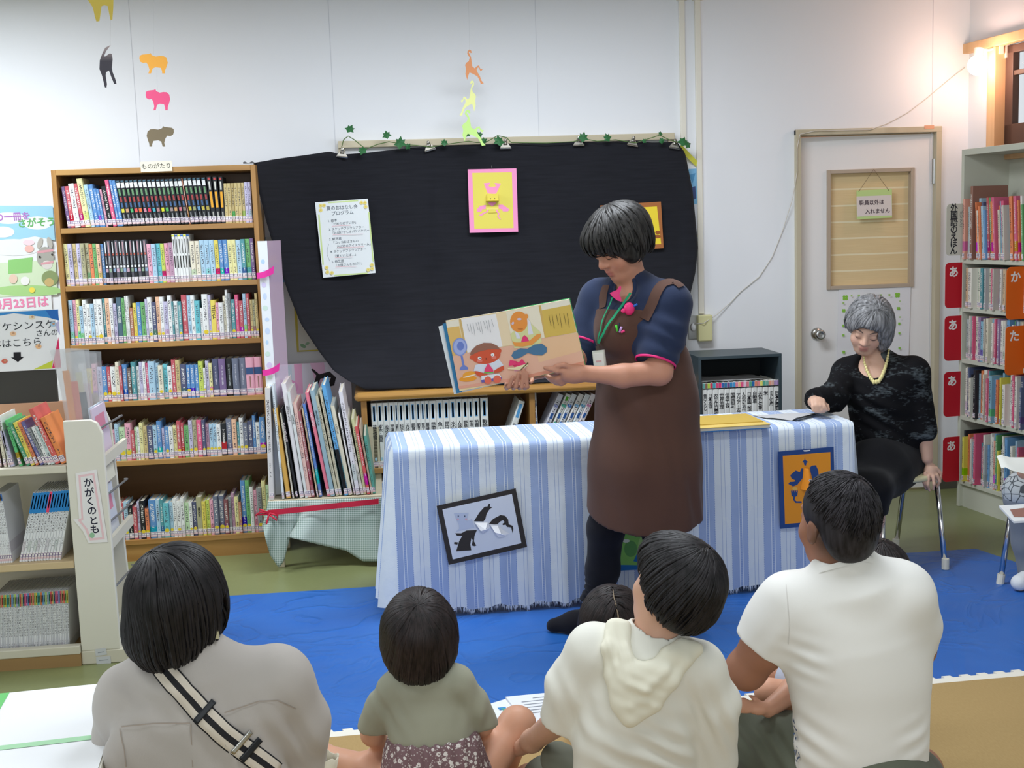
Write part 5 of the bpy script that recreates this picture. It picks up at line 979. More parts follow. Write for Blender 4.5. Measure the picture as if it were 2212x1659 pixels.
def place(base, bb0, bb1, s, mir=False, ox=0, oy=0):
    (a0, b0, a1, b1), (c0, d0, c1, d1) = bb0, bb1; out = []
    for x, y in base:
        u, v = (x - a0) / (a1 - a0), (y - b0) / (b1 - b0)
        if mir: u = 1 - u
        out.append((ox + (c0 + u * (c1 - c0)) / s, oy + (d0 + v * (d1 - d0)) / s))
    return out
cb = (1110, 423, 1336, 585); S1 = 3.687; cg = 'paper capybaras hanging in a column'
cut('paper_capybara', 'orange paper capybara, topmost of the hanging column above the bookcase', place(CAP, cb, cb, S1), 5.55, fm('#f2ad4a'), cg, [(332, 118), (333, -40)])
cut('paper_capybara', 'pink paper capybara, in the middle of the hanging column above the bookcase', place(CAP, cb, (1160, 710, 1355, 878), S1), 5.55, fm('#ea5a86'), cg, [(341, 196), (338, 150)])
cut('paper_capybara', 'brown paper capybara, lowest of the hanging column above the bookcase', place(CAP, cb, (1168, 1005, 1385, 1168), S1, True), 5.55, fm('#7d7059'), cg, [(346, 276), (343, 230)])
N = Nodes('faded_charcoal_paper'); sp = N.n('SeparateXYZ'); N.l(N.tc.outputs['Generated'], sp.inputs[0]); N.set(col=N.mix(N.math('MULTIPLY', N.math('SUBTRACT', sp.outputs[1], .62), 2.6, True), '#55525e', '#c9b8bc'), rough=.7)
cut('paper_cat', 'dark grey long-tailed paper cat hanging over the bookcase', [(x / S1, y / S1) for x, y in ((882, 358), (838, 380), (813, 430), (795, 480), (792, 550), (806, 585), (815, 610), (835, 695), (848, 698), (852, 670), (842, 600), (845, 575), (868, 562), (885, 610), (910, 670), (928, 668), (922, 640), (897, 575), (891, 540), (897, 470), (890, 430), (875, 425), (838, 450), (828, 448), (845, 408))], 4.6, N.m, None, [(238, 97), (240, -40)])
cut('paper_cat', 'yellow paper animal whose legs dangle at the very top over the bookcase', [(x / S1, y / S1) for x, y in ((700, 0), (740, 60), (755, 130), (768, 172), (792, 168), (803, 90), (808, 50), (830, 42), (858, 48), (868, 100), (880, 160), (895, 155), (902, 60), (903, 0), (900, -60), (860, -110), (740, -110), (690, -50))], 4.4, fm('#e8cf62'))
MON = [(120, 105), (115, 88), (102, 83), (92, 95), (90, 110), (97, 122), (106, 135), (100, 160), (85, 170), (76, 185), (82, 215), (78, 245), (90, 285), (95, 260), (105, 235), (130, 245), (158, 262), (170, 285), (180, 312), (200, 308), (185, 290), (174, 260), (158, 234), (152, 217), (162, 200), (180, 228), (192, 215), (175, 208), (168, 188), (155, 192), (140, 208), (124, 195), (119, 160), (114, 132), (105, 112), (100, 103), (105, 96), (112, 106)]
mb = (76, 83, 200, 312); S3 = 3.0724; mg = 'paper monkeys hanging in a chain'
cut('paper_monkey', 'orange paper monkey at the top of the hanging monkey chain', place(MON, mb, mb, S3, False, 980, 80), 5.95, fm('#e59a6a'), mg, [(1014, 108), (1012, -30)])
cut('paper_monkey', 'pale yellow paper monkey in the middle of the hanging monkey chain', place(MON, mb, (38, 288, 148, 522), S3, True, 980, 80), 5.94, fm('#ecefa0'), mg)
cut('paper_monkey', 'pale green paper monkey at the foot of the chain over the curtain rail', place(MON, mb, (56, 482, 212, 722), S3, False, 980, 80), 5.93, fm('#c4e88a'), mg)
# ---------------------------------------------------------------- stand for the big books
sx0, sx1 = aty(578, 1085, TY).x, aty(826, 1075, TY).x
st = thing('display_stand', 'wooden display stand carrying big picture books under checked cloth', 'stand', ((sx0 + sx1) / 2, TY, 0)); w2 = (sx1 - sx0) / 2
g = G(); g.box((-w2, -.01, STZ - .03), (w2, .40, STZ - .004)); part('platform', g, st, PALE, bevel=.003)
for x in (-w2 + .03, w2 - .06):
    for y in (.01, .35):
        g = G(); g.box((x, y, 0), (x + .03, y + .03, STZ - .03)); part('leg', g, st, PALE, bevel=.003)
g = G(); g.box((-w2 + .06, .33, .07), (w2 - .06, .35, .12)); part('cross_rail', g, st, PALE)
g = G(); g.box((-w2, .36, STZ - .004), (w2, .375, STZ + .25)); part('back_rest', g, st, PALE)
HEM = [(566, 1135), (574, 1165), (584, 1200), (602, 1227), (614, 1212), (616, 1175), (621, 1160), (650, 1167), (700, 1179), (748, 1190), (784, 1213), (822, 1213), (834, 1160)]
g = G(); P = []; uv = []; n = 72
for j in range(19):
    row = []
    for i in range(n + 1):
        s, t = i / n, j / 18; a = (580 + 246 * s, 1083 - 9 * s); b = interp(HEM, s); x, y = a[0] + (b[0] - a[0]) * t, a[1] + (b[1] - a[1]) * t
        Yv = TY - .022 - .05 * t * abs(math.sin(s * 9 + .4)) - .012 * math.sin(s * 31) * t - .045 * math.exp(-((s - .08) / .07) ** 2) * t
        row.append(tuple(aty(x, y, Yv))); uv.append((x / 480, y / 480))
    P.append(row)
g.grid(P[::-1]); nn = n + 1; uv = [q_ for r in range(19) for q_ in uv[(18 - r) * nn:(19 - r) * nn]]
g.uv = uv
N = Nodes('green_check_cotton'); un = N.n('UVMap'); sp = N.n('SeparateXYZ'); N.l(un.outputs[0], sp.inputs[0])
a = N.math('GREATER_THAN', N.math('FRACT', N.math('MULTIPLY', sp.outputs[0], 120)), .5); b = N.math('GREATER_THAN', N.math('FRACT', N.math('MULTIPLY', sp.outputs[1], 120)), .5)
N.set(col=N.mix(N.math('MULTIPLY', N.math('ADD', a, b), .5), '#6f8a7f', '#cdd6d2'), rough=.85, spec=.1)
chk = single('checked_cloth', g, 'green and white checked cloth draped over the picture book stand', 'cloth', m=N.m, smooth=True)
s2 = chk.modifiers.new('thickness', 'SOLIDIFY'); s2.thickness = .0015
rb = thing('red_ribbon', 'red ribbon tied in a bow around the checked cloth', 'ribbon', aty(690, 1095, TY - .06)); R0 = rb.matrix_basis.inverted(); RED = mat('red_satin', '#cc2a44', .4)
g = G(); P = [[], []]
for i in range(25):
    s = i / 24; x = 578 + 240 * s; y = 1108 - 25 * s
    for k, dy in enumerate((6, -6)): P[k].append(tuple(R0 @ aty(x, y + dy, TY - .05 - .012 * abs(math.sin(s * 9 + .4)))))
g.grid(P); part('band', g, rb, RED)
g = G()
for loop in (((582, 1108), (560, 1100), (558, 1112), (582, 1110)), ((582, 1108), (600, 1114), (598, 1124), (582, 1112)), ((582, 1108), (576, 1130), (580, 1150)), ((582, 1108), (562, 1106), (552, 1114))): g.tube([tuple(R0 @ aty(x, y, TY - .075)) for x, y in loop], .0045, n=6)
part('bow', g, rb, RED, smooth=True)
a, b = aty(556, 521, 5.52), aty(577, 700, 5.52)
fp = thing('clear_film_box', 'tall narrow doodled white box with pink tape right of the bookcase', 'box', (a.x, 5.52, STZ)); hh = a.z - STZ
g = G(); g.box((0, 0, 0), (.042, .006, hh)); part('white_strip', g, fp, mat('doodle_white', '#e9edf2', .5))
N = Nodes('pink_film'); N.set(col='#e0c4dc', rough=.2); N.b.inputs['Alpha'].default_value = .55
g = G(); g.ngon([(.042, .004, .25), (.095, .10, .25), (.095, .10, hh), (.042, .004, hh)]); part('clear_film', g, fp, N.m)
g = G(); rr = random.Random(8)
for k in range(15): 
    z = .34 + k * (hh - .38) / 15; g.ngon([(x, -.0006, y) for x, y in ell(.021 + rr.uniform(-.006, .006), z, rr.uniform(.006, .013), rr.uniform(.008, .016), 12)], fm(rr.choice(['#b8d4f0', '#c8d8f2', '#d4ccec', '#cfe4d8'])))
part('doodles', g, fp)
for y in (596, 806):
    z = aty(560, y, 5.52).z - STZ; g = G(); P = [[], []]
    for i in range(8):
        t = i / 7; P[0].append((-.012 + .075 * t, -.004 - .02 * math.sin(t * 3), z - .012 + .02 * t * t)); P[1].append((-.012 + .08 * t, -.004 - .02 * math.sin(t * 3), z + .014 + .03 * t * t))
    g.grid(P); part('pink_tape', g, fp, fm('#e83aa0'), smooth=True)
# ---------------------------------------------------------------- clear sleeves in the magazine rack
SLV = Nodes('clear_sleeve_plastic'); SLV.set(col='#d6dade', rough=.15); SLV.b.inputs['Alpha'].default_value = .42
for k, (cx, cols) in enumerate(((172, ('#e8963c', '#e0705a', '#3a4654')), (198, ('#dfe04a', '#e8c0d0', '#d8d8d0')))):
    Ys = SY + .10 + .16 * k; p = aty(cx, 880, Ys); t_ = aty(cx - 6, 752 + 6 * k, Ys); hh = t_.z - p.z + .14; zz = p.z - .14
    r = thing('clear_sleeve', ['clear plastic sleeve of orange flyers in the top of the white rack', 'clear plastic sleeve of yellow and pink flyers in the white rack'][k], 'sleeve', Matrix.Translation((p.x, Ys, zz)) @ Matrix.Rotation(-.06, 4, 'Y'))
    g = G(); 
    for yy, fl in ((0, .012), (.03, .03)): g.grid([[(-.045 - fl * (j / 6) ** 2, yy, hh * j / 6) for j in range(7)], [(0, yy - .008 * 1, hh * j / 6) for j in range(7)], [(.045 + fl * .6 * (j / 6) ** 2, yy, hh * (j / 6) * .97) for j in range(7)]])
    part('film', g, r, SLV.m, smooth=True)
    for i, c in enumerate(cols):
        g = G(); g.box((-.035 + .022 * i, .008 + .006 * i, .0), (-.012 + .022 * i, .0095 + .006 * i, hh * (.78 - .12 * i))); part('flyer', g, r, fm(c))
# ================================================================= people: smooth bodies grown from joints
class Body:
    def __init__(s): s.pr = []
    def _add(s, kind, k, op, lo, hi, data): s.pr.append((kind, k, op, np.array(lo, np.float32), np.array(hi, np.float32), data)); return s
    def cone(s, a, b, ra, rb, k=.03, op=1, flat=None):
        a, b = np.array(a, np.float32), np.array(b, np.float32); r = max(ra, rb)
        n, q = (None, 1.0) if flat is None else (np.array(Vector(flat[0]).normalized(), np.float32), flat[1])
        return s._add('c', k, op, np.minimum(a, b) - r * max(1, q), np.maximum(a, b) + r * max(1, q), (a, b, ra, rb, n, q))
    def limb(s, pts, rs, k=.03, flat=None):
        for i in range(len(pts) - 1): s.cone(pts[i], pts[i + 1], rs[i], rs[i + 1], k, 1, flat)
        return s
    def ell(s, c, r, k=.03, op=1, R=None):
        c = np.array(c, np.float32); r = np.array(r, np.float32) if not isinstance(r, (int, float)) else np.array((r, r, r), np.float32); m = r.max()
        R = None if R is None else np.array([list(R.col[i].to_3d()) for i in range(3)], np.float32).T
        return s._add('e', k, op, c - m, c + m, (c, r, R))
    def cut(s, p, n, k=.0):
        s.pr.append(('p', k, 0, None, None, (np.array(p, np.float32), np.array(Vector(n).normalized(), np.float32)))); return s
    @staticmethod
    def dist(kind, d, P):
        if kind == 'c':
            a, b, ra, rb, n, q = d; X = P - a; ba = b - a
            if n is not None:
                X = X + (X @ n)[..., None] * n * np.float32(1 / q - 1); bn = ba + n * np.float32((ba @ n) * (1 / q - 1))
            else: bn = ba
            t = np.clip((X @ bn) / max(1e-9, float(bn @ bn)), 0, 1)
            Y = X - t[..., None] * bn; return np.sqrt((Y * Y).sum(-1)) - (ra + (rb - ra) * t)
        if kind == 'e':
            c, r, R = d; X = P - c
            if R is not None: X = X @ R
            A = X / r; k0 = np.sqrt((A * A).sum(-1)); A = A / r; k1 = np.sqrt((A * A).sum(-1)); return k0 * (k0 - 1) / np.maximum(k1, 1e-6)
        p, n = d; return (P - p) @ n
    @staticmethod
    def comb(F, D, k, op):
        if op == 1:
            if k <= 0: return np.minimum(F, D)
            h = np.maximum(k - np.abs(F - D), 0) / k; return np.minimum(F, D) - h * h * k * .25
        D = -D if op == -1 else D
        if k <= 0: return np.maximum(F, D)
        h = np.maximum(k - np.abs(F - D), 0) / k; return np.maximum(F, D) + h * h * k * .25
    def f(s, P):
        P = np.asarray(P, np.float32); F = np.full(P.shape[:-1], 9., np.float32)
        for kind, k, op, lo, hi, d in s.pr: F = s.comb(F, s.dist(kind, d, P), k, op)
        return F
    def grad(s, P, e=.002):
        G_ = np.stack([s.f(P + np.array(v, np.float32)) - s.f(P - np.array(v, np.float32)) for v in ((e, 0, 0), (0, e, 0), (0, 0, e))], -1)
        return G_ / np.maximum(np.linalg.norm(G_, axis=-1, keepdims=True), 1e-8)
    def surf(s, h):
        lo = np.min([p[3] for p in s.pr if p[2] == 1], 0) - 3 * h; hi = np.max([p[4] for p in s.pr if p[2] == 1], 0) + 3 * h
        for p in s.pr:   # axis-aligned cuts shrink the grid
            if p[0] == 'p' and p[1] == 0:
                n = p[5][1]
                for ax in range(3):
                    if n[ax] > .999: hi[ax] = min(hi[ax], p[5][0][ax] + 3 * h)
                    if n[ax] < -.999: lo[ax] = max(lo[ax], p[5][0][ax] - 3 * h)
        n = np.ceil((hi - lo) / h).astype(int) + 1; ax = [lo[i] + h * np.arange(n[i], dtype=np.float32) for i in range(3)]
        F = np.full(tuple(n), 1., np.float32)
        for kind, k, op, a, b, d in s.pr:
            if kind == 'p': sl = tuple(slice(0, m) for m in n)
            else:
                m_ = k + 3 * h; i0 = np.clip(((a - m_ - lo) / h).astype(int), 0, n - 1); i1 = np.clip(((b + m_ - lo) / h).astype(int) + 2, 1, n); sl = tuple(slice(x, y) for x, y in zip(i0, i1))
                if any(x >= y for x, y in zip(i0, i1)): continue
            P = np.stack(np.meshgrid(*[ax[i][sl[i]] for i in range(3)], indexing='ij'), -1); F[sl] = s.comb(F[sl], s.dist(kind, d, P), k, op)
        I = F < 0; C = sum(I[i:n[0] - 1 + i, j:n[1] - 1 + j, l:n[2] - 1 + l].astype(np.int8) for i in (0, 1) for j in (0, 1) for l in (0, 1))
        act = (C > 0) & (C < 8); ids = np.argwhere(act); idx = np.full(act.shape, -1, np.int32); idx[act] = np.arange(len(ids))
        acc = np.zeros((len(ids), 3), np.float32); cnt = np.zeros(len(ids), np.float32)
        cs = [(i, j, l) for i in (0, 1) for j in (0, 1) for l in (0, 1)]
        val = {c: F[ids[:, 0] + c[0], ids[:, 1] + c[1], ids[:, 2] + c[2]] for c in cs}
        for c in cs:
            for a_ in range(3):
                if c[a_]: continue
                e = list(c); e[a_] = 1; fa, fb = val[c], val[tuple(e)]; m = (fa < 0) != (fb < 0); t = np.where(m, fa / np.where(m, fa - fb, 1), 0)
                p = np.tile(np.array(c, np.float32), (len(ids), 1)); p[:, a_] += t; acc += np.where(m[:, None], p, 0); cnt += m
        V = lo + h * (ids + acc / np.maximum(cnt, 1)[:, None]); Q = []
        for a_ in range(3):
            b_, c_ = (a_ + 1) % 3, (a_ + 2) % 3; s0 = [slice(None)] * 3; s1 = [slice(None)] * 3; s0[a_] = slice(0, -1); s1[a_] = slice(1, None)
            E0, E1 = I[tuple(s0)], I[tuple(s1)]; ed = np.argwhere(E0 != E1); ed = ed[(ed[:, b_] > 0) & (ed[:, c_] > 0) & (ed[:, b_] < n[b_] - 1) & (ed[:, c_] < n[c_] - 1)]
            if not len(ed): continue
            def cell(db, dc): q = ed.copy(); q[:, b_] -= db; q[:, c_] -= dc; return idx[q[:, 0], q[:, 1], q[:, 2]]
            qd = np.stack([cell(1, 1), cell(0, 1), cell(0, 0), cell(1, 0)], 1); fl_ = ~E0[ed[:, 0], ed[:, 1], ed[:, 2]]; qd[fl_] = qd[fl_][:, ::-1]; Q.append(qd)
        return V, np.concatenate(Q)
    def hit(s, px, py, off=0.0):
        """point where the sight line through a photo pixel meets this surface"""
        d = ray(px, py); d = np.array(d, np.float32); o = np.array(CAMP, np.float32); t = 1.2
        for _ in range(90):
            v = float(s.f((o + d * t)[None])[0]) - off
            if v < .0008: break
            t += v * .7
            if t > 8: break
        return Vector((o + d * t).tolist())
def npmesh(name, V, Q, m, smooth=True, paint=None):
    me = bpy.data.meshes.new(name); me.vertices.add(len(V)); me.vertices.foreach_set('co', np.ascontiguousarray(V, np.float32).ravel())
    k = Q.shape[1]; me.loops.add(Q.size); me.loops.foreach_set('vertex_index', np.ascontiguousarray(Q, np.int32).ravel())
    me.polygons.add(len(Q)); me.polygons.foreach_set('loop_start', np.arange(0, Q.size, k, dtype=np.int32)); me.polygons.foreach_set('use_smooth', [smooth] * len(Q))
    me.update(calc_edges=True); me.materials.append(m)
    if paint is not None:
        at = me.color_attributes.new('tint', 'FLOAT_COLOR', 'POINT'); at.data.foreach_set('color', np.concatenate([paint, np.ones((len(V), 1))], 1).astype(np.float32).ravel())
    return me
def relax(V, Q, n=2):
    e = np.concatenate([Q[:, [i, (i + 1) % 4]] for i in range(4)]); e = np.concatenate([e, e[:, ::-1]]); deg = np.bincount(e[:, 0], minlength=len(V))[:, None]
    for _ in range(n):
        A = np.zeros_like(V)
        for k in range(3): A[:, k] = np.bincount(e[:, 0], V[e[:, 1], k], len(V))
        V = V * .4 + .6 * A / np.maximum(deg, 1)
    return V
def wrinkle(V, B, fields):
    """moves cloth along its normal by folds: (centre, radius, direction, wavelength, depth)"""
    N_ = B.grad(V); D = np.zeros(len(V), np.float32)
    for c, r, d, wl, dep in fields:
        d = np.array(Vector(d).normalized()); X = V - np.array(c); w = np.exp(-(X * X).sum(1) / (r * r))
        ph = X @ d / wl * 2 * PI + 1.7 * np.sin(X[:, 0] * 21 + X[:, 2] * 13); D += w * dep * np.sin(ph)
    return V + N_ * D[:, None]
def skinmat(name, col, rough=.5):
    N = Nodes(name); a = N.n('Attribute'); a.attribute_name = 'tint'; t = N.n('TexNoise'); t.inputs['Scale'].default_value = 30; t.inputs['Detail'].default_value = 3; N.l(N.tc.outputs['Object'], t.inputs['Vector'])
    N.set(col=N.mix(N.math('MULTIPLY', t.outputs['Fac'], .22), a.outputs['Color'], tuple(int(v * .86) for v in (int(col[1:3], 16), int(col[3:5], 16), int(col[5:7], 16)))), rough=rough, spec=.35)
    N.b.inputs['Subsurface Weight'].default_value = .12; N.b.inputs['Subsurface Radius'].default_value = (.02, .008, .004); N.b.inputs['Subsurface Scale'].default_value = .4
    f = N.n('TexNoise'); f.inputs['Scale'].default_value = 260; N.l(N.tc.outputs['Object'], f.inputs['Vector']); N.bump(f.outputs['Fac'], .1, .0008); return N.m
def paintskin(V, base, spots):
    c = np.tile(np.array(lin(base)), (len(V), 1))
    for p, r, col, st in spots:
        R = np.array(r if not isinstance(r, (int, float)) else (r, r, r)); M = None
        X = V - np.array(p); w = np.clip(1.4 - np.sqrt(((X / R) ** 2).sum(1)) * .9, 0, 1)[:, None] * st; c = c * (1 - w) + np.array(lin(col)) * w
    return c
def person(name, B, h, skin, label, group=None, spots=(), smooth=2):
    V, Q = B.surf(h); V = relax(V, Q, smooth); base = Vector((float(V[:, 0].mean()), float(V[:, 1].mean()), float(V[:, 2].min())))
    P = paintskin(V, skin[1], spots); me = npmesh(name, V - np.array(base), Q, skin[0], True, P)
    return tag(link(name, me, None, Matrix.Translation(base)), label, 'person', group)
def wear(o, name, B, h, m, label=None, folds=None, smooth=2):
    V, Q = B.surf(h); V = relax(V, Q, smooth)
    if folds: V = wrinkle(V, B, folds)
    c = link(name, npmesh(name, V - np.array(o.matrix_basis.translation), Q, m), o)
    if label: c['label'] = label
    return c
def wpart(o, name, g, m=None, smooth=False, bevel=0, label=None, parent=None):
    """part given in world space under person o"""
    t = o.matrix_basis.translation; g.v = [tuple(Vector(p) - t) for p in g.v]; return part(name, g, parent or o, m, smooth, bevel, None, label)
def hairmat(name, col, hi, rough=.38, strand=1.0):
    N = Nodes(name); mp = N.n('Mapping'); mp.inputs['Scale'].default_value = (90, 90, 9); N.l(N.tc.outputs['Object'], mp.inputs[0]); t = N.n('TexNoise'); t.inputs['Scale'].default_value = 1; t.inputs['Detail'].default_value = 4; N.l(mp.outputs[0], t.inputs['Vector'])
    r = N.n('ValToRGB'); r.color_ramp.elements[0].position = .35; r.color_ramp.elements[1].position = .72; r.color_ramp.elements[0].color = (*lin(col), 1); r.color_ramp.elements[1].color = (*lin(hi), 1); N.l(t.outputs['Fac'], r.inputs[0])
    N.set(col=r.outputs[0], rough=rough, spec=.3); N.bump(t.outputs['Fac'], .3 * strand, .003); return N.m
def strands(B, crown, up, n, length, hem, seed=0, spread=.02, r=.0022, off=.002, part_dir=None, steps=16, grav=1.0, swirl=.25, avoid=None, only=None, jit=.6):
    """locks of hair that leave the crown or parting and flow down the hair surface to the hem; hem(P) > 0 where hair may go"""
    rs = np.random.RandomState(seed); up = np.array(up, np.float32); up /= np.linalg.norm(up); crown = np.array(crown, np.float32)
    a = np.array(Vector(up.tolist()).orthogonal().normalized(), np.float32); b = np.cross(up, a); th = rs.uniform(0, 2 * PI, n)
    out = np.cos(th)[:, None] * a + np.sin(th)[:, None] * b; P = crown + out * (rs.uniform(.1, 1, n)[:, None] * spread)
    if part_dir is not None:
        pd = np.array(part_dir, np.float32); s_ = rs.uniform(0, 1, n)[:, None]; side = np.sign(rs.uniform(-1, 1, n))[:, None]; sd_ = np.cross(up, pd / np.linalg.norm(pd)); P = crown + pd * s_ + sd_ * side * .004
        out = out * .35 + sd_ * side; out /= np.linalg.norm(out, axis=1, keepdims=True)
    P = P + rs.normal(0, .002, P.shape); L = rs.uniform(.55, 1.05, n) * length; st = L / steps; pts = []; alive = np.ones(n, bool); lastok = np.zeros(n, int); wob = rs.normal(0, 1, n); start = rs.uniform(0, .75, n) ** 1.5 * .8
    ofs = off * rs.uniform(.2, 1.6, n)
    for i in range(steps + 1 + 10):
        g = B.grad(P); d = B.f(P); P = P - g * (d - ofs)[:, None]; pts.append(P.copy())
        g = B.grad(P); w = np.clip(np.linalg.norm(P - crown, axis=1) / .10, 0, 1)[:, None]
        v = out * (1 - w * .75) - up * grav * w + np.cross(g, out) * swirl * (1 - w); v = v + (rs.normal(0, jit, v.shape) * .06)
        v = v - g * (v * g).sum(1, keepdims=True); v /= np.maximum(np.linalg.norm(v, axis=1, keepdims=True), 1e-6); P = P + v * st[:, None]
    A = np.stack(pts, 1); g = G(); k = 4; ang = np.arange(k) * 2 * PI / k
    ok = hem(A.reshape(-1, 3)).reshape(n, -1) > 0
    VV, FF = [], []; base = 0
    for j in range(n):
        s0 = int(start[j] * steps * .6); e = s0
        while e < A.shape[1] and ok[j, e] and e - s0 < steps: e += 1
        if e - s0 < 4: continue
        p = A[j, s0:e]; m = len(p); t = np.gradient(p, axis=0); t /= np.maximum(np.linalg.norm(t, axis=1, keepdims=True), 1e-6); nn = B.grad(p); u = np.cross(t, nn); u /= np.maximum(np.linalg.norm(u, axis=1, keepdims=True), 1e-6)
        q = np.linspace(0, 1, m); rad = r * (.35 + 1.1 * np.sin(PI * (q * .8 + .12))) * rs.uniform(.6, 1.3); rad[-1] *= .15
        ring = p[:, None] + rad[:, None, None] * (np.cos(ang)[None, :, None] * u[:, None] * 1.8 + np.sin(ang)[None, :, None] * nn[:, None]); VV.append(ring.reshape(-1, 3))
        I0 = base + np.arange(m - 1)[:, None] * k + np.arange(k)[None]; I1 = base + np.arange(m - 1)[:, None] * k + (np.arange(k)[None] + 1) % k
        FF.append(np.stack([I0, I1, I1 + k, I0 + k], -1).reshape(-1, 4)); base += m * k
    return np.concatenate(VV), np.concatenate(FF)
def hair(o, B, h, m, label, crown, up, n, length, hem, name='hair', **kw):
    V, Q = B.surf(h); V = relax(V, Q, 2); sv, sq = strands(B, crown, up, n, length, hem, **kw)
    A = np.concatenate([V, sv]); F = np.concatenate([Q, sq + len(V)]); c = link(name, npmesh(name, A - np.array(o.matrix_basis.translation), F, m), o)
    if label: c['label'] = label
    return c
def hframe(c, f, u):
    """head frame: x to the person's right, y forward, z up"""
    f = Vector(f).normalized(); u = Vector(u); u = (u - f * u.dot(f)).normalized(); r = f.cross(u)
    return Matrix(((r.x, f.x, u.x, c[0]), (r.y, f.y, u.y, c[1]), (r.z, f.z, u.z, c[2]), (0, 0, 0, 1)))
def head(B, M, s=1.0, face=True, ears=True):
    R = M.to_3x3().to_4x4()
    def p(x, y, z): return M @ Vector((x * s, y * s, z * s))
    def e(c, r, k, op=1): B.ell(p(*c), tuple(v * s for v in r), k * s, op, R)
    e((0, -.014, .036), (.073, .093, .080), .02); e((0, .030, -.030), (.059, .060, .078), .03); e((0, .050, -.086), (.036, .032, .024), .035)
    if ears:
        for sx in (-1, 1): e((sx * .074, -.006, -.012), (.010, .020, .031), .008); e((sx * .084, -.003, -.010), (.006, .010, .017), .006, -1)
    if face:
        for sx in (-1, 1): e((sx * .036, .056, -.032), (.026, .024, .026), .025)
        e((0, .080, .024), (.048, .012, .012), .02)
        for sx in (-1, 1): e((sx * .031, .098, .004), (.018, .014, .012), .014, -1); e((sx * .031, .077, .002), (.0155, .014, .012), .005)
        B.cone(p(0, .087, .014), p(0, .106, -.022), .008 * s, .0125 * s, .013 * s)
        for sx in (-1, 1): e((sx * .013, .095, -.027), (.0085, .010, .008), .008)
        e((0, .088, -.052), (.023, .011, .0065), .007); e((0, .085, -.0645), (.020, .011, .0075), .007); e((0, .104, -.0583), (.021, .012, .0018), .003, -1)
    return p
def face_lines(o, B, M, s, brow='#4a3d38', lash='#2a2220', down=True):
    """eyebrows and lowered lashes as small hair strands on the face"""
    def proj(x, z): # onto the face surface along the head's forward axis
        a = M @ Vector((x * s, .14 * s, z * s)); d = -(M.col[1].to_3d()); t = 0
        for _ in range(40):
            v = float(B.f(np.array(a + d * t, np.float32)[None])[0])
            if v < .0006: break
            t += v * .8
        return a + d * (t - .0008)
    for sx in (-1, 1):
        g = G(); g.tube([proj(sx * (.014 + .035 * i / 7), .026 + .007 * math.sin(PI * (i / 7) * .8)) for i in range(8)], [.0012 + .0016 * math.sin(PI * i / 7) for i in range(8)], n=6); wpart(o, 'eyebrow', g, mat('brow_' + brow.strip('#'), brow, .8), True)
        g = G(); g.tube([proj(sx * (.017 + .029 * i / 7), -.0045 - .003 * math.sin(PI * i / 7)) for i in range(8)], [.0006 + .0008 * math.sin(PI * i / 7) for i in range(8)], n=5); wpart(o, 'eyelash', g, mat('lash_' + lash.strip('#'), lash, .7), True)
def face_spots(M, s, lip='#b0685f', cheek='#d69a86'):
    p = lambda x, y, z: tuple(M @ Vector((x * s, y * s, z * s)))
    out = [(p(x, .094, z), .0085 * s, lip, .75) for z in (-.052, -.064) for x in (-.012, 0, .012)]
    return out + [(p(sx * .04, .075, -.03), .026 * s, cheek, .45) for sx in (-1, 1)] + [(p(0, .112, -.024), .016 * s, cheek, .4)]
def fingers(B, chains, r=.0085, k=.004):
    for ch in chains:
        n = len(ch); B.limb(ch, [r * (1 - .22 * i / max(1, n - 1)) for i in range(n)], k)
def cloth(name, col, bump=.25, sc=500, rough=.85, sheen=.1, var=.05, dist=.0008): return mat(name, col, rough, bump=bump, bscale=sc, bdist=dist, spec=.12, sheen=sheen, var=var, vscale=9)
SK = lambda n, c: (skinmat('skin_' + n, c), c)
# ---------------------------------------------------------------- the standing reader
D0 = 4.42
def PA(x, y, d=0): return atd(x, y, D0 + d)
SKA = SK('warm_tan', '#c99178'); FA = Vector((-.72, -.69, 0)); HA = hframe(PA(1341, 530, -.02), (-.80, -.38, -.47), (-.36, -.1, .92)); SA = 1.05
def torsoA(B, i=0.0):
    B.limb([PA(1374, 655, .02), PA(1378, 700, 0), PA(1388, 800, 0), PA(1392, 880, 0), PA(1390, 960, 0)], [.105 + i, .158 + i, .152 + i, .165 + i, .165 + i], .05, (FA, .74))
    B.cone(PA(1300, 645, .11), PA(1440, 652, -.10), .062 + i, .066 + i, .06); B.ell(PA(1352, 720, -.06), (.10 + i, .10 + i, .09 + i), .05)
eL, wL = PA(1424, 804, -.20), PA(1276, 808, -.255)
B = Body(); torsoA(B, -.018); headp = head(B, HA, SA)
B.limb([PA(1352, 560, 0), PA(1372, 640, .02)], [.054, .060], .03)
B.limb([PA(1446, 665, -.11), PA(1432, 740, -.16), eL, PA(1345, 812, -.24), wL], [.058, .054, .045, .040, .027], .02)
B.limb([wL, PA(1250, 806, -.265), PA(1228, 806, -.27)], [.026, .030, .026], .015); B.ell(PA(1238, 808, -.268), (.042, .018, .034), .012)
fingers(B, [[PA(1240, 796, -.28), PA(1218, 788, -.292), PA(1203, 791, -.288), PA(1197, 793, -.28)], [PA(1224, 801, -.278), PA(1204, 802, -.287), PA(1188, 797, -.285), PA(1177, 795, -.276)], [PA(1222, 809, -.268), PA(1203, 818, -.258), PA(1188, 816, -.232), PA(1176, 808, -.222)], [PA(1224, 815, -.262), PA(1206, 824, -.25), PA(1192, 822, -.228), PA(1182, 815, -.218)], [PA(1228, 820, -.256), PA(1213, 829, -.246), PA(1202, 828, -.228), PA(1193, 822, -.218)]], .0098)
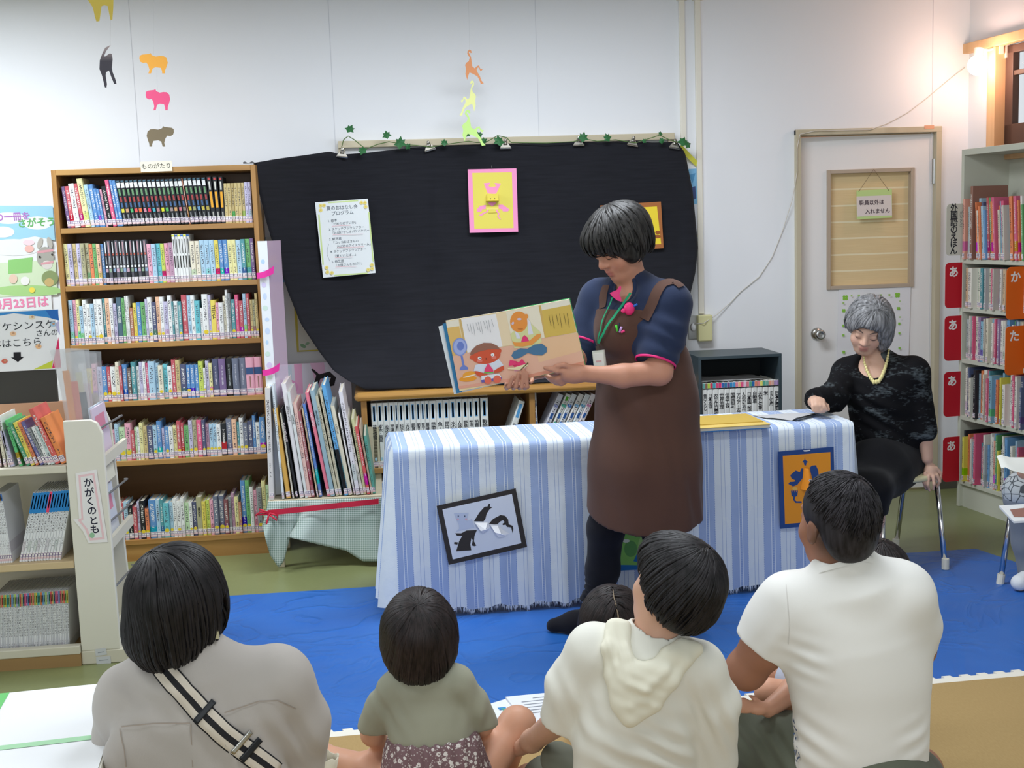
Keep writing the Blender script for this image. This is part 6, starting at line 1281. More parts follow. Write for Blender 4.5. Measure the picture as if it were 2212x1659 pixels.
B.limb([PA(1296, 655, .10), PA(1270, 700, .09), PA(1258, 765, .02), PA(1205, 790, -.08), PA(1150, 806, -.16)], [.054, .05, .042, .036, .026], .02)
B.ell(PA(1124, 812, -.19), (.04, .02, .036), .015)
fingers(B, [[PA(a, 812, -.195), PA(a - 2, 838, -.222), PA(a + 3, 836, -.258), PA(b, t, -.268)] for a, b, t in ((1096, 1108, 814), (1111, 1120, 806), (1124, 1131, 799), (1136, 1138, 806))] + [[PA(1146, 808, -.18), PA(1150, 822, -.2), PA(1147, 826, -.225)]], .0092)
B.limb([PA(1362, 960, .0), PA(1312, 1130, 0), PA(1296, 1290, .09)], [.085, .056, .036], .03); B.limb([PA(1425, 950, .04), PA(1420, 1140, .05), PA(1442, 1320, .10)], [.085, .056, .036], .03)
B.limb([atz(1292, 1343, .05), atz(1215, 1352, .036)], [.030, .018], .02); B.limb([atz(1446, 1350, .05), atz(1458, 1380, .036)], [.030, .018], .02)
HB_ = Body(); head(HB_, HA, SA)
pa = person('person', B, .0045, SKA, 'woman in navy polo and brown apron standing to read a picture book aloud', spots=face_spots(HA, SA, '#b2655c', '#c47f68')); face_lines(pa, B, HA, SA)
NAVY = cloth('navy_pique', '#2a344e', .5, 420); BROWN = cloth('brown_apron_cotton', '#583f36', .2, 300); DARKP = cloth('black_trouser_cloth', '#1c1c22', .2, 400); HOT = fm('#e8327e', .5)
S = Body(); shl = PA(1416, 783, -.185); shr = PA(1262, 742, .035)
S.limb([PA(1446, 662, -.11), PA(1436, 720, -.15), shl + (shl - PA(1446, 662, -.11)).normalized() * .04], [.076, .076, .072], .02); S.cut(shl, shl - PA(1446, 662, -.11))
S.limb([PA(1296, 652, .10), PA(1272, 700, .09), shr + Vector((0, 0, -.03))], [.074, .070, .066], .02); S.cut(PA(1262, 744, .035), (-.25, -.3, -1)) if False else None
torsoA(S, .006); S.cone(PA(1362, 622, .01), PA(1372, 650, .01), .066, .092, .05)
S.ell(PA(1340, 618, -.085), (.062, .075, .062), .02, -1)
S.cut((0, 0, PA(1390, 930).z), (0, 0, -1))
wear(pa, 'polo_shirt', S, .0055, NAVY, folds=[(PA(1440, 740, -.2), .12, (.3, 0, 1), .07, .004), (PA(1460, 780, 0), .1, (.6, 0, 1), .06, .004)])
# pink sleeve bands, collar
def ribbon(B_, pts, w, off, widthdir=None, n=6):
    """strip of cloth lying on a surface along photo points"""
    P = [B_.hit(x, y, off) for x, y in pts]; Q = []
    for i in range(len(P) - 1):
        for k in range(n): Q.append(P[i].lerp(P[i + 1], k / n))
    Q.append(P[-1]); g = G(); R = []
    for i, p in enumerate(Q):
        for _ in range(2):
            a = np.array(p, np.float32)[None]; v = float(B_.f(a)[0]); gr = B_.grad(a)[0]; p = p - Vector(gr.tolist()) * (v - off)
        t = (Q[min(i + 1, len(Q) - 1)] - Q[max(i - 1, 0)]).normalized(); nn = Vector(gr.tolist()); sd_ = t.cross(nn).normalized(); ww = w if not isinstance(w, (list, tuple)) else w[0] + (w[1] - w[0]) * i / (len(Q) - 1)
        row = []
        for q_ in (-1, -.5, 0, .5, 1):
            z = p + sd_ * ww * .5 * q_; a = np.array(z, np.float32)[None]; z = z - Vector(B_.grad(a)[0].tolist()) * (float(B_.f(a)[0]) - off); row.append(tuple(z))
        R.append(row)
    g.grid(R); return g
def ring(c, ax, r1, r2, wd, th=.003, n=40, e1=None):
    """band of cloth round a limb"""
    ax = Vector(ax).normalized(); e1 = (Vector(e1) if e1 else ax.orthogonal()); e1 = (e1 - ax * e1.dot(ax)).normalized(); e2 = ax.cross(e1); g = G(); R = []
    for i in range(n + 1):
        a = 2 * PI * i / n; d = e1 * math.cos(a) * r1 + e2 * math.sin(a) * r2; u = d.normalized(); R.append([tuple(c + d), tuple(c + d + u * th), tuple(c + d + u * th + ax * wd), tuple(c + d + ax * wd), tuple(c + d)])
    g.grid(R); return g
ax = (shl - PA(1446, 662, -.11)).normalized(); wpart(pa, 'sleeve_band', ring(shl - ax * .004, ax, .071, .071, .008), HOT, True)
ax2 = (PA(1260, 745, .03) - PA(1296, 652, .10)).normalized(); wpart(pa, 'sleeve_band', ring(PA(1264, 742, .04), ax2, .066, .066, .008), HOT, True)
C_ = Body(); C_.cone(PA(1366, 598, .012), PA(1368, 640, .005), .066, .090, .01); C_.cone(PA(1366, 585, .012), PA(1366, 645, .005), .058, .080, 0, -1); C_.ell(PA(1334, 612, -.105), (.066, .075, .085), .01, -1); C_.cut(PA(1366, 590, 0), (.12, -.1, 1))
wear(pa, 'collar', C_, .004, NAVY)
TB = Body(); torsoA(TB, .007); TB.cone(PA(1366, 598, .012), PA(1368, 640, .005), .062, .088, .02)
g = G(); g.grid([[tuple(TB.hit(x, y, .006)) for x, y in r_] for r_ in (((1339, 617), (1340, 618), (1342, 619)), ((1333, 626), (1337, 627), (1341, 628)), ((1317, 633), (1327, 635), (1338, 636)), ((1322, 640), (1331, 643), (1342, 644)), ((1333, 649), (1337, 650), (1342, 652)))]); wpart(pa, 'pink_placket', g, HOT, True)
A_ = Body(); torsoA(A_, .013)
rt = FA.cross(Vector((0, 0, 1)))   # to the wearer's right is -rt
A_.cut(PA(1380, 700, 0) + FA * .045, -FA); A_.cut(PA(1380, 700, 0) + Vector((FA.y, -FA.x, 0)) * .135, Vector((FA.y, -FA.x, 0))); A_.cut(PA(1380, 700, 0) - Vector((FA.y, -FA.x, 0)) * .135, -Vector((FA.y, -FA.x, 0))); A_.cut((0, 0, PA(1345, 668, -.1).z), (0, 0, 1))
A_.limb([PA(1398, 800, 0), PA(1398, 860, 0), PA(1393, 1000, 0), PA(1392, 1240, .02)], [.170, .188, .212, .236], .03, (FA, .95)); A_.cut(PA(1400, 1152, -.17), (.0, .25, -1))
wear(pa, 'apron', A_, .0055, BROWN, folds=[(PA(1400, 950, -.1), .26, (1, 0, .15), .14, .004), (PA(1470, 1050, 0), .22, (1, .2, 0), .09, .005)])
wpart(pa, 'apron_strap', ribbon(S, [(1392, 690), (1410, 650), (1430, 612), (1455, 605), (1474, 618)], .045, .004), BROWN, True)
wpart(pa, 'apron_strap', ribbon(S, [(1300, 665), (1302, 640), (1309, 615)], .04, .004), BROWN, True)
T = Body()
T.limb([PA(1362, 985, .0), PA(1309, 1140, 0), PA(1302, 1230, .05), PA(1288, 1302, .085)], [.085, .068, .062, .050], .03); T.ell(PA(1272, 1290, .085), (.035, .035, .02), .02); T.cut(PA(1288, 1316, .085), (-.1, 0, -1)); T.limb([PA(1425, 960, .04), PA(1425, 1140, .05), PA(1440, 1320, .10)], [.10, .068, .055], .03)
wear(pa, 'trousers', T, .006, DARKP, folds=[(PA(1280, 1290, .05), .07, (0, 0, 1), .03, .005)])
F_s = Body(); F_s.limb([PA(1286, 1296, .09), atz(1288, 1338, .055), atz(1240, 1346, .042), atz(1196, 1352, .030)], [.044, .046, .041, .028], .03); F_s.cut((0, 0, .012), (0, 0, -1)); wear(pa, 'sock', F_s, .006, DARKP)
F_s = Body(); F_s.limb([PA(1441, 1300, .10), atz(1444, 1350, .055), atz(1462, 1392, .032)], [.044, .044, .03], .03); F_s.cut((0, 0, .012), (0, 0, -1)); wear(pa, 'sock', F_s, .006, DARKP)
# hair
def headhair(M, s, prims, subs=(), cuts=()):
    B_ = Body(); R = M.to_3x3().to_4x4()
    for c, r, k in prims: B_.ell(M @ (Vector(c) * s), tuple(v * s for v in r), k * s, 1, R)
    for c, r, k in subs: B_.ell(M @ (Vector(c) * s), tuple(v * s for v in r), k * s, -1, R)
    for c, n in cuts: B_.cut(M @ (Vector(c) * s), M.to_3x3() @ Vector(n), .01)
    return B_
def inhead(M, s, fn):
    Mi = np.array(M.inverted(), np.float32)
    def h(P): q = (P @ Mi[:3, :3].T + Mi[:3, 3]) / s; return fn(q[:, 0], q[:, 1], q[:, 2])
    return h
HG = hairmat('greying_dark_hair', '#191818', '#3d3b39', .45)
hb = headhair(HA, SA, [((0, -.012, .042), (.096, .116, .094), .02), ((0, -.052, -.012), (.076, .058, .066), .03), ((.066, .015, .0), (.034, .05, .062), .03), ((-.066, .015, .0), (.034, .05, .062), .03), ((0, .065, .055), (.07, .05, .045), .03)], [((0, .128, -.085), (.12, .10, .112), .012)], [((0, 0, -.074), (0, -.10, -1))])
hair(pa, hb, .006, HG, 'short greying dark hair', HA @ Vector((.0, -.03, .135)), HA.to_3x3() @ Vector((0, 0, 1)), 560, .25, inhead(HA, SA, lambda x, y, z: np.minimum(z + .082 + .006 * np.sin(x * 150 + y * 90), np.where(y > .02, z + .004 + .010 * np.sin(x * 70) + .006 * np.sin(x * 190), 1))), seed=2, r=.0034, off=.007, jit=2.2, swirl=.6)
# lanyard, badge, bird pin, pens
GRN = fm('#1f9a6c')
g = ribbon(TB, [(1362, 632), (1350, 650), (1325, 685), (1303, 720), (1293, 742)], .010, .014); g2 = ribbon(TB, [(1322, 642), (1308, 675), (1297, 712), (1291, 742)], .007, .014); g.add(g2.v, g2.f); wpart(pa, 'lanyard', g, GRN, True)
bp = A_.hit(1292, 752, .02); g = G(); M = Matrix.Translation(bp) @ Matrix.Rotation(math.atan2(FA.y, FA.x) + PI / 2, 4, 'Z') @ Matrix.Rotation(-.12, 4, 'Y')
g.box((-.026, -.004, -.074), (.026, .003, -.008), mat('badge_plastic', '#d4d6cc', .25), M); g.box((-.022, -.0055, -.066), (.022, -.004, -.018), fm('#e6e4dc'), M); g.box((-.008, -.004, -.008), (.008, .002, .008), fm('#4a4038'), M); g.box((-.012, -.006, -.05), (.012, -.0055, -.044), fm('#d8a8a8'), M); wpart(pa, 'name_badge', g, None)
c = A_.hit(1359, 667, .016); g = G(); g.ball(tuple(c), (.020, .016, .023), None, 10); g.ball(tuple(c + Vector((-.022, -.006, -.006))), (.009, .007, .008), None, 7); wpart(pa, 'pink_pin', g, mat('pink_plastic', '#f03a80', .35), True)
g = G(); g.tube([A_.hit(1366, 663, .02), A_.hit(1377, 657, .02)], .004, n=8); wpart(pa, 'blue_clip', g, fm('#2f6ac8'), True)
for (a, b, cc) in (((1331, 702), (1334, 716), '#5ad040'), ((1337, 697), (1337, 716), '#2a2a34'), ((1343, 706), (1338, 718), '#c9a0dc'), ((1349, 714), (1342, 718), '#f04a8a')): g = G(); g.tube([A_.hit(*a, .012), A_.hit(*b, .008)], .0042, n=8); wpart(pa, 'pen', g, fm(cc), True)
# ---------------------------------------------------------------- the picture book she holds
pc, pl, pr, pcb, plb, prb = PA(1091, 672, -.236), PA(963, 693, -.262), PA(1229, 646, -.275), PA(1122, 820, -.236), PA(993, 845, -.262), PA(1263, 792, -.275)
ob = thing('open_picture_book', 'open picture book of a boy eating watermelon held up by the standing woman', 'book', pcb); O0 = ob.matrix_basis.inverted()
def slab(q4, off, th):
    n = (q4[1] - q4[0]).cross(q4[3] - q4[0]).normalized()
    if n.dot(FWD) > 0: n = -n
    a = [O0 @ (p + n * off) for p in q4]; b = [O0 @ (p + n * (off - th)) for p in q4]; g = G(); v = a + b; g.add(v, [(0, 1, 2, 3), (7, 6, 5, 4), (0, 4, 5, 1), (1, 5, 6, 2), (2, 6, 7, 3), (3, 7, 4, 0)]); return g
def grow(q4, e): c = sum(q4, Vector()) / 4; return [c + (p - c) * (1 + e) for p in q4]
QL, QR = [pl, pc, pcb, plb], [pc, pr, prb, pcb]
part('cover', slab(grow(QR, .02), -.012, .003), ob, fm('#3a9a58')); part('cover', slab([PA(947, 706, -.252), pc, pcb, PA(981, 853, -.252)], -.016, .003), ob, fm('#e6ecee'))
part('page_block', slab(QR, -.001, .011), ob, M_PAGE); part('page_block', slab(QL, -.001, .008), ob, M_PAGE)
g = slab([PA(956, 700, -.255), PA(966, 698, -.255), PA(998, 848, -.255), PA(986, 851, -.255)], -.011, .002); part('endpaper', g, ob, fm('#3f86b8'))
def bookart(Q4, layers):
    M, w, h = quadframe(Q4[0], Q4[1], Q4[3]); n = M.col[2].to_3d(); f = px2(M, Q4[0], n); Mi = M.inverted(); s = 1 if n.dot(FWD) < 0 else -1; g = G()
    c4_ = [Mi @ p for p in Q4]
    for i, (c, pol) in enumerate(layers):
        P = [f(920 + x / 5.53, 620 + y / 5.53) for x, y in pol] if pol else [(p.x, p.y) for p in c4_]
        g.ngon([tuple(O0 @ (M @ Vector((x, y, s * (.0006 + .00022 * i))))) for x, y in P], fm(c, .5))
    return part('illustration', g, ob)
FLR = '#e9b9a0'
L = [('#f0d9a8', None), ('#e8c070', q((250, 485), (395, 470), (470, 800), (320, 830))), ('#f0ead8', q((245, 410), (390, 385), (400, 465), (250, 488))), ('#d8b878', q((395, 385), (420, 382), (500, 790), (470, 800))), ('#f4f3f4', q((420, 380), (835, 320), (915, 708), (495, 785))), ('#f0dcb8', q((835, 320), (955, 298), (1035, 690), (915, 710))), (FLR, q((320, 825), (495, 785), (1035, 695), (1125, 1110), (395, 1218))), ('#e8a890', q((385, 1185), (1110, 1075), (1120, 1112), (395, 1218))),
     ('#8a9cda', ell(405, 715, 88, 108, 28)), ('#a9b8ea', ell(405, 715, 74, 92, 28)), ('#6f86d0', ell(412, 705, 42, 52, 20)), ('#7488d0', q((412, 820), (438, 818), (460, 930), (505, 965), (500, 985), (400, 995), (410, 960), (436, 940))), ('#f2a83c', ell(515, 1045, 78, 38, 20, -.2)), ('#f0a030', ell(500, 1095, 105, 34, 24, -.08)), ('#f4ecd8', ell(520, 1062, 80, 8, 20, -.25)),
     ('#dfe6f4', q((590, 930), (720, 900), (860, 850), (925, 930), (880, 1000), (770, 1040), (620, 1010), (570, 1000))), ('#d85a3a', ell(715, 815, 175, 102, 32, -.12)), ('#d85a3a', ell(880, 760, 20, 28, 12)), ('#d85a3a', ell(545, 840, 22, 26, 12)), ('#9a6a58', q((525, 810), (540, 760), (600, 700), (690, 665), (780, 668), (850, 700), (885, 745), (840, 740), (740, 745), (620, 775), (560, 805))), ('#e88070', ell(640, 880, 34, 22, 16)), ('#e88070', ell(810, 840, 30, 22, 16)), ('#f4f4f4', ell(640, 848, 22, 19, 16)), ('#f4f4f4', ell(795, 808, 22, 19, 16)), ('#2a2424', ell(645, 850, 6, 8, 10)), ('#2a2424', ell(792, 812, 6, 8, 10)), ('#9a4030', ell(718, 855, 8, 12, 10)),
     ('#d85a3a', q((580, 1000), (620, 1005), (735, 1045), (730, 1072), (650, 1072), (600, 1045))), ('#d85a3a', q((925, 935), (930, 985), (880, 1015), (810, 1025), (815, 995), (870, 960))), ('#ee4a7a', q((740, 905), (800, 985), (805, 1012), (695, 1015), (700, 980))), ('#7ab84a', q((693, 1015), (806, 1010), (806, 1024), (693, 1028))), ('#e8ecf2', q((660, 1060), (870, 1030), (900, 1075), (660, 1110))), ('#6a62b0', q((655, 1110), (900, 1072), (900, 1100), (665, 1140))), ('#ea7058', ell(738, 1110, 42, 46, 18)), ('#ea7058', ell(848, 1098, 46, 46, 18)), ('#ea3f78', q((1000, 870), (1060, 880), (1090, 925), (985, 940))), ('#f0eac0', q((970, 965), (1100, 965), (1118, 990), (980, 978)))]
for i, x in enumerate((490, 525, 560, 595, 622, 650, 685, 715, 745, 780)):
    y0 = 440 - i * 6; L.append(('#8a8a90', q((x - 3, y0), (x + 1, y0), (x + 28, y0 + 90 + 30 * (i % 3)), (x + 24, y0 + 90 + 30 * (i % 3)))))
bookart(QL, L)
Rr = [('#f3e2bc', None), ('#f2ead4', q((955, 298), (1345, 222), (1425, 600), (1040, 690))), ('#d9b56a', q((1345, 222), (1372, 217), (1440, 600), (1420, 605))), ('#f0ead8', q((1372, 217), (1712, 145), (1728, 210), (1385, 278))), ('#dcbc5e', q((1385, 278), (1728, 210), (1800, 540), (1430, 605))), (FLR, q((1040, 690), (1425, 605), (1815, 545), (1900, 930), (1125, 1105))), ('#edc49c', q((1300, 640), (1815, 545), (1860, 760), (1350, 900))), ('#e09a80', q((1110, 1075), (1890, 885), (1902, 935), (1125, 1108))),
      ('#dfe0a4', q((1010, 560), (1090, 500), (1250, 430), (1370, 540), (1385, 660), (1240, 720), (1060, 730), (1030, 640))), ('#f09a48', ell(1112, 415, 105, 125, 32)), ('#f09a48', ell(1200, 350, 24, 30, 14)), ('#e6e6f2', q((1210, 370), (1250, 420), (1285, 560), (1225, 570))), ('#e6e6f2', q((1062, 520), (1115, 560), (1130, 615), (1085, 615))), ('#d8c8dc', ell(1040, 432, 14, 20, 12, .5)), ('#d8c8dc', ell(1118, 382, 28, 14, 12)), ('#c87838', ell(1130, 500, 34, 6, 12)), ('#f0a050', q((1035, 640), (1060, 660), (1150, 660), (1240, 640), (1330, 560), (1375, 555), (1370, 600), (1270, 690), (1160, 710), (1060, 705))), ('#ea3f78', q((1180, 572), (1215, 600), (1235, 645), (1140, 655), (1155, 600))), ('#4f7a9e', q((1022, 820), (1050, 770), (1130, 730), (1215, 735), (1300, 685), (1390, 675), (1445, 720), (1445, 775), (1390, 815), (1300, 810), (1220, 785), (1130, 840), (1060, 860))), ('#e8a8b8', ell(1100, 985, 110, 14, 20, -.2)), ('#ea3f78', q((1040, 940), (1075, 880), (1110, 900), (1150, 855), (1200, 920), (1080, 965))), ('#f0eac0', q((1035, 965), (1200, 915), (1222, 905), (1215, 940), (1130, 990))), ('#6a5a3c', q((1222, 893), (1228, 910), (1132, 996), (1126, 990)))]
for i, x in enumerate((1470, 1510, 1560, 1600, 1650, 1690)):
    y0 = 330 - i * 4; Rr.append(('#6a5a34', q((x - 3, y0), (x + 2, y0), (x + 30, y0 + 130 + 40 * (i % 2)), (x + 25, y0 + 130 + 40 * (i % 2)))))
bookart(QR, Rr)
# ---------------------------------------------------------------- the seated elderly woman
def PB(x, y, d=0): return atd(x, y, 5.15 + d)
SKB = SK('pale_aged', '#dcb39c'); FB = Vector((-.47, -.88, 0)); HBm = hframe(PB(1875, 706, -.03), (-.42, -.74, -.46), (.0, -.40, .9)); sB = .97
def torsoB(B, i=0.):
    B.limb([PB(1893, 795, .03), PB(1900, 850, 0), PB(1908, 930, .02), PB(1915, 985, .05)], [.09 + i, .125 + i, .125 + i, .145 + i], .05, (FB, .78)); B.cone(PB(1832, 805, .07), PB(1968, 803, -.06), .050 + i, .052 + i, .06)
B = Body(); torsoB(B, -.012); head(B, HBm, sB); B.limb([PB(1884, 745, .02), PB(1893, 800, .03)], [.046, .054], .03)
B.limb([PB(1830, 810, .05), PB(1798, 862, -.08), PB(1758, 868, -.20)], [.045, .038, .026], .02)
hb0 = [(1754, 868, 1757, 889, 1764, 893), (1762, 866, 1766, 890, 1772, 894), (1770, 866, 1775, 889, 1780, 893), (1778, 868, 1784, 886, 1787, 889)]
B.ell(PB(1765, 868, -.235), (.036, .034, .022), .012); fingers(B, [[PB(a, b - 4, -.25), PB(a + 2, b + 10, -.275), PB(c, d - 3, -.275), PB(e, f_ - 3, -.26)] for a, b, c, d, e, f_ in hb0] + [[PB(1778, 872, -.23), PB(1788, 876, -.24), PB(1790, 886, -.245)]], .0085)
B.limb([PB(1975, 810, -.06), PB(1995, 915, -.05), PB(2003, 990, -.05)], [.045, .036, .025], .02); B.ell(PB(2010, 1020, -.05), (.030, .026, .042), .012)
fingers(B, [[PB(1998, 1022, -.07), PB(1996, 1042, -.08), PB(2000, 1056, -.07)], [PB(2006, 1028, -.08), PB(2004, 1048, -.09), PB(2008, 1060, -.08)], [PB(2016, 1030, -.08), PB(2018, 1046, -.09), PB(2016, 1058, -.08)], [PB(2024, 1026, -.07), PB(2030, 1040, -.07), PB(2024, 1052, -.06)], [PB(2022, 1010, -.06), PB(2032, 1022, -.06), PB(2032, 1034, -.06)]], .0085)
for dx, dd in ((0, 0), (-46, -.02)):
    B.limb([PB(1945 + dx, 1005, .05), PB(1888 + dx, 1052, -.26), PB(1884 + dx, 1120, -.25), PB(1880 + dx, 1215, -.24)], [.07, .05, .045, .030], .03); a = PB(1880 + dx, 1240, -.24); a.z = .04; B.limb([a, a + Vector((-.05, -.14, -.012))], [.034, .026], .02)
pb_ = person('person', B, .005, SKB, 'elderly grey-haired woman in a black flecked top and cream necklace seated behind the table', spots=face_spots(HBm, sB, '#c07a70', '#dba594')); face_lines(pb_, B, HBm, sB, '#6a5a54', '#5a4640')
N = Nodes('black_flecked_knit'); t = N.n('TexNoise'); t.inputs['Scale'].default_value = 10; t.inputs['Detail'].default_value = 6; mp = N.n('Mapping'); mp.inputs['Scale'].default_value = (1, 1, 2.2); mp.inputs['Rotation'].default_value = (0, .6, 0); N.l(N.tc.outputs['Object'], mp.inputs[0]); N.l(mp.outputs[0], t.inputs['Vector'])
t2 = N.n('TexNoise'); t2.inputs['Scale'].default_value = 60; N.l(mp.outputs[0], t2.inputs['Vector']); r = N.n('ValToRGB'); r.color_ramp.elements[0].position = .56; r.color_ramp.elements[1].position = .72; r.color_ramp.elements[0].color = (*lin('#131316'), 1); r.color_ramp.elements[1].color = (*lin('#5a6266'), 1)
N.l(N.math('ADD', N.math('MULTIPLY', t.outputs['Fac'], .7), N.math('MULTIPLY', t2.outputs['Fac'], .36)), r.inputs[0]); N.set(col=r.outputs[0], rough=.85, spec=.15); N.bump(t2.outputs['Fac'], .2, .001)
S = Body(); S.limb([PB(1830, 808, .05), PB(1800, 858, -.08), PB(1748, 864, -.21)], [.062, .058, .044], .03); S.cut(PB(1757, 863, -.19), PB(1748, 864, -.21) - PB(1800, 858, -.08))
S.limb([PB(1975, 806, -.06), PB(1998, 930, -.05)], [.060, .052], .02); S.cut(PB(1996, 935, -.05), (.05, 0, -1)) if False else None
torsoB(S, .006); S.ell(PB(1886, 788, -.075), (.066, .10, .058), .02, -1); S.cut((0, 0, PB(1910, 985).z), (0, 0, -1))
wear(pb_, 'flecked_top', S, .0055, N.m, folds=[(PB(1890, 900, -.1), .16, (.5, 0, 1), .06, .004), (PB(1800, 860, -.1), .1, (1, 0, .3), .05, .003)])
K = Body(); K.limb([PB(1918, 985, .06), PB(1900, 1010, -.05)], [.155, .14], .05)
for dx in (0, -46): K.limb([PB(1945 + dx, 1005, .04), PB(1888 + dx, 1056, -.26), PB(1884 + dx, 1118, -.25)], [.095, .068, .062], .04)
K.cut((0, 0, PB(1888, 1110, -.25).z), (0, 0, -1)); wear(pb_, 'black_shorts', K, .006, cloth('black_crepe', '#141417', .15))
g = G(); nk = [(1866, 772), (1868, 786), (1873, 802), (1882, 819), (1888, 826), (1898, 824), (1905, 813), (1911, 798), (1916, 780), (1919, 764), (1920, 757)]
NB = Body(); torsoB(NB, .004); NB.cone(PB(1884, 750, .02), PB(1893, 800, .03), .052, .062, .03)
for i in range(25):
    x, y = interp(nk, i / 24); c = NB.hit(x, y, .006); r = .0045 + .0035 * math.sin(PI * i / 24); g.ball(tuple(c), (r, r, r * 1.35), None, 5)
wpart(pb_, 'bead_necklace', g, mat('cream_beads', '#e8dc9c', .3), True)
g = G(); g.tube([S.hit(1937, 975, .006), S.hit(1948, 962, .006)], .0022, n=6); g.ball(tuple(S.hit(1937, 976, .006)), (.007, .004, .006), None, 6); wpart(pb_, 'safety_pin', g, mat('brass_pin', '#c89a6a', .3, .8), True)
HGR = hairmat('silver_grey_hair', '#5a5a5c', '#a3a3a6', .35)
hb = headhair(HBm, sB, [((0, -.014, .042), (.090, .110, .090), .02), ((.064, .0, .012), (.028, .05, .05), .03), ((-.070, .0, -.02), (.036, .062, .088), .03), ((0, -.055, -.03), (.082, .058, .085), .03)], [((.012, .128, -.052), (.078, .112, .118), .012), ((.09, .06, -.07), (.05, .06, .05), .012)], [((0, 0, -.098), (0, .1, -1))])
hair(pb_, hb, .006, HGR, 'grey bobbed hair', HBm @ Vector((-.03, .035, .118)), HBm.to_3x3() @ Vector((0, 0, 1)), 520, .25, inhead(HBm, sB, lambda x, y, z: np.where((y > .01) & (x > -.05), z - .045 + .7 * np.maximum(0, x - .01), np.where(x > .03, z + .03, z + .10))), seed=4, r=.0026, off=.004, jit=1.4, swirl=.3)
# her stool
p1, p2 = atz(2042, 1229, .006), atz(1935, 1186, 0.0); sv = Vector((-.33, -.11, 0)); zt = .355
sto = thing('stool', 'chrome-legged stool with a cream seat under the elderly woman', 'stool', (p1 + p2 + sv) / 2); S0 = sto.matrix_basis.inverted()
q1, q2 = atd(2023, 1056, 5.12), atd(1957, 1050, 5.42); q1.z = q2.z = zt
for o_ in (Vector((0, 0, 0)), sv):
    a, b, c, d = p1 + o_, q1 + o_ * .85, q2 + o_ * .85, p2 + o_; a.z = .006; d.z = .006 if o_.length else 0.002
    g = G(); g.tube([S0 @ p for p in (a, a.lerp(b, .93), b.lerp(c, .08), b.lerp(c, .92), d.lerp(c, .93), d)], .0115, n=10); part('leg_frame', g, sto, CHROME, smooth=True)
    for p in (a, d): g = G(); g.tube([S0 @ p, S0 @ (p + Vector((0, 0, .045)))], .0155, n=10); part('foot_cap', g, sto, RUBBER)
g = G(); m = (q1 + q2 + sv * .85) / 2; g.lathe([(.0, zt + .006 - m.z * 0), (.16, zt + .006), (.175, zt + .015), (.17, zt + .032), (.0, zt + .038)], None, 28, S0 @ Matrix.Translation((m.x, m.y, 0))); part('seat', g, sto, mat('cream_vinyl', '#e0d8ae', .5), smooth=True)
# ---------------------------------------------------------------- woman in beige
def PC(x, y, d=0): return atd(x, y, 2.45 + d)
SKL = SK('light', '#d8aa90'); HCm = hframe(PC(388, 1305, .0), (.34, .92, .12), (0, -.08, 1))
B = Body(); head(B, HCm, 1.0); B.limb([PC(400, 1345, 0), PC(415, 1440, 0)], [.05, .06], .03)
def torsoC(B, i=0.):
    B.limb([PC(422, 1470, .0), PC(432, 1560, -.01), PC(440, 1700, -.02), PC(440, 1900, .02)], [.105 + i, .158 + i, .162 + i, .185 + i], .05, ((.2, .98, 0), .64)); B.cone(PC(295, 1505, .0), PC(588, 1473, .03), .058 + i, .060 + i, .07)
torsoC(B, -.014)
B.limb([PC(275, 1520, .0), PC(258, 1700, .06), PC(330, 1790, .28)], [.05, .04, .028], .02); B.limb([PC(615, 1490, .03), PC(640, 1690, .1), PC(560, 1790, .3)], [.05, .04, .028], .02)
for sx in (-1, 1): B.limb([PC(440 + sx * 95, 1930, .05), PC(440 + sx * 330, 1860, .42), PC(440 + sx * 20, 1960, .52)], [.085, .06, .04], .03)
pcx = person('person', B, .006, SKL, 'woman in a beige blouse with a striped crossbody strap sitting with her back turned')
BEI = cloth('beige_twill', '#b5afa9', .2, 600, sheen=.15, var=.02)
S = Body(); S.limb([PC(285, 1515, .0), PC(252, 1690, .06), PC(330, 1800, .28)], [.070, .066, .05], .03); S.limb([PC(600, 1478, .03), PC(642, 1560, .06), PC(640, 1700, .1), PC(560, 1800, .3)], [.070, .068, .064, .05], .03); torsoC(S, .004)
S.cone(PC(404, 1400, -.005), PC(414, 1440, .0), .064, .10, .03); S.cone(PC(398, 1370, 0), PC(404, 1405, 0), .054, .060, .01, -1)
S.ell(PC(330, 1640, -.09), (.10, .03, .10), .03); S.cut((0, 0, .12), (0, 0, -1))
wear(pcx, 'beige_blouse', S, .006, BEI, folds=[(PC(300, 1470, -.05), .10, (.5, 0, 1), .075, .0035), (PC(620, 1620, -.03), .10, (1, 0, .35), .06, .006), (PC(260, 1640, -.03), .09, (1, .0, .5), .06, .005), (PC(470, 1600, -.1), .12, (.9, 0, .3), .10, .003)])
C_ = Body(); C_.cone(PC(400, 1392, -.002), PC(408, 1428, .0), .066, .092, .01); C_.cone(PC(399, 1370, 0), PC(408, 1432, 0), .062, .084, .0, -1); C_.cut(PC(404, 1384, 0), (-.25, .2, 1)); C_.cut(PC(404, 1418, -.08), (.15, 0, -1)); wear(pcx, 'collar', C_, .0045, BEI)
def surfgrid(B_, rows, off): g = G(); g.grid([[tuple(B_.hit(x, y, off)) for x, y in r] for r in rows]); return g
sm_ = mat('seam_beige', '#a2968b', .9)
for pts in ([(262, 1570), (330, 1563), (410, 1562)], [(485, 1540), (560, 1515), (600, 1514), (640, 1532)], [(412, 1564), (414, 1610), (416, 1658)], [(258, 1574), (268, 1620), (272, 1658)]): wpart(pcx, 'seam', ribbon(S, pts, .0022, .0032), sm_, True)
strap = thing('shoulder_bag', 'black and cream striped bag strap slung across the beige blouse', 'bag', PC(470, 1540, -.12)); t0 = strap.matrix_basis.translation
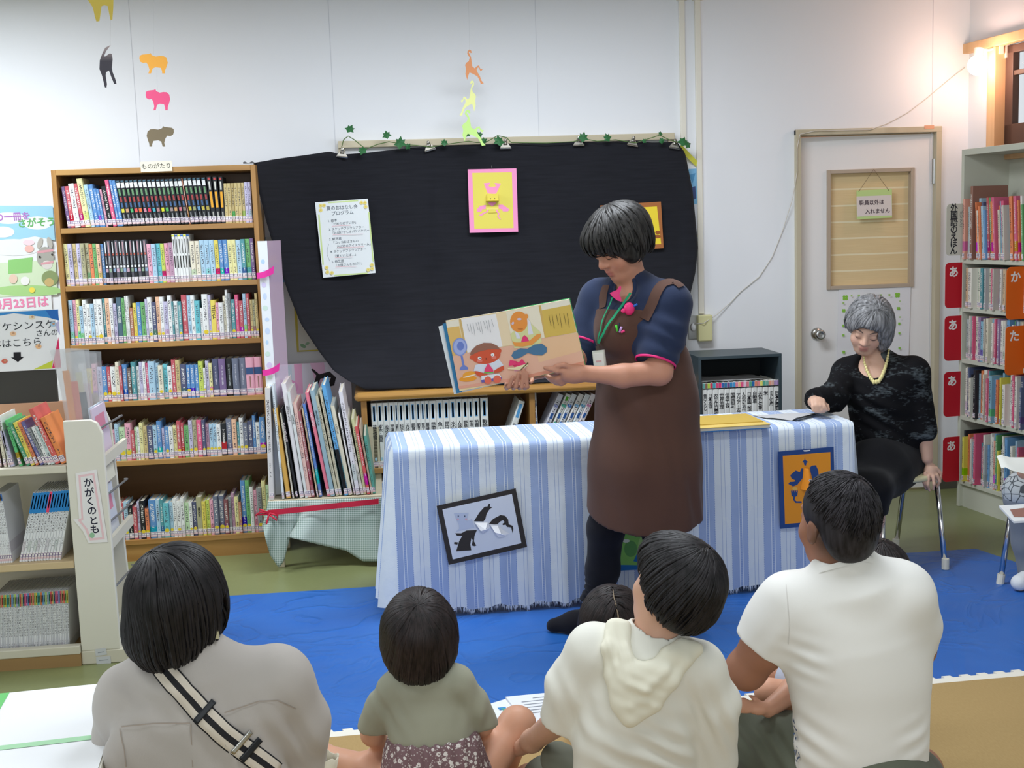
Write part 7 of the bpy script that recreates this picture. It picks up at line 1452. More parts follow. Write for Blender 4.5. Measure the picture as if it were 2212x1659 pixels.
N = Nodes('striped_webbing'); un = N.n('UVMap'); sp = N.n('SeparateXYZ'); N.l(un.outputs[0], sp.inputs[0]); v_ = sp.outputs[0]
bk = N.math('MAXIMUM', N.math('MAXIMUM', N.math('LESS_THAN', v_, .06), N.math('GREATER_THAN', v_, .94)), N.math('MULTIPLY', N.math('GREATER_THAN', v_, .36), N.math('LESS_THAN', v_, .62)))
wv = N.n('TexWave'); wv.inputs['Scale'].default_value = 160; N.l(N.tc.outputs['Object'], wv.inputs['Vector']); N.set(col=N.mix(bk, '#d9cfc0', '#17171d'), rough=.8); N.bump(wv.outputs['Fac'], .3, .0008)
def rib(pts, w, off): 
    g = ribbon(S, pts, w, off); g.uv = [((i % 5) / 4, i / 20) for i in range(len(g.v))]; g.v = [tuple(Vector(p) - t0) for p in g.v]; return g
g = rib([(330, 1412), (348, 1440), (395, 1495), (440, 1545), (490, 1592), (545, 1632), (600, 1672)], .047, .005); o = part('strap', g, strap, N.m, smooth=True); so_ = o.modifiers.new('thickness', 'SOLIDIFY'); so_.thickness = .002
for (x0, y0, x1, y1, w, cc) in ((436, 1551, 450, 1530, .010, '#20242a'), (425, 1551, 462, 1520, .011, '#20242a'), (528, 1637, 558, 1600, .014, '#1c2026')): pass
def across(x, y, w, m, nm, off=.0085, L=31): 
    d = Vector((.66, -.75)); g = ribbon(S, [(x - d.x * L, y - d.y * L), (x, y), (x + d.x * L, y + d.y * L)], w, off); g.v = [tuple(Vector(p) - t0) for p in g.v]; o = part(nm, g, strap, m, smooth=True); q = o.modifiers.new('thickness', 'SOLIDIFY'); q.thickness = .003; q.offset = 0
across(442, 1537, .013, mat('black_leather', '#22262b', .4), 'keeper'); across(522, 1604, .010, STEEL, 'slider_buckle'); across(542, 1620, .014, mat('black_leather', '#22262b'), 'keeper')
BH = hairmat('black_hair', '#0e0d0f', '#2a272a', .5)
hb = headhair(HCm, 1.0, [((0, -.014, .040), (.090, .110, .090), .02), ((.070, .0, -.015), (.026, .050, .06), .03), ((-.074, .01, -.03), (.032, .055, .085), .03), ((-.01, -.055, -.04), (.084, .066, .085), .03)], [((.01, .125, -.06), (.09, .105, .10), .012), ((.098, .010, -.015), (.036, .026, .044), .008)], [((0, 0, -.108), (.25, .0, -1))])
hair(pcx, hb, .006, BH, 'black bobbed hair', HCm @ Vector((-.035, -.03, .128)), HCm.to_3x3() @ Vector((0, 0, 1)), 900, .30, inhead(HCm, 1.0, lambda x, y, z: np.where(y > .05, z - .0, z + .118 - .02 * np.sin(x * 90))), seed=6, r=.0019, off=.003, swirl=.2, spread=.03)
g = ribbon(hb, [(331, 1222), (333, 1240), (335, 1258)], [.003, .007], .003); wpart(pcx, 'parting', g, mat('scalp', '#8a7a66', .7))
ep = HCm @ Vector((.088, -.012, -.048)); g = G(); g.box((-.004, -.012, -.014), (.004, .012, .004)); g.box((-.0045, -.007, -.010), (.0045, .007, 0), fm('#2a2a2a')); wpart(pcx, 'earring', G().add([tuple(Vector(p) + ep) for p in g.v], g.f), mat('gold_earring', '#d8d0b0', .3, .6))
# ---------------------------------------------------------------- small girl
def PD(x, y, d=0): return atd(x, y, 2.9 + d)
SKC = SK('child', '#d6a184'); HDm = hframe(PD(905, 1368, 0), (.04, .94, .30), (0, -.3, .94)); sD = .90
def torsoD(B, i=0.): B.limb([PD(918, 1478, 0), PD(922, 1530, 0), PD(930, 1590, -.01), PD(938, 1700, 0)], [.066 + i, .088 + i, .096 + i, .115 + i], .022, ((0, 1, 0), .72)); B.cone(PD(862, 1482, 0), PD(980, 1470, 0), .034 + i, .034 + i, .03)
B = Body(); head(B, HDm, sD); B.limb([PD(910, 1420, 0), PD(916, 1475, 0)], [.036, .042], .02); torsoD(B, -.008)
B.limb([PD(845, 1495, 0), PD(805, 1585, .06), PD(850, 1640, .22)], [.034, .028, .02], .02); B.limb([PD(995, 1482, 0), PD(1040, 1565, .06), PD(1010, 1630, .22)], [.034, .028, .02], .02)
B.limb([PD(990, 1730, .0), PD(1117, 1566, .16), PD(1068, 1720, .30)], [.062, .043, .032], .03); B.ell(PD(1117, 1566, .155), (.043, .043, .043), .02)
B.limb([PD(890, 1740, .0), PD(795, 1665, .10), PD(694, 1636, .22)], [.062, .042, .036], .03); B.limb([PD(694, 1636, .22), PD(800, 1760, .36)], [.036, .03], .02)
pd_ = person('person', B, .0055, SKC, 'little girl in a sage tee and floral skirt sitting with bare knees out')
SAGE = cloth('sage_jersey', '#9d9e8c', .15, 700)
S = Body(); S.limb([PD(850, 1492, 0), PD(828, 1530, .02), PD(803, 1582, .05)], [.042, .046, .044], .012); S.cut(PD(806, 1572, .05), PD(800, 1585, .06) - PD(838, 1510, .01)); S.limb([PD(990, 1480, 0), PD(1020, 1525, .02), PD(1044, 1572, .05)], [.042, .045, .042], .012); torsoD(S, .006)
S.cone(PD(912, 1440, 0), PD(915, 1475, 0), .048, .062, .02); S.cut((0, 0, PD(930, 1588, 0).z), (0, 0, -1)); wear(pd_, 'sage_tee', S, .0055, SAGE, folds=[(PD(840, 1530, -.03), .06, (1, 0, .6), .05, .0035), (PD(1030, 1540, 0), .06, (1, 0, -.4), .05, .003), (PD(910, 1450, -.05), .05, (0, 0, 1), .04, .002)])
N = Nodes('mauve_floral_print'); vo = N.n('TexVoronoi'); vo.inputs['Scale'].default_value = 62; N.l(N.tc.outputs['Object'], vo.inputs['Vector']); d_ = vo.outputs['Distance']
pt = N.n('TexNoise'); pt.inputs['Scale'].default_value = 140; N.l(N.tc.outputs['Object'], pt.inputs['Vector']); dd = N.math('ADD', d_, N.math('MULTIPLY', N.math('SUBTRACT', pt.outputs['Fac'], .5), .45))
fl_ = N.math('MULTIPLY', N.math('LESS_THAN', dd, .34), N.math('GREATER_THAN', dd, .12)); v2 = N.n('TexVoronoi'); v2.inputs['Scale'].default_value = 150; N.l(N.tc.outputs['Object'], v2.inputs['Vector']); sm2 = N.math('LESS_THAN', v2.outputs['Distance'], .26)
N.set(col=N.mix(N.math('MAXIMUM', fl_, N.math('MULTIPLY', sm2, .6)), '#7d6468', '#ddd8d4'), rough=.85, spec=.1)
K = Body(); K.limb([PD(932, 1580, 0), PD(938, 1640, 0), PD(946, 1760, .02)], [.104, .125, .20], .03, ((0, 1, 0), .85)); K.cut((0, 0, PD(930, 1580, 0).z), (0, 0, 1)); K.cut((0, 0, .06), (0, 0, -1)); wear(pd_, 'floral_skirt', K, .0055, N.m, folds=[(PD(940, 1640, -.1), .16, (1, 0, 0), .035, .004)])
DBH = hairmat('dark_brown_hair', '#151112', '#332a2a', .5)
hb = headhair(HDm, sD, [((0, -.014, .040), (.092, .112, .092), .02), ((.070, .01, -.03), (.036, .06, .085), .03), ((-.070, .01, -.03), (.036, .06, .085), .03), ((0, -.05, -.04), (.086, .066, .09), .03)], [((0, .14, -.06), (.085, .10, .10), .012)], [((0, 0, -.10), (0, .55, -1))])
hair(pd_, hb, .006, DBH, 'dark brown bobbed hair', HDm @ Vector((0, -.045, .118)), HDm.to_3x3() @ Vector((0, -.35, .93)), 800, .27, inhead(HDm, sD, lambda x, y, z: z + .112), seed=9, r=.0019, off=.002, swirl=.5, spread=.012)
g = ribbon(hb, [(904, 1300), (908, 1314), (903, 1330)], [.0015, .004], .003); wpart(pd_, 'parting', g, mat('scalp', '#8a7a66', .7))
# ---------------------------------------------------------------- person in the white hooded top
def PE(x, y, d=0): return atd(x, y, 2.68 + d)
HEm = hframe(PE(1456, 1272, 0), (-.42, .86, .26), (.30, -.16, .94)); sE = .98
def torsoE(B, i=0.): B.limb([PE(1398, 1430, 0), PE(1385, 1500, 0), PE(1372, 1600, -.01), PE(1365, 1800, .0)], [.085 + i, .122 + i, .128 + i, .158 + i], .03, ((-.05, 1, 0), .66)); B.cone(PE(1285, 1402, 0), PE(1505, 1440, 0), .046 + i, .048 + i, .05)
B = Body(); head(B, HEm, sE); B.limb([PE(1432, 1320, 0), PE(1408, 1400, .0), PE(1400, 1430, 0)], [.047, .050, .06], .03); torsoE(B, -.012)
B.limb([PE(1272, 1418, 0), PE(1222, 1545, .05), PE(1150, 1600, .24), PE(1120, 1618, .32)], [.045, .037, .027, .02], .02); B.limb([PE(1520, 1455, 0), PE(1535, 1610, .06), PE(1470, 1660, .26)], [.045, .038, .026], .02)
for sx, kx, ky in ((-1, 1150, 1700), (1, 1510, 1700)): B.limb([PE(1365 + sx * 70, 1830, .03), PE(kx, ky, .34), PE(1365 + sx * -40, 1800, .44)], [.08, .055, .038], .03)
B.limb([PE(1528, 1590, .42), PE(1548, 1640, .36), PE(1580, 1672, .34)], [.034, .03, .028], .02); B.ell(PE(1560, 1650, .35), (.045, .04, .026), .02)
pe = person('person', B, .006, SKL, 'short-haired person in a white hooded top seen from behind between girl and man')
WHT = cloth('white_jersey', '#e9e8de', .12, 700, sheen=.1, var=.015)
S = Body(); S.limb([PE(1282, 1412, 0), PE(1240, 1480, .02), PE(1216, 1562, .05)], [.058, .064, .058], .02); S.cut(PE(1215, 1562, .05), PE(1216, 1562, .05) - PE(1262, 1440, .01)); S.limb([PE(1508, 1450, 0), PE(1540, 1520, .02), PE(1530, 1640, .06), PE(1480, 1690, .22)], [.056, .062, .066, .05], .02)
torsoE(S, .008); S.cone(PE(1412, 1372, 0), PE(1405, 1420, 0), .060, .085, .03); S.cut((0, 0, .12), (0, 0, -1))
S.cone(PE(1419, 1340, 0), PE(1408, 1392, 0), .052, .056, .01, -1)
wear(pe, 'white_top', S, .006, WHT, folds=[(PE(1440, 1630, -.1), .09, (.5, 0, 1), .05, .005), (PE(1235, 1520, -.03), .09, (1, 0, .3), .06, .004), (PE(1530, 1560, -.03), .09, (1, 0, .4), .05, .005), (PE(1330, 1620, -.08), .08, (.3, 0, 1), .06, .003)])
# hood: gathered folds hanging from the neckline to a point
Hd = Body()
def hp(x, y, off): return S.hit(x, y, off)
for k, (pts, r) in enumerate((([(1322, 1352), (1316, 1400), (1322, 1460), (1338, 1520), (1358, 1552)], .016), ([(1336, 1350), (1334, 1410), (1342, 1470), (1362, 1515)], .015), ([(1352, 1352), (1350, 1405), (1362, 1450), (1390, 1470)], .013), ([(1504, 1402), (1478, 1425), (1450, 1470), (1412, 1520), (1362, 1554)], .017), ([(1488, 1396), (1456, 1415), (1428, 1450), (1392, 1480)], .015), ([(1472, 1388), (1440, 1412), (1405, 1445), (1365, 1455)], .012))):
    Q = [hp(x, y, r * .6) for x, y in pts]; Hd.limb(Q, [r] * len(Q), .014)
for x, y, rx, rz_ in ((1370, 1500, .05, .05), (1355, 1470, .03, .06), (1395, 1470, .05, .04), (1358, 1525, .025, .03)): Hd.ell(hp(x, y, .012), (rx, .016, rz_), .02)
Hd.limb([hp(1336, 1440, .026), hp(1358, 1478, .030), hp(1392, 1488, .030), hp(1440, 1446, .024)], [.007, .010, .010, .007], .012); Hd.limb([hp(1338, 1490, .026), hp(1362, 1520, .030), hp(1396, 1512, .028)], [.006, .009, .007], .012)
wear(pe, 'hood', Hd, .0045, cloth('cream_jersey', '#ece9d6', .12, 700, var=.015), folds=[(PE(1335, 1400, -.1), .05, (1, 0, .1), .022, .002), (PE(1385, 1490, -.1), .05, (.4, 0, 1), .03, .0015)])
hb = headhair(HEm, sE, [((0, -.016, .040), (.088, .108, .089), .02), ((.060, -.01, -.0), (.034, .06, .05), .03), ((-.060, -.015, .0), (.030, .055, .045), .03), ((0, -.058, -.02), (.080, .052, .062), .03), ((0, .05, .06), (.07, .06, .05), .03)], [((0, .135, -.075), (.10, .105, .11), .012), ((-.085, .012, -.03), (.022, .022, .04), .012)], [((0, 0, -.075), (.0, .30, -1))])
hair(pe, hb, .006, BH, 'short black hair', HEm @ Vector((.015, -.045, .118)), HEm.to_3x3() @ Vector((0, -.35, .93)), 760, .23, inhead(HEm, sE, lambda x, y, z: np.where(y > .03, z - .005, z + .082)), seed=12, r=.0019, off=.003, swirl=.9, spread=.02, jit=1.3)
g = ribbon(hb, [(1505, 1222), (1501, 1234), (1494, 1244)], [.002, .005], .003); wpart(pe, 'parting', g, mat('scalp', '#8a7a66', .7))
TRK = cloth('grey_olive_cotton', '#6d7062', .2, 400)
K = Body()
for sx, kx, ky in ((-1, 1150, 1700), (1, 1510, 1700)): K.limb([PE(1365 + sx * 70, 1830, .03), PE(kx + 40 * -sx, ky, .32)], [.105, .085], .04)
K.limb([PE(1205, 1640, .2), PE(1260, 1690, .1)], [.045, .07], .04); wear(pe, 'trousers', K, .007, TRK)
# ---------------------------------------------------------------- man in the white T-shirt
def PF(x, y, d=0): return atd(x, y, 2.77 + d)
SKF = SK('suntanned', '#a4735a'); HFm = hframe(PF(1808, 1130, 0), (-.25, .96, .06), (0, -.03, 1))
def torsoF(B, i=0.): B.limb([PF(1838, 1290, .0), PF(1850, 1380, 0), PF(1860, 1480, -.01), PF(1862, 1600, -.02), PF(1862, 1760, .0)], [.10 + i, .160 + i, .158 + i, .150 + i, .165 + i], .05, ((-.12, 1, 0), .66)); B.cone(PF(1712, 1308, .01), PF(1942, 1284, .0), .058 + i, .060 + i, .08)
B = Body(); head(B, HFm, 1.0); B.limb([PF(1815, 1180, 0), PF(1830, 1250, .0)], [.057, .060], .02); torsoF(B, -.012)
B.limb([PF(1700, 1322, .01), PF(1648, 1400, .02), PF(1612, 1446, .05), PF(1576, 1462, .22)], [.056, .052, .048, .032], .02); B.ell(PF(1577, 1466, .25), (.034, .04, .02), .015)
B.limb([PF(1950, 1295, .0), PF(1978, 1400, .08), PF(1900, 1450, .26)], [.056, .046, .032], .02)
B.limb([PF(1780, 1690, .02), PF(1585, 1590, .24), PF(1700, 1690, .42)], [.085, .058, .042], .03); B.limb([PF(1940, 1700, .02), PF(1985, 1665, .3), PF(1860, 1720, .42)], [.085, .058, .042], .03)
pf = person('person', B, .006, SKF, 'man with cropped hair in a plain white T-shirt sitting cross-legged', spots=[(tuple(HFm @ Vector(c)), r, '#4a3c36', .9) for c, r in (((-.062, -.04, -.03), (.035, .05, .05)), ((.062, -.04, -.03), (.035, .05, .05)), ((0, -.085, -.055), (.07, .04, .03)))])
TEE = cloth('white_cotton', '#efeee9', .1, 800, var=.01)
S = Body(); hm = PF(1640, 1398, .02); S.limb([PF(1708, 1312, .01), PF(1672, 1360, .015), PF(1634, 1412, .02)], [.070, .072, .068], .03); S.cut(hm, PF(1634, 1412, .02) - PF(1700, 1322, .01)); S.limb([PF(1945, 1288, .0), PF(1978, 1350, .04), PF(1982, 1385, .07)], [.064, .056, .05], .03)
torsoF(S, .005); S.cone(PF(1826, 1222, .0), PF(1836, 1262, .0), .072, .10, .03); S.cone(PF(1815, 1170, 0), PF(1826, 1218, 0), .060, .062, .008, -1); S.cut((0, 0, .10), (0, 0, -1))
wear(pf, 'white_tshirt', S, .0055, TEE, folds=[(PF(1735, 1425, -.08), .05, (.12, 0, 1), .045, .003), (PF(1745, 1600, -.08), .07, (.5, 0, 1), .06, .0035), (PF(1970, 1600, -.08), .05, (-.5, 0, 1), .05, .003), (PF(1660, 1360, -.03), .06, (.7, 0, -.6), .05, .002)])
wpart(pf, 'neck_rib', ribbon(S, [(1768, 1232), (1790, 1226), (1830, 1216), (1872, 1208), (1888, 1212)], .012, .0025), TEE, True)
for pts in ([(1698, 1262), (1702, 1300), (1706, 1350), (1703, 1392)],): wpart(pf, 'seam', ribbon(S, pts, .002, .001), mat('seam_white', '#dddbd6', .9), True)
g = G(); rr = random.Random(2)
for k in range(26):
    x, y = rr.uniform(1694, 1716), rr.uniform(1535, 1640); x += (y - 1535) * .18 - 6; g2 = ribbon(S, [(x, y), (x + rr.uniform(-7, 7), y + rr.uniform(4, 14))], .004, .002, n=2); g.add(g2.v, g2.f)
wpart(pf, 'blue_print', g, fm('#5a6a88'))
K = Body(); K.limb([PF(1800, 1690, .0), PF(1700, 1630, .10), PF(1600, 1586, .22)], [.12, .098, .082], .04); K.cut(PF(1570, 1560, .24), (-.9, .2, .1)); K.limb([PF(1940, 1700, .02), PF(1975, 1680, .26)], [.10, .080], .04); K.limb([PF(1870, 1720, -.03), PF(1870, 1760, .05)], [.165, .16], .05)
wear(pf, 'olive_shorts', K, .006, cloth('olive_canvas', '#5f6355', .25, 350), folds=[(PF(1660, 1610, .05), .12, (1, 0, .4), .05, .006), (PF(1600, 1580, .15), .08, (.5, 0, 1), .04, .003)])
CH_ = hairmat('cropped_black_hair', '#151316', '#38353a', .55, .6)
hb = headhair(HFm, 1.0, [((0, -.014, .038), (.081, .101, .088), .02), ((0, -.058, -.02), (.066, .044, .062), .03)], [((0, .14, -.06), (.13, .115, .115), .012), ((-.083, .0, -.035), (.03, .035, .045), .012), ((.083, .0, -.035), (.03, .035, .045), .012)], [((0, 0, -.078), (0, .0, -1))])
hair(pf, hb, .0055, CH_, 'closely cropped black hair', HFm @ Vector((.03, -.06, .105)), HFm.to_3x3() @ Vector((0, -.5, .86)), 1800, .045, inhead(HFm, 1.0, lambda x, y, z: z + .085), seed=15, r=.0008, off=.002, swirl=1.2, spread=.17, steps=6, jit=2.5)
# ---------------------------------------------------------------- child on the man's lap
def PG(x, y, d=0): return atd(x, y, 3.12 + d)
HGm = hframe(PG(1882, 1250, .0), (-.3, .9, .1), (.05, -.1, 1)); sG = .88
B = Body(); head(B, HGm, sG); B.limb([PG(1880, 1290, 0), PG(1870, 1340, 0)], [.038, .044], .02); B.limb([PG(1868, 1350, 0), PG(1860, 1430, 0), PG(1850, 1500, 0)], [.075, .095, .10], .04); B.cone(PG(1815, 1350, 0), PG(1925, 1350, 0), .04, .04, .04)
B.limb([PG(1830, 1490, .02), PG(1682, 1453, .10), PG(1745, 1540, .15)], [.062, .036, .03], .02); B.limb([PG(1815, 1520, -.03), PG(1660, 1495, -.02), PG(1740, 1570, .05)], [.062, .034, .03], .02)
B.limb([PG(1815, 1360, -.03), PG(1755, 1450, -.10), PG(1715, 1490, -.17), PG(1660, 1532, -.24)], [.034, .030, .030, .022], .02); B.ell(PG(1640, 1530, -.255), (.026, .02, .017), .01)
fingers(B, [[PG(1628, 1522, -.258), PG(1606, 1511, -.265), PG(1590, 1512, -.262)], [PG(1628, 1527, -.262), PG(1604, 1519, -.27), PG(1588, 1518, -.266)], [PG(1628, 1532, -.264), PG(1606, 1528, -.272), PG(1592, 1529, -.268)], [PG(1630, 1536, -.264), PG(1612, 1536, -.27), PG(1600, 1538, -.266)], [PG(1640, 1518, -.25), PG(1630, 1508, -.25), PG(1620, 1503, -.245)]], .0068)
pg_ = person('person', B, .005, SKC, 'small child on the man\'s lap, one hand resting on his olive shorts')
S = Body(); S.limb([PG(1868, 1345, 0), PG(1860, 1430, 0), PG(1840, 1520, 0)], [.085, .105, .12], .04); S.cone(PG(1815, 1352, 0), PG(1925, 1352, 0), .05, .05, .04); S.limb([PG(1840, 1500, .02), PG(1720, 1470, .06)], [.085, .06], .04); S.limb([PG(1665, 1475, .14), PG(1720, 1500, .12)], [.03, .05], .03); S.cut(PG(1870, 1338, 0), (0, 0, 1))
wear(pg_, 'pale_blue_dress', S, .006, cloth('pale_blue_lawn', '#b4bccc', .2))
hb = headhair(HGm, sG, [((0, -.012, .04), (.090, .108, .088), .02), ((0, -.045, -.03), (.08, .06, .08), .03)], [((0, .13, -.06), (.085, .10, .1), .012)], [((0, 0, -.09), (0, 0, -1))])
hair(pg_, hb, .006, DBH, 'dark hair', HGm @ Vector((0, -.03, .12)), (0, 0, 1), 380, .22, inhead(HGm, sG, lambda x, y, z: z + .09), seed=18, r=.002, off=.002)
# ---------------------------------------------------------------- long-haired child in front of the white hood
def PH(x, y, d=0): return atd(x, y, 3.32 + d)
HHm = hframe(PH(1318, 1346, .0), (.02, .95, .2), (0, -.2, .98)); sH = .9
B = Body(); head(B, HHm, sH); B.limb([PH(1318, 1390, 0), PH(1318, 1440, 0)], [.036, .044], .02); B.limb([PH(1318, 1450, 0), PH(1318, 1530, 0), PH(1318, 1630, 0)], [.07, .092, .11], .04); B.cone(PH(1265, 1450, 0), PH(1371, 1450, 0), .038, .038, .04)
for sx in (-1, 1): B.limb([PH(1318 + sx * 55, 1455, 0), PH(1318 + sx * 68, 1540, .05), PH(1318 + sx * 30, 1580, .15)], [.032, .028, .02], .02); B.limb([PH(1318 + sx * 35, 1650, .02), PH(1318 + sx * 100, 1600, .22), PH(1318 - sx * 5, 1640, .3)], [.055, .04, .03], .02)
ph = person('person', B, .006, SKC, 'long-haired child of whom only the dark crown shows before the reader\'s foot')
S = Body(); S.limb([PH(1318, 1448, 0), PH(1318, 1530, 0), PH(1318, 1640, 0)], [.08, .102, .125], .04); S.cone(PH(1265, 1452, 0), PH(1371, 1452, 0), .047, .047, .04); S.cut((0, 0, .06), (0, 0, -1)); wear(ph, 'navy_dress', S, .007, cloth('navy_cotton', '#2c3350', .2))
hb = headhair(HHm, sH, [((0, -.012, .04), (.092, .110, .090), .02), ((.05, -.03, -.05), (.055, .065, .12), .03), ((-.05, -.03, -.05), (.055, .065, .12), .03), ((0, -.055, -.09), (.085, .05, .12), .03)], [((0, .14, -.06), (.085, .10, .1), .012)], [((0, 0, -.17), (0, 0, -1))])
hair(ph, hb, .006, DBH, 'long dark brown hair', HHm @ Vector((0, -.0, .130)), HHm.to_3x3() @ Vector((0, 0, 1)), 620, .30, inhead(HHm, sH, lambda x, y, z: z + .17), seed=20, r=.0021, off=.002, part_dir=tuple(HHm.to_3x3() @ Vector((0, -.10, -.02))))
g = ribbon(hb, [(1324, 1272), (1326, 1290), (1332, 1310), (1336, 1335)], [.002, .0045], .003); wpart(ph, 'parting', g, mat('scalp', '#8a7a66', .7))
# ---------------------------------------------------------------- person seated at the right edge
def PI_(x, y, d=0): return atd(x, y, 4.68 + d)
B = Body(); HIm = hframe(PI_(2330, 640, .05), (-.9, -.3, -.3), (-.25, 0, .95)); head(B, HIm, .97); B.limb([PI_(2345, 700, .05), PI_(2350, 760, .05)], [.046, .055], .03)
def torsoI(B, i=0.): B.limb([PI_(2350, 780, .05), PI_(2355, 850, .05), PI_(2350, 960, .04), PI_(2345, 1040, .04)], [.10 + i, .14 + i, .14 + i, .155 + i], .05)
torsoI(B, -.012); kn = PI_(2208, 1072, -.02)
B.limb([PI_(2340, 1050, .03), kn, PI_(2225, 1180, .0), PI_(2238, 1300, .02)], [.075, .058, .05, .034], .03); a = PI_(2240, 1330, .02); a.z = .04; B.limb([a, a + Vector((-.11, -.06, -.012))], [.032, .024], .02)
B.limb([PI_(2300, 800, -.05), PI_(2300, 940, -.12), PI_(2225, 1020, -.12)], [.05, .04, .028], .02); B.ell(PI_(2218, 1025, -.12), (.035, .025, .02), .012); fingers(B, [[PI_(2210, 1020 + 3 * k, -.13), PI_(2203, 1017 + 3 * k, -.13), PI_(2198, 1016 + 3 * k, -.125)] for k in range(4)] + [[PI_(2214, 1015, -.115), PI_(2206, 1010, -.115), PI_(2202, 1012, -.12)]], .007)
pi_ = person('person', B, .007, SKL, 'person in grey trousers and a crackle-patterned tunic seated at the picture\'s edge')
N = Nodes('crackle_print'); vo = N.n('TexVoronoi'); vo.feature = 'DISTANCE_TO_EDGE'; vo.inputs['Scale'].default_value = 34; N.l(N.tc.outputs['Object'], vo.inputs['Vector']); N.set(col=N.mix(N.math('LESS_THAN', vo.outputs['Distance'], .055), '#b9bfc2', '#4d5258'), rough=.85)
S = Body(); torsoI(S, .006); S.limb([PI_(2340, 1045, .03), PI_(2212, 1062, -.02)], [.10, .083], .04); S.limb([PI_(2300, 800, -.05), PI_(2300, 930, -.12)], [.068, .058], .03); S.cut(PI_(2300, 1108, 0), (0, 0, -1)); wear(pi_, 'patterned_tunic', S, .007, N.m)
K = Body(); K.limb([PI_(2340, 1055, .03), PI_(2210, 1078, -.02), PI_(2222, 1170, .0), PI_(2240, 1310, .02)], [.09, .068, .060, .05], .03); K.cut(PI_(2240, 1305, .02), (0, 0, -1)); wear(pi_, 'grey_trousers', K, .007, cloth('grey_denim', '#80868e', .2))
K = Body(); K.limb([PI_(2238, 1290, .02), a + Vector((0, 0, .012)), a + Vector((-.115, -.062, 0))], [.042, .040, .032], .03); K.cut((0, 0, .010), (0, 0, -1)); wear(pi_, 'white_sock', K, .006, fm('#e4e6e8', .9))
hb = headhair(HIm, .97, [((0, -.014, .042), (.09, .11, .09), .02), ((0, -.05, -.03), (.085, .06, .08), .03)], [((0, .13, -.07), (.08, .1, .1), .012)], [((0, 0, -.09), (0, 0, -1))]); hair(pi_, hb, .008, BH, 'dark hair', HIm @ Vector((0, -.03, .125)), (0, 0, 1), 200, .22, inhead(HIm, .97, lambda x, y, z: z + .09), seed=23)
g = G(); P = []
for i in range(9):
    t = i / 8; row = []
    for j in range(13):
        s = j / 12; x = 2153 + 110 * s + 10 * t * (1 - s); y = 988 + 3 * s * 0 + (36 * t) * (1 - .25 * math.cos(s * 3)) ; dz = -.14 - .10 * t + .04 * max(0, .25 - s) * 4 * t; row.append(tuple(PI_(x, y - 6 * math.exp(-((s - .08) / .1) ** 2), dz)))
    P.append(row)
single('white_sheet', g.grid(P), 'white sheet of paper held above the crackle-patterned lap', 'paper', m=mat('sheet_white', '#eef0ea', .7), smooth=True)
bkm = G(); q4 = [PI_(2158, 1092, -.12), PI_(2260, 1086, -.16), PI_(2260, 1122, -.26), PI_(2190, 1126, -.24)]; n_ = Vector((0, 0, .008)); bkm.add([tuple(p) for p in q4] + [tuple(p - n_) for p in q4], [(0, 1, 2, 3), (7, 6, 5, 4), (0, 4, 5, 1), (1, 5, 6, 2), (2, 6, 7, 3), (3, 7, 4, 0)])
bo_ = single('booklet', bkm, 'white booklet with a small brown picture resting on the grey trousers', 'booklet', m=mat('booklet_white', '#e8eaea', .6)); g = G(); c4_ = [q4[0].lerp(q4[1], .18).lerp(q4[3].lerp(q4[2], .05), .3), q4[0].lerp(q4[1], .5).lerp(q4[3].lerp(q4[2], .45), .25), q4[3].lerp(q4[2], .42).lerp(q4[0].lerp(q4[1], .5), .2), q4[3].lerp(q4[2], .06).lerp(q4[0].lerp(q4[1], .2), .25)]
t_ = bo_.matrix_basis.translation; g.ngon([tuple(p - t_ + Vector((0, -.0008, .0015))) for p in c4_], fm('#9a7064')); part('print', g, bo_)
f1, f2 = atz(2160, 1264, .0), atz(2260, 1235, 0); tp1 = atd(2178, 1150, 4.9); chz = .40
ch = thing('chair', 'chrome-legged chair under the person at the picture\'s edge', 'chair', (f1 + f2) / 2); c0 = ch.matrix_basis.inverted(); dv = Vector((.38, .05, 0)); dw = Vector((.14, -.36, 0))
for p in (f1, f1 + dv, f1 + dw, f1 + dv + dw):
    tgt = p + Vector((.055, .0, chz)); p = Vector((p.x, p.y, .002)); g = G(); g.tube([c0 @ p, c0 @ tgt], .0115, n=10); part('leg', g, ch, CHROME, smooth=True); g = G(); g.tube([c0 @ p, c0 @ p.lerp(tgt, .11)], .0155, n=10); part('foot_cap', g, ch, RUBBER)
g = G(); s0 = c0 @ (f1 + Vector((.10, 0, chz))); g.prism([(s0.x + a * dv.x + b * dw.x, s0.y + a * dv.y + b * dw.y) for a, b in ((0, 0), (1, 0), (1, 1), (0, 1))], s0.z - .002, s0.z + .025); part('seat', g, ch, mat('cream_vinyl', '#e0d8ae', .5), bevel=.01)
# ---------------------------------------------------------------- open book on the mat, tote bag
zb = .05; c4b = [atz(1056, 1522, zb), atz(1100, 1509, zb), atz(1092, 1556, zb), atz(1150, 1548, zb)]
fb = thing('open_picture_book', 'open white picture book lying on the mat edge beyond the girl\'s knee', 'book', atz(1130, 1530, .02)); f0_ = fb.matrix_basis.inverted()
def pagebox(q4, th, m): g = G(); v = [f0_ @ p for p in q4]; g.add([tuple(p) for p in v] + [tuple(p - Vector((0, 0, th))) for p in v], [(0, 1, 2, 3), (7, 6, 5, 4), (0, 4, 5, 1), (1, 5, 6, 2), (2, 6, 7, 3), (3, 7, 4, 0)]); return g
lp4 = [atz(1055, 1521, .032), atz(1092, 1510, .036), atz(1140, 1566, .036), atz(1084, 1566, .032)]; rp4 = [atz(1092, 1505, .042), atz(1205, 1494, .036), atz(1262, 1550, .036), atz(1140, 1566, .042)]
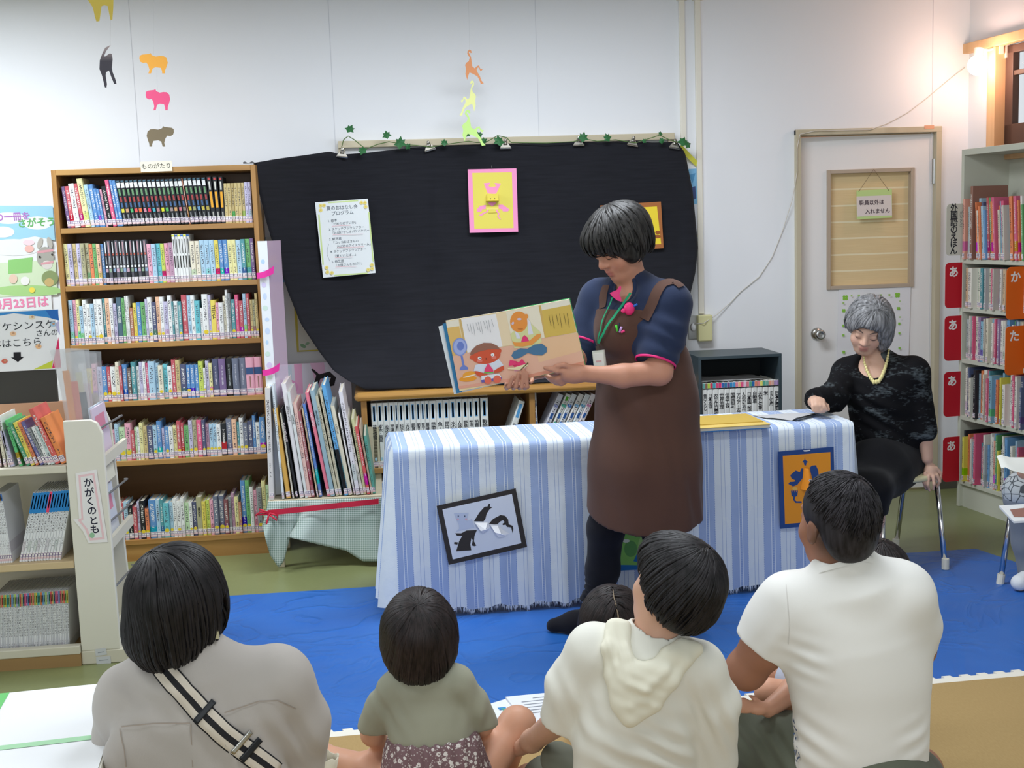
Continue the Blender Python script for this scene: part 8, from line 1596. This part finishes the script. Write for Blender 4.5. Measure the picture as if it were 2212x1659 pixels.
part('page_block', pagebox(lp4, .012, 0), fb, mat('page_white', '#e4e8ee', .6)); part('page_block', pagebox(rp4, .018, 0), fb, mat('page_white', '#e4e8ee', .6))
def onpage(q4, u, v): return (q4[0] * (1 - u) + q4[1] * u) * (1 - v) + (q4[3] * (1 - u) + q4[2] * u) * v + Vector((0, 0, .0012))
g = G()
for (u0, v0, u1, v1, c) in ((.3, .25, .7, .36, '#3a8ac8'), (.5, .38, .8, .46, '#4ab0c8'), (.42, .5, .75, .58, '#e0507a'), (.5, .6, .85, .7, '#ee8a50'), (.45, .3, .6, .42, '#58b070')): g.ngon([tuple(f0_ @ onpage(lp4, a, b)) for a, b in ((u0, v0), (u1, v0 + .03), (u1 - .05, v1), (u0 + .03, v1))], fm(c))
for k in range(6): v0 = .14 + k * .1; g.ngon([tuple(f0_ @ onpage(rp4, a, b)) for a, b in ((.2 if k else .45, v0), (.85, v0), (.85, v0 + .015), (.2 if k else .45, v0 + .015))], fm('#9aa0a8'))
part('print', g, fb)
part('cover', pagebox([p + Vector((0, 0, -.014)) for p in (atz(1052, 1522, .034), atz(1206, 1494, .036), atz(1266, 1552, .036), atz(1084, 1570, .034))], .003, 0), fb, fm('#4aa4c8'))
tb_ = thing('tote_bag', 'cream cloth pouch with an open top beside the woman in beige', 'bag', PC(688, 1700, .1)); M = Matrix.Rotation(.2, 4, 'Y'); g = G(); P = []
for i in range(7):
    P.append([(.034 * math.cos(a) * (1 + .06 * math.sin(3 * a)) + 0, .03 * math.sin(a), -.12 + .195 * i / 6 + .004 * math.sin(5 * a) * (i == 6)) for a in [2 * PI * j / 24 for j in range(25)]])
g.grid(P); o = part('pouch', g, tb_, cloth('cream_canvas', '#ddd5bf', .3), M=M, smooth=True); q = o.modifiers.new('thickness', 'SOLIDIFY'); q.thickness = .003
# magazines in the rack trays
rr = random.Random(31)
for k, (z, cs) in enumerate(((.71, ('#d8c8d8', '#c8d4e0')), (.41, ('#d0d4dc', '#e4c0d0')), (.62, ('#e0dcc8', '#b8c4d0')))):
    for j, c in enumerate(cs):
        xo = xr0 + (xr1 - xr0) * (1 - z / .9) - .03 - .014 * j; g = G(); M = Matrix.Translation((SX1 + xo, SY + .06 + .03 * j, z + .012)) @ Matrix.Rotation(-.10, 4, 'Y'); g.box((0, 0, 0), (.006, .21, .19), fm(c)); g.ngon([(.0064, .03, .10), (.0064, .17, .10), (.0064, .17, .16), (.0064, .03, .16)], fm(('#d88aa0', '#7a9ac0')[j]))
        single('magazine', g, '%s leaflet standing in the %s tray of the white rack' % (('pink-pictured', 'blue-pictured')[j], ('top', 'lower', 'middle')[k]), 'magazine', M, 'leaflets in the white rack')
# top of a head at the lower edge of the view
def PJ(x, y, d=0): return atd(x, y, 2.12 + d)
HJ = hframe(PJ(1360, 1806), (.0, 1, .1), (0, -.1, 1)); B = Body(); head(B, HJ, .86); B.limb([PJ(1360, 1860), PJ(1360, 1920)], [.036, .042], .02); B.limb([PJ(1360, 1930), PJ(1360, 2040), PJ(1360, 2110)], [.06, .085, .095], .04); B.cone(PJ(1300, 1935), PJ(1420, 1935), .034, .034, .04)
for sx in (-1, 1): B.limb([PJ(1360 + sx * 66, 1940), PJ(1360 + sx * 85, 2040, .05), PJ(1360 + sx * 40, 2080, .16)], [.03, .026, .018], .02); B.limb([PJ(1360 + sx * 40, 2130, .02), PJ(1360 + sx * 120, 2090, .2), PJ(1360, 2120, .28)], [.05, .036, .026], .02)
pj = person('person', B, .007, SKC, 'toddler whose dark hair just shows below the white hooded top')
S = Body(); S.limb([PJ(1360, 1925), PJ(1360, 2040), PJ(1360, 2120)], [.07, .096, .106], .04); S.cone(PJ(1300, 1938), PJ(1420, 1938), .042, .042, .04); S.cut((0, 0, .05), (0, 0, -1)); wear(pj, 'grey_top', S, .008, SAGE)
hb = headhair(HJ, .86, [((0, -.012, .04), (.09, .108, .088), .02), ((0, -.045, -.03), (.08, .06, .08), .03)], [((0, .13, -.06), (.085, .10, .1), .012)], [((0, 0, -.09), (0, 0, -1))]); hair(pj, hb, .007, DBH, 'dark hair', HJ @ Vector((0, -.03, .12)), (0, 0, 1), 260, .2, inhead(HJ, .86, lambda x, y, z: z + .09), seed=33)
